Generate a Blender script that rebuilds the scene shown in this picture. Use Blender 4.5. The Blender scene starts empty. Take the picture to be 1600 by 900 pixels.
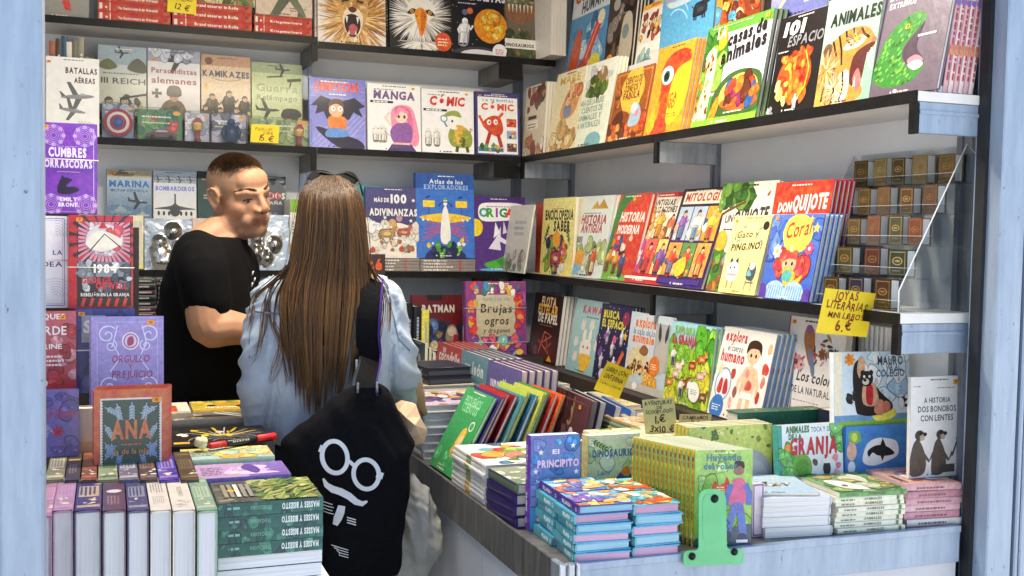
import bpy, math, random
import numpy as np
from mathutils import Vector, Matrix, noise
from mathutils.bvhtree import BVHTree

S = bpy.context.scene
COL = S.collection
R = math.radians
X, Y, Z = Vector((1, 0, 0)), Vector((0, 1, 0)), Vector((0, 0, 1))

# ------------------------------------------------------------------ camera
FPX, YAW, PITCH, ROLL = 1675.3, .36200419, -.05025538, -.01862235      # measured from the stall's edges (1600 px wide frame)
_f = Vector((math.sin(YAW)*math.cos(PITCH), math.cos(YAW)*math.cos(PITCH), math.sin(PITCH)))
_r = Vector((math.cos(YAW), -math.sin(YAW), 0))
_d = _f.cross(_r)
CR = _r*math.cos(ROLL) + _d*math.sin(ROLL)
CD = -_r*math.sin(ROLL) + _d*math.cos(ROLL)
CP = Vector((0, 0, 1.5))
cam = bpy.data.objects.new('camera', bpy.data.cameras.new('camera'))
COL.objects.link(cam)
cam.data.sensor_width = 36
cam.data.lens = 36*FPX/1600
cam.data.clip_start = .05
cam.data.clip_end = 500
cam.matrix_world = Matrix(((CR.x, -CD.x, -_f.x, CP.x), (CR.y, -CD.y, -_f.y, CP.y), (CR.z, -CD.z, -_f.z, CP.z), (0, 0, 0, 1)))
S.camera = cam

# ------------------------------------------------------------------ sky, sun, exposure
SUN_EL, SUN_AZ = 62, 25            # the sun stands behind the stall: its open front is in shade
W_ = bpy.data.worlds.new('World')
S.world = W_
W_.use_nodes = True
nt = W_.node_tree
sky = nt.nodes.new('ShaderNodeTexSky')
sky.sky_type = 'NISHITA'
sky.sun_disc = False
sky.sun_elevation = R(SUN_EL)
sky.sun_rotation = R(SUN_AZ)
sky.air_density = 1.0
sky.dust_density = 2.0
nt.links.new(sky.outputs[0], nt.nodes['Background'].inputs[0])
nt.nodes['Background'].inputs[1].default_value = .15
sun = bpy.data.objects.new('sun', bpy.data.lights.new('sun', 'SUN'))
COL.objects.link(sun)
sun.data.energy = 5.0
sun.data.angle = R(.53)
sun.data.color = (1, .95, .87)
_sd = Vector((math.sin(R(SUN_AZ))*math.cos(R(SUN_EL)), math.cos(R(SUN_AZ))*math.cos(R(SUN_EL)), math.sin(R(SUN_EL))))
sun.rotation_euler = _sd.to_track_quat('Z', 'Y').to_euler()
S.view_settings.view_transform = 'Standard'
S.view_settings.look = 'None'
S.view_settings.exposure = 1.36
S.view_settings.gamma = 1
S.cycles.use_denoising = True
S.cycles.max_bounces = 8
S.cycles.diffuse_bounces = 4
S.cycles.transparent_max_bounces = 16
S.cycles.caustics_reflective = False
S.cycles.caustics_refractive = False
LAMP_W = 25                         # each tube of the stall's ceiling lamp

# ------------------------------------------------------------------ pixel <-> place
def ray(x, y): return CR*((x-800)/FPX) + CD*((y-450)/FPX) + _f
def hit(x, y, ax, val):
    d = ray(x, y)
    i = 'xyz'.index(ax)
    return CP + d*((val-CP[i])/d[i])
def proj(P):
    q = Vector(P)-CP
    w = q.dot(_f)
    return 800+FPX*q.dot(CR)/w, 450+FPX*q.dot(CD)/w

# ------------------------------------------------------------------ colour, materials
def C(h):
    if not isinstance(h, str): return h
    o = []
    for i in (0, 2, 4):
        c = int(h[i:i+2], 16)/255
        o.append(c/12.92 if c <= .04045 else ((c+.055)/1.055)**2.4)
    return tuple(min(v, .82) for v in o)

def tint(c, k):
    c = C(c)
    return tuple(min(.82, v*k+(.04*(k-1) if k > 1 else 0)) for v in c)

MATS = {}
def nodes(name):
    m = bpy.data.materials.new(name)
    m.use_nodes = True
    MATS[name] = m
    t = m.node_tree
    return m, t, t.nodes['Principled BSDF']
def lk(t, a, b): t.links.new(a, b)
def nd(t, k, **kw):
    n = t.nodes.new(k)
    for a, b in kw.items():
        if a.startswith('i_'): n.inputs[int(a[2:]) if a[2:].isdigit() else a[2:].replace('_', ' ')].default_value = b
        else: setattr(n, a, b)
    return n
def noise_col(t, c1, c2, scale, detail=6, lo=.35, hi=.65, vec='Object', stretch=None, rough=.6):
    tc = nd(t, 'ShaderNodeTexCoord')
    n = nd(t, 'ShaderNodeTexNoise', i_Scale=scale, i_Detail=detail, i_Roughness=rough)
    src = tc.outputs[vec]
    if stretch:
        mp = nd(t, 'ShaderNodeMapping')
        mp.inputs['Scale'].default_value = stretch
        lk(t, src, mp.inputs[0])
        src = mp.outputs[0]
    lk(t, src, n.inputs['Vector'])
    r = nd(t, 'ShaderNodeValToRGB')
    r.color_ramp.elements[0].position, r.color_ramp.elements[1].position = lo, hi
    r.color_ramp.elements[0].color, r.color_ramp.elements[1].color = (*C(c1), 1), (*C(c2), 1)
    lk(t, n.outputs['Fac'], r.inputs[0])
    return r.outputs[0], n.outputs['Fac'], src
def bump(t, b, scale, strength, dist=.002, src=None, detail=4, stretch=None):
    n = nd(t, 'ShaderNodeTexNoise', i_Scale=scale, i_Detail=detail)
    if src is None: src = nd(t, 'ShaderNodeTexCoord').outputs['Object']
    if stretch:
        mp = nd(t, 'ShaderNodeMapping')
        mp.inputs['Scale'].default_value = stretch
        lk(t, src, mp.inputs[0])
        src = mp.outputs[0]
    lk(t, src, n.inputs['Vector'])
    bp = nd(t, 'ShaderNodeBump', i_Strength=strength, i_Distance=dist)
    lk(t, n.outputs['Fac'], bp.inputs['Height'])
    lk(t, bp.outputs[0], b.inputs['Normal'])
def printed(name, rough, coat=0, bscale=None, bst=.1, spec=.5, stain=.06, paint=0):
    """ink on paper or cloth: the colours live on the mesh, the sheet's own unevenness here"""
    m, t, b = nodes(name)
    at = nd(t, 'ShaderNodeAttribute', attribute_name='ink')
    n = nd(t, 'ShaderNodeTexNoise', i_Scale=38, i_Detail=5)
    lk(t, nd(t, 'ShaderNodeTexCoord').outputs['Object'], n.inputs['Vector'])
    mr = nd(t, 'ShaderNodeMapRange', i_1=.3, i_2=.7, i_3=1-stain, i_4=1+stain*.6)
    lk(t, n.outputs['Fac'], mr.inputs[0])
    mx = nd(t, 'ShaderNodeVectorMath', operation='SCALE')
    lk(t, at.outputs['Color'], mx.inputs[0])
    lk(t, mr.outputs[0], mx.inputs['Scale'])
    out = mx.outputs[0]
    if paint:
        # coloured inks are brushed unevenly, plain white paper is not
        hs = nd(t, 'ShaderNodeSeparateColor', mode='HSV')
        lk(t, at.outputs['Color'], hs.inputs[0])
        n2 = nd(t, 'ShaderNodeTexNoise', i_Scale=85, i_Detail=7, i_Roughness=.72)
        n3 = nd(t, 'ShaderNodeTexNoise', i_Scale=42, i_Detail=4)
        tc = nd(t, 'ShaderNodeTexCoord')
        lk(t, tc.outputs['Object'], n2.inputs['Vector'])
        lk(t, tc.outputs['Object'], n3.inputs['Vector'])
        m2 = nd(t, 'ShaderNodeMapRange', i_1=.3, i_2=.7, i_3=-paint, i_4=paint)
        lk(t, n2.outputs['Fac'], m2.inputs[0])
        am = nd(t, 'ShaderNodeMath', operation='MULTIPLY_ADD', i_2=1)
        lk(t, m2.outputs[0], am.inputs[0])
        sm = nd(t, 'ShaderNodeMapRange', i_1=.05, i_2=.6, i_3=.12, i_4=1)
        lk(t, hs.outputs[1], sm.inputs[0])
        lk(t, sm.outputs[0], am.inputs[1])
        hv = nd(t, 'ShaderNodeHueSaturation')
        lk(t, mx.outputs[0], hv.inputs['Color'])
        lk(t, am.outputs[0], hv.inputs['Value'])
        m3 = nd(t, 'ShaderNodeMapRange', i_1=.3, i_2=.7, i_3=.485, i_4=.515)
        lk(t, n3.outputs['Fac'], m3.inputs[0])
        lk(t, m3.outputs[0], hv.inputs['Hue'])
        out = hv.outputs[0]
    lk(t, out, b.inputs['Base Color'])
    b.inputs['Roughness'].default_value = rough
    b.inputs['Specular IOR Level'].default_value = spec
    b.inputs['Coat Weight'].default_value = coat
    b.inputs['Coat Roughness'].default_value = .12
    if bscale: bump(t, b, bscale, bst, .003)
    return m
def plain(name, c1, c2, scale=20, rough=.5, metal=0, lo=.35, hi=.65, stretch=None, bs=None, bst=.15, bd=.001):
    m, t, b = nodes(name)
    c, f, src = noise_col(t, c1, c2, scale, lo=lo, hi=hi, stretch=stretch)
    lk(t, c, b.inputs['Base Color'])
    b.inputs['Roughness'].default_value = rough
    b.inputs['Metallic'].default_value = metal
    if bs: bump(t, b, bs, bst, bd, src)
    return m

printed('matte_print', .62, paint=.24)
printed('gloss_print', .42, .10, 22, .06, .32, paint=.27)
printed('wrapped_print', .34, .55, 34, .4, .35, paint=.24)
printed('cloth_print', .85, 0, 300, .2, .2)
printed('card_print', .6)
printed('skin', .56, 0, 320, .16, .3, .07)
printed('strand', .48, 0, None, 0, .28)
def paper_mat():
    m, t, b = nodes('paper_edges')
    at = nd(t, 'ShaderNodeAttribute', attribute_name='ink')
    mp = nd(t, 'ShaderNodeMapping')
    mp.inputs['Scale'].default_value = (3, 3, 900)
    lk(t, nd(t, 'ShaderNodeTexCoord').outputs['Object'], mp.inputs[0])
    n = nd(t, 'ShaderNodeTexNoise', i_Scale=1, i_Detail=3, i_Roughness=.8)
    lk(t, mp.outputs[0], n.inputs['Vector'])
    mr = nd(t, 'ShaderNodeMapRange', i_1=.25, i_2=.75, i_3=.6, i_4=1.08)
    lk(t, n.outputs['Fac'], mr.inputs[0])
    mx = nd(t, 'ShaderNodeVectorMath', operation='SCALE')
    lk(t, at.outputs['Color'], mx.inputs[0])
    lk(t, mr.outputs[0], mx.inputs['Scale'])
    lk(t, mx.outputs[0], b.inputs['Base Color'])
    b.inputs['Roughness'].default_value = .8
    bp = nd(t, 'ShaderNodeBump', i_Strength=.3, i_Distance=.0005)
    lk(t, n.outputs['Fac'], bp.inputs['Height'])
    lk(t, bp.outputs[0], b.inputs['Normal'])
paper_mat()
def wrapped_paper():
    m = MATS['paper_edges'].copy()
    m.name = 'wrapped_paper'
    MATS['wrapped_paper'] = m
    t = m.node_tree
    b = t.nodes['Principled BSDF']
    b.inputs['Coat Weight'].default_value = .9
    b.inputs['Coat Roughness'].default_value = .1
    n = nd(t, 'ShaderNodeTexNoise', i_Scale=26, i_Detail=3)
    mp = nd(t, 'ShaderNodeMapping')
    mp.inputs['Scale'].default_value = (1, 2.5, 2.5)
    lk(t, nd(t, 'ShaderNodeTexCoord').outputs['Object'], mp.inputs[0])
    lk(t, mp.outputs[0], n.inputs['Vector'])
    bp = nd(t, 'ShaderNodeBump', i_Strength=.9, i_Distance=.006)
    lk(t, n.outputs['Fac'], bp.inputs['Height'])
    lk(t, bp.outputs[0], b.inputs['Coat Normal'])
wrapped_paper()
def wall_mat(name, c1, c2):
    m, t, b = nodes(name)
    c, f, src = noise_col(t, c1, c2, 3.2, 9)
    # scuffs
    n2 = nd(t, 'ShaderNodeTexNoise', i_Scale=26, i_Detail=8, i_Roughness=.75)
    lk(t, src, n2.inputs['Vector'])
    r2 = nd(t, 'ShaderNodeValToRGB')
    r2.color_ramp.elements[0].position, r2.color_ramp.elements[1].position = .70, .78
    lk(t, n2.outputs['Fac'], r2.inputs[0])
    mx = nd(t, 'ShaderNodeMixRGB', blend_type='MIX')
    mx.inputs[2].default_value = (.22, .21, .2, 1)
    lk(t, r2.outputs[0], mx.inputs[0])
    lk(t, c, mx.inputs[1])
    lk(t, mx.outputs[0], b.inputs['Base Color'])
    b.inputs['Roughness'].default_value = .55
    bump(t, b, 60, .06, .001, src)
wall_mat('wall_panel', 'd2d6dc', 'dfe2e6')
wall_mat('counter_board', 'b3b7be', 'c2c5cb')
wall_mat('white_board', 'd6d7d8', 'e0e1e2')
def metal_mat(name, c1, c2, chip, lo=.62, hi=.70, rough=.42, metal=.35):
    m, t, b = nodes(name)
    c, f, src = noise_col(t, c1, c2, 5, 8, stretch=(9, 9, 1.2))
    n2 = nd(t, 'ShaderNodeTexNoise', i_Scale=52, i_Detail=10, i_Roughness=.72)
    mp = nd(t, 'ShaderNodeMapping')
    mp.inputs['Scale'].default_value = (1.3, 1.3, .6)
    lk(t, src, mp.inputs[0])
    lk(t, nd(t, 'ShaderNodeTexCoord').outputs['Object'], mp.inputs[0])
    lk(t, mp.outputs[0], n2.inputs['Vector'])
    r2 = nd(t, 'ShaderNodeValToRGB')
    r2.color_ramp.elements[0].position, r2.color_ramp.elements[1].position = lo, hi
    lk(t, n2.outputs['Fac'], r2.inputs[0])
    mx = nd(t, 'ShaderNodeMixRGB')
    mx.inputs[2].default_value = (*C(chip), 1)
    lk(t, r2.outputs[0], mx.inputs[0])
    lk(t, c, mx.inputs[1])
    lk(t, mx.outputs[0], b.inputs['Base Color'])
    b.inputs['Roughness'].default_value = rough
    b.inputs['Metallic'].default_value = metal
    bump(t, b, 70, .12, .0015, mp.outputs[0])
metal_mat('painted_metal', '8797ac', '98a7ba', '5a5f68', .625, .68, .42, .2)
metal_mat('aluminium', '9aa2ac', 'b9c0c8', '4c4f54', .68, .74, .36, .6)
metal_mat('dark_metal', '5f5d5b', '82807d', 'a8a6a2', .68, .73, .42, .55)
metal_mat('rail_metal', '787d86', '9096a0', '4c4f54', .7, .76, .35, .7)
plain('black_edge', '141414', '1e1d1d', 30, .4)
MATS['black_edge'].node_tree.nodes['Principled BSDF'].inputs['Specular IOR Level'].default_value = .15
plain('gasket', '101216', '1b1e24', 20, .6)
plain('shelf_board', 'd2d0cc', 'dcdad6', 6, .5, bs=80, bst=.05)
plain('ground_paving', 'b0ada6', 'c2bfb8', 3, .85, bs=40, bst=.3, bd=.004)
plain('stall_floor_mat', '55524e', '6a6763', 5, .7)
plain('dark_wood', '2a2320', '3c332d', 12, .6)
def clear(name, rough=.06, ior=1.45, tint=(1, 1, 1), bs=None, alpha=None):
    m, t, b = nodes(name)
    tr = nd(t, 'ShaderNodeBsdfTransparent')
    tr.inputs[0].default_value = (*tint, 1)
    gl = nd(t, 'ShaderNodeBsdfGlossy')
    gl.inputs['Roughness'].default_value = rough
    lw = nd(t, 'ShaderNodeLayerWeight', i_Blend=.5)
    pw = nd(t, 'ShaderNodeMath', operation='POWER', i_1=3.5)
    lk(t, lw.outputs['Facing'], pw.inputs[0])
    fr = nd(t, 'ShaderNodeMath', operation='MULTIPLY_ADD', i_1=.55, i_2=.05)
    lk(t, pw.outputs[0], fr.inputs[0])
    if bs:
        n = nd(t, 'ShaderNodeTexNoise', i_Scale=bs, i_Detail=2)
        lk(t, nd(t, 'ShaderNodeTexCoord').outputs['Object'], n.inputs['Vector'])
        bp = nd(t, 'ShaderNodeBump', i_Strength=.6, i_Distance=.004)
        lk(t, n.outputs['Fac'], bp.inputs['Height'])
        lk(t, bp.outputs[0], gl.inputs['Normal'])
    ms = nd(t, 'ShaderNodeMixShader')
    lk(t, fr.outputs[0], ms.inputs[0])
    lk(t, tr.outputs[0], ms.inputs[1])
    lk(t, gl.outputs[0], ms.inputs[2])
    t.nodes.remove(b)
    lk(t, ms.outputs[0], t.nodes['Material Output'].inputs[0])
clear('clear_plastic', .08, 1.5, (.93, .94, .95))
clear('acrylic', .05, 1.5, (.88, .9, .91))
def foil():
    m, t, b = nodes('silver_blister')
    b.inputs['Base Color'].default_value = (.42, .41, .385, 1)
    b.inputs['Metallic'].default_value = 1
    b.inputs['Roughness'].default_value = .26
    bump(t, b, 17, .7, .012, None, 2)
foil()

# ------------------------------------------------------------------ mesh building
class MB:
    def __init__(s): s.v, s.f, s.c, s.sm = [], [], [], []
    def face(s, pts, col, smooth=False):
        n = len(s.v)
        s.v += [tuple(p) for p in pts]
        s.f.append(tuple(range(n, n+len(pts))))
        if isinstance(col, list): s.c += [C(c) for c in col]
        else:
            c = C(col)
            s.c += [c]*len(pts)
        s.sm.append(smooth)
    def mesh(s, vs, fs, col, smooth=True):
        n = len(s.v)
        s.v += [tuple(p) for p in vs]
        c = C(col) if not isinstance(col, list) else None
        for f in fs:
            s.f.append(tuple(i+n for i in f))
            if c: s.c += [c]*len(f)
            else: s.c += [C(col[i]) for i in f]
            s.sm.append(smooth)
    def box(s, lo, hi, col='808080', M=None, bev=0):
        (a, b, c), (d, e, f) = lo, hi
        if bev:
            k = bev
            # chamfered box: three stacked slabs' hull
            vs, fs = [], []
            rings = []
            for z, i in ((c, k), (c+k, 0), (f-k, 0), (f, k)):
                x0, x1, y0, y1 = a+i, d-i, b+i, e-i
                o = k
                if i: o = k*.6
                rings.append([(x0+o, y0, z), (x1-o, y0, z), (x1, y0+o, z), (x1, y1-o, z), (x1-o, y1, z), (x0+o, y1, z), (x0, y1-o, z), (x0, y0+o, z)])
            for r in rings: vs += r
            for q in range(3):
                for j in range(8):
                    fs.append((q*8+j, q*8+(j+1) % 8, (q+1)*8+(j+1) % 8, (q+1)*8+j))
            fs.append(tuple(range(7, -1, -1)))
            fs.append(tuple(range(24, 32)))
        else:
            vs = [(a, b, c), (d, b, c), (d, e, c), (a, e, c), (a, b, f), (d, b, f), (d, e, f), (a, e, f)]
            fs = [(3, 2, 1, 0), (4, 5, 6, 7), (0, 1, 5, 4), (1, 2, 6, 5), (2, 3, 7, 6), (3, 0, 4, 7)]
        if M is not None: vs = [M @ Vector(v) for v in vs]
        s.mesh(vs, fs, col, False)
    def tube(s, pts, rad, col='808080', n=8, cap=True, flat=None):
        pts = [Vector(p) for p in pts]
        m = len(pts)
        if not hasattr(rad, '__len__'): rad = [rad]*m
        vs, fs, cl = [], [], []
        ref = None
        for i, p in enumerate(pts):
            t = (pts[min(i+1, m-1)]-pts[max(i-1, 0)])
            if t.length < 1e-9: t = Vector((0, 0, 1))
            t.normalize()
            if ref is None: ref = (Z if abs(t.z) < .9 else X)
            u = t.cross(ref).normalized()
            w = u.cross(t).normalized()
            ref = w
            for j in range(n):
                a = 2*math.pi*j/n
                rr = rad[i]
                if hasattr(rr, '__len__'): vs.append(p+u*(rr[0]*math.cos(a))+w*(rr[1]*math.sin(a)))
                else: vs.append(p+u*(rr*math.cos(a))+w*(rr*math.sin(a)))
                cl.append(col[i] if isinstance(col, list) else col)
        for i in range(m-1):
            for j in range(n):
                fs.append((i*n+j, i*n+(j+1) % n, (i+1)*n+(j+1) % n, (i+1)*n+j))
        if cap:
            fs.append(tuple(range(n-1, -1, -1)))
            fs.append(tuple(range((m-1)*n, m*n)))
        s.mesh(vs, fs, cl)
    def ball(s, c, r, col='808080', n=16, M=None):
        if not hasattr(r, '__len__'): r = (r, r, r)
        c = Vector(c)
        vs, fs = [], []
        h = n//2
        for i in range(1, h):
            t = math.pi*i/h
            for j in range(n):
                p = 2*math.pi*j/n
                q = Vector((r[0]*math.sin(t)*math.cos(p), r[1]*math.sin(t)*math.sin(p), r[2]*math.cos(t)))
                vs.append(c+(M @ q if M is not None else q))
        tp, bt = Vector((0, 0, r[2])), Vector((0, 0, -r[2]))
        if M is not None: tp, bt = M @ tp, M @ bt
        vs += [c+tp, c+bt]
        for i in range(h-2):
            for j in range(n): fs.append((i*n+j, (i+1)*n+j, (i+1)*n+(j+1) % n, i*n+(j+1) % n))
        k = (h-1)*n
        for j in range(n):
            fs.append((k, j, (j+1) % n))
            fs.append((k+1, (h-2)*n+(j+1) % n, (h-2)*n+j))
        s.mesh(vs, fs, col)
    def prism(s, pts, axis_o, axis_u, axis_v, axis_n, t, col='808080'):
        o, u, v, n = Vector(axis_o), Vector(axis_u), Vector(axis_v), Vector(axis_n)
        a = [o+u*p[0]+v*p[1] for p in pts]
        b = [q-n*t for q in a]
        m = len(a)
        s.mesh(a+b, [tuple(range(m)), tuple(range(2*m-1, m-1, -1))]+[(i, m+i, m+(i+1) % m, (i+1) % m) for i in range(m)], col, False)
    def build(s, name, mat, parent=None, M=None):
        me = bpy.data.meshes.new(name)
        me.from_pydata(s.v, [], s.f)
        me.polygons.foreach_set('use_smooth', s.sm)
        at = me.color_attributes.new('ink', 'FLOAT_COLOR', 'CORNER')
        a = np.ones((len(s.c), 4), np.float32)
        if s.c: a[:, :3] = s.c
        at.data.foreach_set('color', a.ravel())
        me.materials.append(MATS[mat])
        o = bpy.data.objects.new(name, me)
        COL.objects.link(o)
        if parent is not None: o.parent = parent
        if M is not None: o.matrix_local = M
        return o
def tag(o, label=None, cat=None, group=None, kind=None):
    if label: o['label'] = label
    if cat: o['category'] = cat
    if group: o['group'] = group
    if kind: o['kind'] = kind
    return o
def empty(name, label, cat, loc=(0, 0, 0), rz=0, group=None):
    o = bpy.data.objects.new(name, None)
    COL.objects.link(o)
    o.empty_display_size = .05
    o.matrix_basis = Matrix.Translation(loc) @ Matrix.Rotation(rz, 4, 'Z')
    return tag(o, label, cat, group)
def copy_tree(o, M, label=None, group=None):
    c = o.copy()
    COL.objects.link(c)
    c.matrix_basis = M
    if label: c['label'] = label
    if group: c['group'] = group
    for ch in list(o.children):
        d = ch.copy()
        COL.objects.link(d)
        d.parent = c
    return c
def boxes(name, mat, bs, parent=None, col='808080', bev=0):
    b = MB()
    for lo, hi in bs: b.box(lo, hi, col, bev=bev)
    return b.build(name, mat, parent)
ORD = 'first second third fourth fifth sixth seventh eighth ninth tenth eleventh twelfth thirteenth fourteenth fifteenth sixteenth seventeenth eighteenth nineteenth twentieth'.split()

# ------------------------------------------------------------------ lettering: one outline per character, made once
GL = {}
def make_glyphs():
    chars = 'ABCDEFGHIJKLMNOPQRSTUVWXYZabcdefghijklmnopqrstuvwxyz0123456789ÁÉÍÓÚÑáéíóúñü€.,-+¡!:\'&%?'
    tmp = []
    for bold, off in ((0, 0), (1, .022), (2, .045)):
        for ch in chars:
            cu = bpy.data.curves.new('glyph', 'FONT')
            cu.body = ch
            cu.resolution_u = 2
            cu.offset = off
            ob = bpy.data.objects.new('glyph', cu)
            COL.objects.link(ob)
            tmp.append((bold, ch, ob, cu))
    dg = bpy.context.evaluated_depsgraph_get()
    for bold, ch, ob, cu in tmp:
        e = ob.evaluated_get(dg)
        me = e.to_mesh()
        vs = [(v.co.x, v.co.y) for v in me.vertices]
        fs = []
        for p in me.polygons:
            q = list(p.vertices)
            a = sum(vs[q[i]][0]*vs[q[(i+1) % len(q)]][1]-vs[q[(i+1) % len(q)]][0]*vs[q[i]][1] for i in range(len(q)))
            fs.append(tuple(q if a > 0 else q[::-1]))
        x0 = min((v[0] for v in vs), default=0)
        x1 = max((v[0] for v in vs), default=.2)
        GL[bold, ch] = ([(x-x0, y) for x, y in vs], fs, x1-x0)
        e.to_mesh_clear()
    for bold, ch, ob, cu in tmp:
        bpy.data.objects.remove(ob)
        bpy.data.curves.remove(cu)
make_glyphs()
CAPH = max(v[1] for v in GL[0, 'H'][0])

EPS = 8e-6
class Art:
    """flat printed shapes on one face; u,v run 0..1 across it, sizes are fractions of its width"""
    def __init__(s, mb, o, ux, uy, W, H, rnd=0):
        s.mb, s.o, s.ux, s.uy, s.W, s.H = mb, Vector(o), Vector(ux), Vector(uy), W, H
        s.n = s.ux.cross(s.uy)
        s.k = W/H
        s.L = 1
        s.rd = random.Random(rnd)
    def P(s, u, v): return s.o+s.ux*(u*s.W)+s.uy*(v*s.H)+s.n*(s.L*EPS)
    def clip(s, pts):
        for ax, lim, sg in ((0, .001, 1), (0, .999, -1), (1, .001, 1), (1, .999, -1)):
            out = []
            for i in range(len(pts)):
                p, q = pts[i], pts[(i+1) % len(pts)]
                a, b = (p[ax]-lim)*sg, (q[ax]-lim)*sg
                if a >= 0: out.append(p)
                if a*b < 0:
                    t = a/(a-b)
                    out.append((p[0]+(q[0]-p[0])*t, p[1]+(q[1]-p[1])*t))
            pts = out
            if len(pts) < 3: return []
        return pts
    def p(s, pts, c, keep=False):
        pts = s.clip(list(pts))
        if len(pts) < 3: return
        if sum(pts[i][0]*pts[(i+1) % len(pts)][1]-pts[(i+1) % len(pts)][0]*pts[i][1] for i in range(len(pts))) < 0: pts = pts[::-1]
        if not keep: s.L += 1
        s.mb.face([s.P(*q) for q in pts], c)
    def r(s, u0, v0, u1, v1, c, c2=None):
        s.L += 1
        u0, v0, u1, v1 = max(u0, 0), max(v0, 0), min(u1, 1), min(v1, 1)
        c2 = c2 or c
        s.mb.face([s.P(u0, v0), s.P(u1, v0), s.P(u1, v1), s.P(u0, v1)], [c, c, c2, c2])
    def bg(s, c, c2=None): s.r(0, 0, 1, 1, c, c2)
    def e(s, u, v, ru, rv, c, rot=0, n=18, a0=0, a1=360):
        cr, sr = math.cos(R(rot)), math.sin(R(rot))
        pts = []
        full = a1-a0 >= 360
        for i in range(n if full else n+1):
            a = R(a0+(a1-a0)*i/n)
            x, y = ru*math.cos(a), rv*math.sin(a)
            pts.append((u+x*cr-y*sr, v+(x*sr+y*cr)*s.k))
        s.p(pts, c)
    def l(s, pts, w, c, close=False):
        q = [Vector((a, b/s.k)) for a, b in pts]
        n = len(q)
        L, Rr = [], []
        for i in range(n):
            t = (q[(i+1) % n]-q[i-1]) if close else (q[min(i+1, n-1)]-q[max(i-1, 0)])
            if t.length < 1e-9: t = Vector((1, 0))
            t.normalize()
            m = Vector((-t.y, t.x))*(w/2)
            L.append(q[i]+m)
            Rr.append(q[i]-m)
        s.L += 1
        for i in range(n if close else n-1):
            j = (i+1) % n
            s.p([(z.x, z.y*s.k) for z in (Rr[i], Rr[j], L[j], L[i])], c, True)
    def arc(s, u, v, r, a0, a1, w, c, ry=None, n=14):
        ry = ry or r
        s.l([(u+r*math.cos(R(a0+(a1-a0)*i/n)), v+ry*math.sin(R(a0+(a1-a0)*i/n))*s.k) for i in range(n+1)], w, c)
    def cv(s, pts, c, sub=4):
        n = len(pts)
        o = []
        for i in range(n):
            p0, p1, p2, p3 = (pts[(i+d) % n] for d in (-1, 0, 1, 2))
            for j in range(sub):
                t = j/sub
                o.append(tuple(.5*(2*p1[k]+(p2[k]-p0[k])*t+(2*p0[k]-5*p1[k]+4*p2[k]-p3[k])*t*t+(3*p1[k]-p0[k]-3*p2[k]+p3[k])*t**3) for k in (0, 1)))
        s.p(o, c)
    def blob(s, u, v, r, c, j=.3, n=9, ky=1):
        ph = s.rd.random()*6
        s.cv([(u+r*(1+s.rd.uniform(-j, j))*math.cos(ph+6.283*i/n), v+ky*r*(1+s.rd.uniform(-j, j))*math.sin(ph+6.283*i/n)*s.k) for i in range(n)], c, 3)
    def clut(s, u0, v0, u1, v1, cols, n, a, b, j=.35):
        for i in range(n):
            u, v, r, c, ky = s.rd.uniform(u0, u1), s.rd.uniform(v0, v1), s.rd.uniform(a, b), C(s.rd.choice(cols)), s.rd.uniform(.6, 1.5)
            st = s.rd.getstate()
            s.blob(u, v, r*1.13, tint(c, .42), j, 7, ky)
            s.rd.setstate(st)
            s.blob(u, v, r, c, j, 7, ky)
            if r > .022:
                for q in range(2 if r < .07 else 4):
                    s.blob(u+s.rd.uniform(-.5, .5)*r, v+s.rd.uniform(-.5, .5)*r*s.k*ky, r*s.rd.uniform(.12, .36), tint(c, s.rd.choice([.62, .75, 1.35, 1.7])), j, 6, s.rd.uniform(.4, 1.8))
    def star(s, u, v, r, c, n=5, k=.45):
        s.p([(u+(r if i % 2 == 0 else r*k)*math.sin(math.pi*i/n), v+(r if i % 2 == 0 else r*k)*math.cos(math.pi*i/n)*s.k) for i in range(2*n)], c)
    def fur(s, u, v, r0, r1, cols, n, w=.03, ky=1, a0=0, a1=360):
        s.L += 1
        for i in range(n):
            a = R(s.rd.uniform(a0, a1))
            ra, rb = r0*s.rd.uniform(.6, 1.1), r1*s.rd.uniform(.75, 1.1)
            d = w/2
            c, si = math.cos(a), math.sin(a)
            b2 = a+s.rd.uniform(-.25, .25)
            s.L += .25
            s.p([(u+ra*c-d*si, v+(ra*si+d*c)*s.k*ky), (u+ra*c+d*si, v+(ra*si-d*c)*s.k*ky), (u+rb*math.cos(b2), v+rb*math.sin(b2)*s.k*ky)], s.rd.choice(cols), True)
    def leaf(s, u, v, ln, ang, c, w=.3):
        a = R(ang)
        ca, sa = math.cos(a), math.sin(a)
        s.p([(u+(x*ca-y*sa)*ln, v+(x*sa+y*ca)*ln*s.k) for x, y in ((0, 0), (.3, w*.5), (.65, w*.42), (1, 0), (.65, -w*.42), (.3, -w*.5))], c)
        s.p([(u+(x*ca-y*sa)*ln, v+(x*sa+y*ca)*ln*s.k) for x, y in ((0, 0), (.3, -w*.5), (.65, -w*.42), (1, 0))], tint(c, .62))
    def sprig(s, u, v, ln, ang, c, n=5, w=.34):
        a = R(ang)
        s.l([(u, v), (u+ln*math.cos(a), v+ln*math.sin(a)*s.k)], .012, c)
        for i in range(n):
            t = (i+1)/n*ln
            for sg in (40, -40): s.leaf(u+t*math.cos(a), v+t*math.sin(a)*s.k, ln*w*.8, ang+sg, c, .45)
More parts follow.
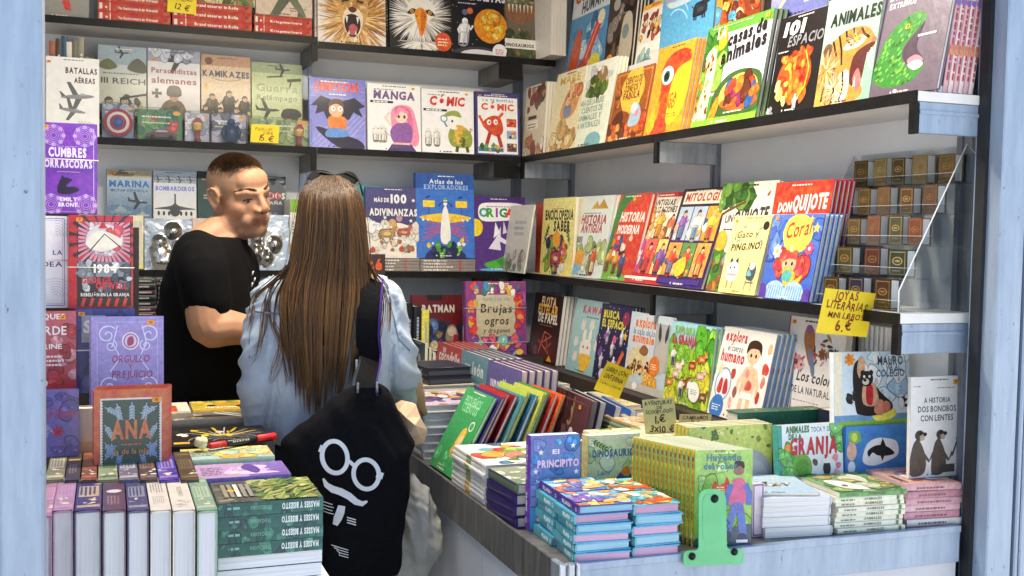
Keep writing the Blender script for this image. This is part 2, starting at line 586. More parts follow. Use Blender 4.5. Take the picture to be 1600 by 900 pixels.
    def flower(s, u, v, r, c, c2, n=7):
        for i in range(n):
            a = 6.283*i/n
            s.e(u+r*.6*math.cos(a), v+r*.6*math.sin(a)*s.k, r*.42, r*.3, c, math.degrees(a), 8)
            s.l([(u+r*.3*math.cos(a), v+r*.3*math.sin(a)*s.k), (u+r*.85*math.cos(a), v+r*.85*math.sin(a)*s.k)], r*.1, tint(c, .6))
        s.e(u, v, r*.32, r*.32, c2, 0, 8); s.e(u-r*.08, v+r*.08*s.k, r*.14, r*.14, tint(c2, 1.8), 0, 6)
    def swirl(s, u, v, r, c, w=.014, fl=1, a0=0):
        s.l([(u+fl*r*(1-i/22)*math.cos(R(a0+i*26)), v+r*(1-i/22)*math.sin(R(a0+i*26))*s.k) for i in range(20)], w, c)
    def man(s, u, v, h, skin, hair, top, legs, lean=0):
        """little drawn figure, feet at u,v"""
        k = s.k
        f = lambda x, y: (u+(x+lean*y)*h, v+y*h*k)
        s.cv([f(-.17, -.03), f(.17, -.03), f(.2, .55), f(.15, .78), f(-.15, .78), f(-.2, .55)], tint(top, .4), 3)
        s.p([f(-.13, 0), f(-.02, 0), f(0, .3), f(.02, 0), f(.13, 0), f(.12, .46), f(-.12, .46)], legs)
        s.p([f(.02, 0), f(.07, 0), f(.08, .4), f(.03, .42)], tint(legs, .65)); s.p([f(-.12, 0), f(-.09, 0), f(-.07, .4), f(-.11, .42)], tint(legs, 1.4))
        for x in (-.08, .08): s.e(*f(x-.01, .015), .075*h, .035*h, '2c2220', 0, 8)
        s.cv([f(-.14, .42), f(.14, .42), f(.17, .62), f(.13, .74), f(-.13, .74), f(-.17, .62)], top, 3)
        s.cv([f(.05, .43), f(.13, .43), f(.15, .64), f(.1, .72)], tint(top, .66), 3); s.cv([f(-.13, .5), f(-.07, .48), f(-.06, .68), f(-.12, .7)], tint(top, 1.45), 3)
        s.l([f(-.13, .44), f(.13, .44)], .03*h, tint(legs, .5))
        s.l([f(-.15, .7), f(-.24, .52), f(-.18, .4)], .07*h, top)
        s.l([f(.15, .7), f(.25, .55), f(.3, .66)], .07*h, top)
        s.e(*f(.31, .69), .035*h, .035*h, skin, 0, 8)
        s.e(*f(0, .86), .115*h, .125*h, hair, 0, 12)
        s.e(*f(.015, .83), .09*h, .095*h, skin, 0, 12)
        s.e(*f(.055, .8), .03*h, .035*h, tint(skin, .72), 0, 8); s.l([f(-.01, .785), f(.05, .785)], .014*h, '8a3a34'); s.cv([f(-.09, .88), f(0, .95), f(.1, .9), f(.03, .88)], tint(hair, 1.5), 2)
        s.e(*f(-.02, .84), .014*h, .018*h, '201818', 0, 6)
        s.e(*f(.06, .84), .014*h, .018*h, '201818', 0, 6)
    def beast(s, u, v, h, c, c2, ear=1, fl=1):
        k = s.k
        f = lambda x, y: (u+fl*x*h, v+y*h*k)
        s.cv([f(-.55, .16), f(-.45, .6), f(0, .66), f(.38, .66), f(.5, .28), f(.3, .14), f(-.2, .12)], tint(c, .35), 3)
        s.cv([f(-.5, .2), f(-.4, .55), f(0, .6), f(.35, .6), f(.45, .3), f(.3, .2), f(-.2, .18)], c, 3)
        for q in range(5): s.blob(*f(s.rd.uniform(-.35, .3), s.rd.uniform(.35, .55)), .06*h, tint(c, s.rd.choice([.6, 1.4, .75])), .4, 6)
        for x in (-.42, -.28, .18, .33): s.l([f(x, .35), f(x, 0)], .1*h, c if x in (-.28, .33) else tint(c, .7)); s.l([f(x, .05), f(x, 0)], .11*h, '241a16')
        s.e(*f(.5, .68), .2*h, .18*h, c, 0, 12)
        s.e(*f(.62, .62), .1*h, .08*h, c2, 0, 10)
        for x in (.38, .58): s.e(*f(x, .86), .05*h, (.07+.08*ear)*h, c, 0, 8)
        s.e(*f(.55, .73), .025*h, .03*h, '15100e', 0, 6)
        s.l([f(-.48, .45), f(-.68, .6)], .05*h, c)
        s.e(*f(0, .36), .25*h, .1*h, c2, 0, 10)
    def aero(s, u, v, l, c, c2, ang=0, jet=0):
        a = R(ang)
        def f(x, y): return (u+(x*math.cos(a)-y*math.sin(a))*l, v+(x*math.sin(a)+y*math.cos(a))*l*s.k)
        s.p([f(.02, .06), f(-.2, .5), f(-.32, .5), f(-.16, .05)], c2)
        s.p([f(.12, -.05), f(-.1, -.42), f(-.22, -.42), f(-.08, -.05)], c2)
        s.cv([f(-.5, .03), f(-.2, .07), f(.25, .07), f(.5, 0), f(.25, -.06), f(-.2, -.06), f(-.5, -.02)], c, 3)
        s.p([f(-.38, .05), f(-.52, .2), f(-.56, .2), f(-.5, .02)], c2)
        s.cv([f(.05, .06), f(.14, .12), f(.25, .06), f(.15, .04)], '9fb2bb', 3)
    def ship(s, u, v, l, c, c2):
        k = s.k
        f = lambda x, y: (u+x*l, v+y*l*k)
        s.p([f(-.5, .1), f(-.42, 0), f(.42, 0), f(.52, .13)], c)
        for x0, x1, y1 in ((-.3, .25, .2), (-.2, .12, .32), (-.1, .02, .5), (.12, .2, .3)): s.p([f(x0, .1), f(x1, .1), f(x1-.03, y1), f(x0+.04, y1)], c2)
        s.l([f(-.04, .45), f(-.04, .72)], .02*l, c2)
    def frame(s, m, w, c):
        mv, wv = m*s.k, w*s.k
        s.r(m, mv, 1-m, mv+wv, c)
        s.r(m, 1-mv-wv, 1-m, 1-mv, c)
        s.r(m, mv+wv, m+w, 1-mv-wv, c)
        s.r(1-m-w, mv+wv, 1-m, 1-mv-wv, c)
    def bars(s, u0, v0, u1, v1, n, c, fill=.45):
        """rows of small print"""
        s.L += 1
        dv = (v1-v0)/n
        for i in range(n):
            x = u0
            e = u1-s.rd.uniform(0, .25)*(u1-u0)
            while x < e:
                w = s.rd.uniform(.02, .07)
                vv = v0+i*dv
                x1 = min(x+w, e)
                s.mb.face([s.P(x, vv), s.P(x1, vv), s.P(x1, vv+dv*fill), s.P(x, vv+dv*fill)], c)
                x += w+.014
    def t(s, txt, u, v, h, c, w=None, b=1, sh=0, rot=0, jit=0, al='c', sp=.09, out=None, ob=2):
        """one line of lettering: baseline at v, cap height h (of the width), fitted to width w"""
        if out:
            s.t(txt, u, v, h, out, w, ob, sh, rot, jit, al, sp)
        s.L += 1.2
        sc = h/CAPH
        seq, x = [], 0
        for ch in txt:
            if ch == ' ':
                x += .3
                continue
            g = GL.get((b, ch)) or GL.get((b, '.'))
            seq.append((g, x))
            x += g[2]+sp
        tot = max(x-sp, .01)
        kx = sc if w is None else w/tot
        off = {'c': -tot*kx/2, 'l': 0, 'r': -tot*kx}[al]
        cr, sr = math.cos(R(rot)), math.sin(R(rot))
        for g, gx in seq:
            ja = s.rd.uniform(-jit, jit)
            jy = s.rd.uniform(-jit, jit)*.25*h
            cj, sj = math.cos(ja*.5), math.sin(ja*.5)
            base = len(s.mb.v)
            vs = []
            hw = g[2]/2
            for (a, bb) in g[0]:
                a, bb = hw+(a-hw)*cj-bb*sj, (a-hw)*sj+bb*cj
                xx = off+(gx+a)*kx+sh*bb*sc
                yy = bb*sc+jy
                vs.append(s.P(u+xx*cr-yy*sr, v+(xx*sr+yy*cr)*s.k))
            s.mb.mesh(vs, g[1], c, False)

# ------------------------------------------------------------------ books
def frame_M(o, u, v, n): return Matrix(((u.x, v.x, n.x, o.x), (u.y, v.y, n.y, o.y), (u.z, v.z, n.z, o.z), (0, 0, 0, 1)))
def book(label, W, H, T, M, art=None, cover='d8d4c8', spine=None, sart=None, kind='hard', pages='e6dfcf', mat='gloss_print', group=None, sticker=None, band=None, back=None, seed=None, name=None, top=None, cat=None):
    name = name or {'hard': 'hardback', 'soft': 'paperback', 'board': 'board_book'}[kind]
    cat = cat or name.replace('_', ' ')
    mb = MB()
    tb = min({'hard': .0024, 'soft': .0006, 'board': .0015}[kind], T*.2)
    ins = {'hard': .003, 'soft': .0006, 'board': .0012}[kind]
    spine = spine or cover
    r = min({'hard': .0015, 'soft': .0008, 'board': .009}[kind], W*.1)
    def plate(z0, z1, c):
        q = [(0, 0)]
        for cx, cy, a0 in ((W-r, r, -90), (W-r, H-r, 0)):
            for i in range(4):
                a = R(a0+30*i)
                q.append((cx+r*math.cos(a), cy+r*math.sin(a)))
        q.append((0, H))
        n = len(q)
        mb.mesh([(x, y, z1) for x, y in q]+[(x, y, z0) for x, y in q],
                [tuple(range(n)), tuple(range(2*n-1, n-1, -1))]+[(i, n+i, n+(i+1) % n, (i+1) % n) for i in range(n-1)], c, False)
    plate(-tb, 0, cover)
    plate(-T, -T+tb, back or cover)
    # spine, slightly rounded
    bulge = min(T*.12, .003)
    q = [(0, -T), (-bulge*.75, -T*.82), (-bulge, -T*.5), (-bulge*.75, -T*.18), (0, 0)]
    vs = [(x-.0006, 0, z) for x, z in q]+[(x-.0006, H, z) for x, z in q]
    inn = [(tb*.5, 0, -T+.0001), (tb*.5, 0, -.0001), (tb*.5, H, -T+.0001), (tb*.5, H, -.0001)]
    mb.mesh(vs, [(i, i+1, i+6, i+5) for i in range(4)], spine, True)
    mb.mesh([vs[i] for i in range(5)]+inn[:2], [(0, 5, 6, 4, 3, 2, 1)], spine, False)
    mb.mesh([vs[i] for i in range(5, 10)]+inn[2:], [(0, 1, 2, 3, 4, 6, 5)], spine, False)
    sd = seed if seed is not None else (hash_(label))
    if art:
        a = Art(mb, (0, 0, 0), (1, 0, 0), (0, 1, 0), W, H, sd)
        art(a)
        if W > .1 and name in ('hardback', 'paperback') and T < .1:
            c_ = 'e6e0d4' if sum(C(cover)) < .9 else '3a3532'
            a.bars(.40, .022, .62, .022+.022*a.k, 1, c_, .8); a.e(.34, .022+.011*a.k, .013, .013, c_, 0, 8)
            if H/W > 1.1: a.bars(.28+.1*a.rd.random(), .962, .75, .962+.02*a.k, 1, c_, .8)
    if sart:
        # along the spine: u runs up the book, v across its thickness, seen from outside
        a = Art(mb, (-bulge-.0012, 0, 0), (0, 1, 0), (0, 0, -1), H, T, sd+7) if sart[1] > 0 else Art(mb, (-bulge-.0012, H, -T), (0, -1, 0), (0, 0, 1), H, T, sd+7)
        sart[0](a)
    o = mb.build(name, mat)
    o.matrix_basis = M
    tag(o, label, cat, group)
    pb = MB()
    pb.box((.0012, ins, -T+tb+.0001), (W-ins, H-ins, -tb-.0001), pages)
    pb.build('page_block', 'wrapped_paper' if mat == 'wrapped_print' else 'paper_edges', o)
    if sticker:
        sb = MB()
        su, sv, sw, txt = sticker if len(sticker) == 4 else (*sticker, '')
        w, h, zz = sw, sw*.62, .0032
        a = Art(sb, (su*W-w/2, sv*H-h/2, .0022), (1, 0, 0), (0, 1, 0), w, h, sd+3)
        sb.prism([(.0, .0), (w, 0), (w, h), (0, h)], (su*W-w/2, sv*H-h/2, .0022), (1, 0, 0), (0, 1, 0), (0, 0, 1), .0004, 'f0902a')
        a.e(.5, .5, .44, .26, 'f59d2c')
        a.t(txt or '10', .5, .28, .34, '2b1408', None, 1, .1, 0, .1)
        sb.build('price_sticker', 'card_print', o)
    if band:
        bb = MB()
        for v in (band if hasattr(band, '__len__') else [band]):
            y = v*H
            bb.tube([(-.002, y, -T-.002), (-.0035, y, .0045), (W+.0025, y-.001, .0045), (W+.0025, y, -T-.002)], .0012, 'd9d4c8', 6)
        bb.build('elastic_band', 'card_print', o)
    return o
def hash_(s):
    h = 7
    for ch in s: h = (h*131+ord(ch)) % 1000003
    return h
def solve_stand(P0, U, top, lean):
    N0 = U.cross(Z)
    def V(l): return Z*math.cos(l)-N0*math.sin(l)
    if not hasattr(top, '__len__'):
        a, b = .02, .9
        for _ in range(40):
            m = (a+b)/2
            if proj(P0+V(lean)*m)[1] > top: a = m
            else: b = m
        return (a+b)/2, lean
    h, l = .25, lean
    for _ in range(25):
        f0 = Vector(proj(P0+V(l)*h))-Vector(top)
        fh = (Vector(proj(P0+V(l)*(h+1e-4)))-Vector(top)-f0)/1e-4
        fl = (Vector(proj(P0+V(l+1e-4)*h))-Vector(top)-f0)/1e-4
        det = fh.x*fl.y-fl.x*fh.y
        if abs(det) < 1e-6: break
        h -= .7*(f0.x*fl.y-fl.x*f0.y)/det
        l -= .7*(fh.x*f0.y-f0.x*fh.y)/det
        l = max(-.3, min(.6, l))
    return h, l
def stand(label, bl, br, top, plane, zb=None, lean=.14, T=.012, copies=0, du=0, gap=1.08, clabel=None, hmax=None, lift=0, step=None, **kw):
    """a book standing face out on a ledge, its lower corners on the line the ledge gives"""
    ax, val = plane
    P0, P1 = hit(*bl, ax, val), hit(*br, ax, val)
    if zb is not None: P0.z = P1.z = zb
    else: P1.z = P0.z
    U = P1-P0
    W = U.length
    U.normalize()
    H, l = solve_stand(P0, U, top, lean)
    if hmax: H = min(H, hmax)
    N0 = U.cross(Z)
    V = Z*math.cos(l)-N0*math.sin(l)
    N = U.cross(V)
    o = P0+Z*(T*max(math.sin(l), 0)+.0005+lift)
    M = frame_M(o, U, V, N)
    b = book(label, W, H, T, M, **kw)
    for i in range(1, copies+1):
        Mc = frame_M(o+(Vector(step)*i if step else -N0*(i*T*gap/max(math.cos(l), .3))+U*(du*i)), U, V, N)
        copy_tree(b, Mc, (clabel or '{} copy edge behind the '+label).format(ORD[i-1]), kw.get('group'))
    return b
def lie(label, P, U, V, W, H, T, **kw):
    """a book lying flat: P is its lower corner where U and V start"""
    U, V = Vector(U).normalized(), Vector(V).normalized()
    return book(label, W, H, T, frame_M(Vector(P)+Z*T, U, V, U.cross(V)), **kw)
def place_word(i, n):
    if i == n-1: return 'topmost'
    if i == 0: return 'lowest'
    k = n-1-i
    if k <= i: return ORD[k]+' from top'
    return ORD[i]+' from bottom'
def pile(what, P, ang, W, H, T, n, top=None, topcover=None, spine='right', jit=.004, tcols=None, rnd=0, group=None, zig=0, tjit=0, **kw):
    """n flat books on one another; ang turns the width axis; spine side is the low-U side"""
    rd = random.Random(rnd)
    z = P[2]
    out = []
    for i in range(n):
        a = R(ang)+rd.uniform(-jit, jit)*4
        U = Vector((math.cos(a), math.sin(a), 0))
        V = Vector((-math.sin(a), math.cos(a), 0))
        q = Vector((P[0]+rd.uniform(-jit, jit), P[1]+rd.uniform(-jit, jit), z))
        if zig and i % 2:
            q += U*W+V*H
            U, V = -U, -V
        k2 = dict(kw)
        if tcols:
            c = tcols[i % len(tcols)]
            k2['cover'] = c
            k2['spine'] = c
        if i == n-1 and top: k2['art'] = top
        if i == n-1 and topcover: k2['cover'] = topcover
        t = T*(1+rd.uniform(-tjit, tjit))
        out.append(lie('%s, %s' % (what, place_word(i, n)), q, U, V, W, H, t, group=group, seed=hash_(what)+i, **k2))
        z += t+.0004
    return out, z
# ------------------------------------------------------------------ the place
YB, XR, XS, YS, ZT = 4.60, 1.902, 1.67, 4.316, .85     # back wall, right wall, shelf fronts, counter height
Z1, Z2, Z3, ZTOP = 1.832, 1.337, .85, 2.263
g = boxes('ground', 'ground_paving', [((-60, -60, -.05), (60, 60, 0))])
tag(g, kind='structure')
fl = boxes('stall_floor', 'stall_floor_mat', [((-1.3, 1.85, .004), (2.0, 4.72, .05))])
tag(fl, kind='structure')

st = empty('market_stall', 'pale blue metal market stall with open front, shelves and counters full of books', 'stall', (0.3, 1.9, 0))
def sp(name, mat, bs, col='808080', bev=0, parent=None):
    b = MB()
    for lo, hi in bs: b.box([a-c for a, c in zip(lo, (.3, 1.9, 0))], [a-c for a, c in zip(hi, (.3, 1.9, 0))], col, bev=bev)
    return b.build(name, mat, parent or st)
bw = sp('back_wall', 'wall_panel', [((-1.3, YB, .05), (XR, YB+.05, 2.75))])
sp('side_wall', 'wall_panel', [((XR, 1.93, .05), (XR+.06, YB+.05, 2.75))])
sp('side_wall', 'wall_panel', [((-1.36, 1.93, .05), (-1.3, YB+.05, 2.75))])
sp('roof', 'painted_metal', [((-1.42, 1.80, 2.76), (2.06, 4.72, 2.82))])
# the lintel over the opening
sp('front_lintel', 'painted_metal', [((-1.4, 1.85, 2.56), (2.06, 1.93, 2.755))])
pl = sp('front_post', 'painted_metal', [((-.158, 1.845, 0), (-.094, 1.93, 2.555)), ((-.34, 1.865, 0), (-.172, 1.93, 2.555)), ((-.173, 1.875, 0), (-.157, 1.93, 2.555))], bev=.004)
pr_ = sp('front_post', 'painted_metal', [((1.853, 1.845, 0), (1.925, 1.93, 2.555)), ((1.935, 1.845, 0), (1.947, 1.93, 2.555)), ((1.924, 1.872, 0), (1.936, 1.93, 2.555)), ((1.956, 1.85, 0), (2.06, 1.93, 2.555)), ((1.946, 1.872, 0), (1.957, 1.93, 2.555))], bev=.003)
sp('rubber_gasket', 'gasket', [((1.842, 1.885, .0), (1.8525, 1.912, 2.555))], parent=pr_)
# slotted rails that carry the shelves
def rail(x, y, ax):
    if ax == 'y': bs = [((x-.024, y-.012, .05), (x-.008, y, 2.74)), ((x+.008, y-.012, .05), (x+.024, y, 2.74)), ((x-.008, y-.006, .05), (x+.008, y, 2.74))]
    else: bs = [((x-.012, y-.024, .05), (x, y-.008, 2.74)), ((x-.012, y+.008, .05), (x, y+.024, 2.74)), ((x-.006, y-.008, .05), (x, y+.008, 2.74))]
    return sp('shelf_rail', 'rail_metal', bs)
for x in (-.45, .79, 1.75): rail(x, YB-.0005, 'y')
for y in (2.0, 3.115, 4.30): rail(XR-.0005, y, 'x')

# ceiling lamp: two tubes under the roof near the front of the stall
la = empty('ceiling_lamp', 'white twin tube lamp under the stall roof', 'lamp', (.7, 2.62, 2.755))
hb = MB()
hb.box((-.62, -.06, -.045), (.62, .06, 0), 'dddddd', bev=.006)
hb.build('lamp_body', 'white_board', la)
m, t, b = nodes('lamp_glow')
b.inputs['Emission Color'].default_value = (1, .82, .6, 1)
b.inputs['Emission Strength'].default_value = 12
for y in (-.03, .03):
    tb = MB()
    tb.tube([(-.6, y, -.062), (.6, y, -.062)], .013, 'ffffff', 10)
    tb.build('lamp_tube', 'lamp_glow', la)
ld = bpy.data.lights.new('lamp_light', 'AREA')
ld.shape = 'RECTANGLE'
ld.size, ld.size_y = 1.2, .1
ld.energy = LAMP_W
ld.color = (1, .88, .72)
lo = bpy.data.objects.new('lamp_light', ld)
COL.objects.link(lo)
lo.location = (.7, 2.62, 2.66)

def shelf(label, lo, hi, z, ax, brackets):
    """board, black front edge, brackets; ax is the axis the shelf runs along"""
    mid = [(a+b)/2 for a, b in zip(lo, hi)]
    s = empty('wall_shelf', label, 'shelf', (mid[0], mid[1], z))
    b = MB()
    b.box((lo[0]-mid[0], lo[1]-mid[1], -.022), (hi[0]-mid[0], hi[1]-mid[1], -.0005))
    b.build('shelf_board', 'shelf_board', s)
    e = MB()
    if ax == 'x': e.box((lo[0]-mid[0], lo[1]-mid[1]-.006, -.026), (hi[0]-mid[0], lo[1]-mid[1]-.0005, .001))
    else: e.box((lo[0]-mid[0]-.006, lo[1]-mid[1], -.026), (lo[0]-mid[0]-.0005, hi[1]-mid[1], .001))
    e.build('edge_strip', 'black_edge', s)
    for p, t, mat in brackets:
        k = MB()
        if ax == 'x':
            k.box((p-mid[0], lo[1]-mid[1]+.006, -.092), (p+t-mid[0], hi[1]-mid[1], -.0225), bev=.002)
            c = MB()
            c.box((p-mid[0]-.002, lo[1]-mid[1]-.005, -.094), (p+t-mid[0]+.002, lo[1]-mid[1]+.0055, -.027))
        else:
            k.box((lo[0]-mid[0]+.006, p-mid[1], -.092), (hi[0]-mid[0], p+t-mid[1], -.0225), bev=.002)
            k.box((lo[0]-mid[0]+.007, p-mid[1]-.003, -.05), (hi[0]-mid[0]-.001, p-mid[1]-.0003, -.042))
            c = MB()
            c.box((lo[0]-mid[0]-.005, p-mid[1]-.002, -.094), (lo[0]-mid[0]+.0055, p+t-mid[1]+.002, -.027))
        kk = k.build('bracket', mat, s)
        c.build('end_cap', 'black_edge', kk)
    return s
XL = -1.28
shelf('top shelf on the back wall, over the war books, behind the man', (XL, YS, 0), (.786, YB-.001, 0), ZTOP+.005, 'x', [(.765, .02, 'dark_metal')])
shelf('top shelf on the back wall carrying the lion and eagle books', (.79, YS, 0), (1.815, YB-.001, 0), ZTOP-.012, 'x', [(1.56, .1, 'dark_metal')])
shelf('back wall shelf with a row of war books and toy packs', (XL, YS, 0), (.786, YB-.001, 0), Z1, 'x', [(.765, .02, 'dark_metal')])
shelf('back wall shelf with the comic drawing books', (.79, YS, 0), (XS-.008, YB-.001, 0), Z1, 'x', [(1.545, .1, 'dark_metal')])
shelf('back wall shelf behind the man with silver toy packs', (XL, YS, 0), (.786, YB-.001, 0), Z3+.487, 'x', [(.765, .02, 'dark_metal')])
shelf('back wall shelf with the riddle book and the atlas', (.79, YS, 0), (XS-.008, YB-.001, 0), Z3+.487, 'x', [(1.545, .02, 'dark_metal')])
shelf('upper right wall shelf, far half, with pale picture books', (XS, 3.125, 0), (XR-.001, YB-.003, 0), Z1, 'y', [(4.30, .02, 'aluminium')])
shelf('upper right wall shelf, near half, with the tiger and snake books', (XS, 1.91, 0), (XR-.001, 3.12, 0), Z1, 'y', [(3.10, .018, 'aluminium'), (1.912, .018, 'painted_metal')])
shelf('lower right wall shelf, far half, with the encyclopaedia and history books', (XS, 3.125, 0), (XR-.001, YB-.003, 0), Z2, 'y', [(4.30, .02, 'aluminium')])
shelf('lower right wall shelf, near half, with the mini book rack', (XS, 1.94, 0), (XR-.001, 3.12, 0), Z2, 'y', [(3.10, .018, 'aluminium'), (1.942, .018, 'painted_metal')])

# right-hand counter: L along the right wall and across the front
ct = empty('display_counter', 'book counter with dark metal edge and white panels, right of the woman', 'counter', (1.36, 3.2, 0))
def cp(name, mat, bs, col='808080', bev=0):
    b = MB()
    for lo, hi in bs: b.box([a-c for a, c in zip(lo, (1.36, 3.2, 0))], [a-c for a, c in zip(hi, (1.36, 3.2, 0))], col, bev=bev)
    return b.build(name, mat, ct)
XC = .835
cp('countertop', 'dark_metal', [((XC+.004, 1.915, ZT-.03), (XR-.001, YB-.016, ZT))])
cp('side_edge', 'dark_metal', [((XC-.004, 1.945, ZT-.088), (XC+.0035, YB-.016, ZT+.004))], bev=.001)
cp('front_edge', 'painted_metal', [((XC+.04, 1.903, ZT-.082), (1.83, 1.9145, ZT-.012)), ((XC+.04, 1.899, ZT-.012), (1.83, 1.9145, ZT+.003))], bev=.001)
cp('corner_post', 'aluminium', [((XC-.006, 1.895, .05), (XC+.008, 1.944, ZT+.005)), ((XC+.012, 1.893, .05), (XC+.026, 1.91, ZT+.005)), ((XC+.03, 1.895, .05), (XC+.0395, 1.912, ZT+.005)), ((XC+.0085, 1.90, .05), (XC+.03, 1.912, ZT+.004))], bev=.002)
cp('side_panel', 'counter_board', [((XC+.004, 1.945, .05), (XC+.02, 2.38, ZT-.089)), ((XC+.004, 2.384, .05), (XC+.02, 3.4, ZT-.089)), ((XC+.004, 3.404, .05), (XC+.02, YB-.016, ZT-.089))])
cp('front_panel', 'counter_board', [((XC+.04, 1.913, .05), (1.83, 1.925, ZT-.083))])

# left-hand counter, low table under the nearest stacks
lt = empty('display_table', 'low table under the novels beside the left post', 'table', (0, 2.6, 0))
b = MB()
b.box((-.9, -.62, .70), (.40, .42, .74), bev=.003)
b.build('tabletop', 'white_board', lt)
for x in (-.85, .34):
    for y in (-.57, .37):
        b = MB()
        b.box((x, y, .05), (x+.045, y+.045, .6995))
        b.build('leg', 'aluminium', lt)
# ------------------------------------------------------------------ books on the back wall
def BW(label, x0, x1, yb, yt, z, art=None, Yp=YS+.03, T=.014, **kw):
    kw.setdefault('lean', .10)
    return stand(label, (x0, yb), (x1, yb), yt, ('y', Yp), z, art=art, T=T, **kw)
K = '1a1718'
# --- comic drawing books, second shelf
def a_bat(a):
    a.bg('8f93d6', '6f74c4')
    for i in range(7): a.l([(.1*i-.05, 0), (.55+.09*i, .5)], .008, 'b9bbec')
    for v in (.62, .74, .86): a.l([(0, v), (1, v-.03)], .006, 'aeb0e6')
    a.cv([(.1, .3), (.5, .02), (.95, .0), (.9, .12), (.6, .2)], '181533')
    a.p([(.5, .66), (.2, .75), (.02, .6), (.14, .6), (.1, .48), (.25, .52), (.3, .42), (.7, .42), (.78, .53), (.95, .46), (.88, .58), (.99, .62), (.8, .74)], '14122a')
    a.cv([(.32, .36), (.36, .46), (.6, .46), (.66, .38), (.62, .26), (.5, .22), (.38, .26)], 'e07c2e')
    a.cv([(.34, .28), (.62, .28), (.68, .18), (.3, .16)], '5f8fd0')
    a.e(.47, .55, .13, .13, 'e9b48a')
    a.e(.42, .57, .045, .05, 'f6f3ee'); a.e(.54, .57, .045, .05, 'f6f3ee')
    a.e(.43, .57, .012, .014, K); a.e(.55, .57, .012, .014, K)
    a.cv([(.33, .6), (.4, .7), (.56, .7), (.61, .6), (.47, .64)], '5a3a24')
    a.t('SIMPSON', .48, .82, .15, 'e24a2c', .78, 2, 0, 0, .12, out='151226')
    a.bars(.35, .765, .72, .80, 1, 'f3e9d8'); a.bars(.2, .945, .75, .985, 1, 'f5f2ea')
BW('lilac comic album with a boy in a black winged cape and orange top', 484, 572, 232, 121, Z1, a_bat, cover='8085cc', T=.016)
BW('tan comic album showing only its edge right of the lilac winged cape comic', 494, 577, 234, 133, Z1, None, Yp=YS+.06, cover='b98a5a')
def a_manga(a):
    a.bg('f4f1ea')
    a.cv([(.45, .62), (.62, .7), (.83, .66), (.92, .45), (.97, .2), (.9, .08), (.72, .14), (.5, .2), (.44, .4)], 'e88fae')
    a.cv([(.5, .64), (.62, .68), (.8, .62), (.86, .3), (.8, .25), (.72, .52), (.55, .55)], 'd76d95')
    a.cv([(.42, .3), (.56, .42), (.78, .42), (.84, .26), (.78, .12), (.5, .12)], '8b5aa0')
    a.p([(.36, 0), (.46, .11), (.82, .11), (.92, 0)], '5b4579')
    for i in range(6): a.l([(.44+.07*i, .1), (.4+.09*i, 0)], .008, '3d2d58')
    a.r(.47, .1, .8, .13, 'e9b9a2')
    a.e(.63, .53, .12, .13, 'f6cdb8')
    a.cv([(.5, .56), (.6, .66), (.76, .6), (.7, .58), (.62, .6), (.55, .5)], 'e88fae')
    a.e(.585, .52, .022, .032, '3a2f52'); a.e(.69, .52, .022, .032, '3a2f52')
    a.l([(.43, .38), (.33, .5), (.42, .58)], .05, 'f6cdb8')
    for x in (.15, .24, .3): a.man(x, .14, .3, 'ece8e0', 'd9d5cd', 'e3dfd6', 'ddd9d0')
    a.l([(.3, .3), (.42, .22)], .01, 'b46a3a')
    a.t('MANGA', .5, .78, .14, '6d5585', .78, 2, .05, 0, .05, out='c9b6d6')
    a.r(.05, .715, .48, .748, K); a.bars(.1, .722, .45, .742, 1, 'f0ede6', .9)
    a.bars(.12, .91, .5, .94, 1, '8a8a8a')
BW('white drawing book with a pink haired girl on its cover', 575, 658, 233, 130, Z1, a_manga, cover='efece4', sticker=(.86, .95, .013, ''))
def a_comicd(a):
    a.bg('f4f1ea')
    for x in (.12, .28): a.man(x, .12, .32, 'e6e2da', 'd4d0c8', 'dedad2', 'd8d4cc')
    a.cv([(.5, .3), (.6, .46), (.8, .44), (.96, .3), (.93, .12), (.7, .1), (.55, .14)], '8f9a3e')
    a.cv([(.62, .4), (.74, .42), (.8, .2), (.66, .16)], 'd9b04a')
    a.e(.62, .5, .15, .14, 'f2efe4'); a.e(.57, .52, .05, .06, 'ffffff'); a.e(.58, .515, .02, .025, K)
    a.cv([(.42, .58), (.5, .66), (.68, .68), (.76, .58), (.6, .6)], '97a34a')
    a.cv([(.66, .46), (.8, .44), (.84, .38), (.7, .38)], 'd8a23c')
    a.l([(.48, .42), (.42, .5)], .03, '4a7f92'); a.arc(.42, .55, .06, 0, 360, .022, '5b93a6')
    a.l([(.68, .12), (.66, .03)], .06, '5b4a2a'); a.l([(.86, .12), (.88, .03)], .06, '5b4a2a')
    a.clut(.6, .14, .95, .4, ['6f7a2e', 'b9a84a', '4f5a22'], 12, .015, .035)
    a.t('CÓMIC', .48, .76, .15, 'd3322c', .68, 2, .12, 0, .12, out='3a1512')
    a.r(.03, .66, .48, .695, K); a.bars(.08, .667, .44, .69, 1, 'f0ede6', .9)
    a.bars(.12, .91, .5, .94, 1, '8a8a8a')
BW('white drawing book with a cartoon detective under red lettering', 660, 741, 238, 139, Z1, a_comicd, cover='efece4', sticker=(.86, .95, .013, ''))
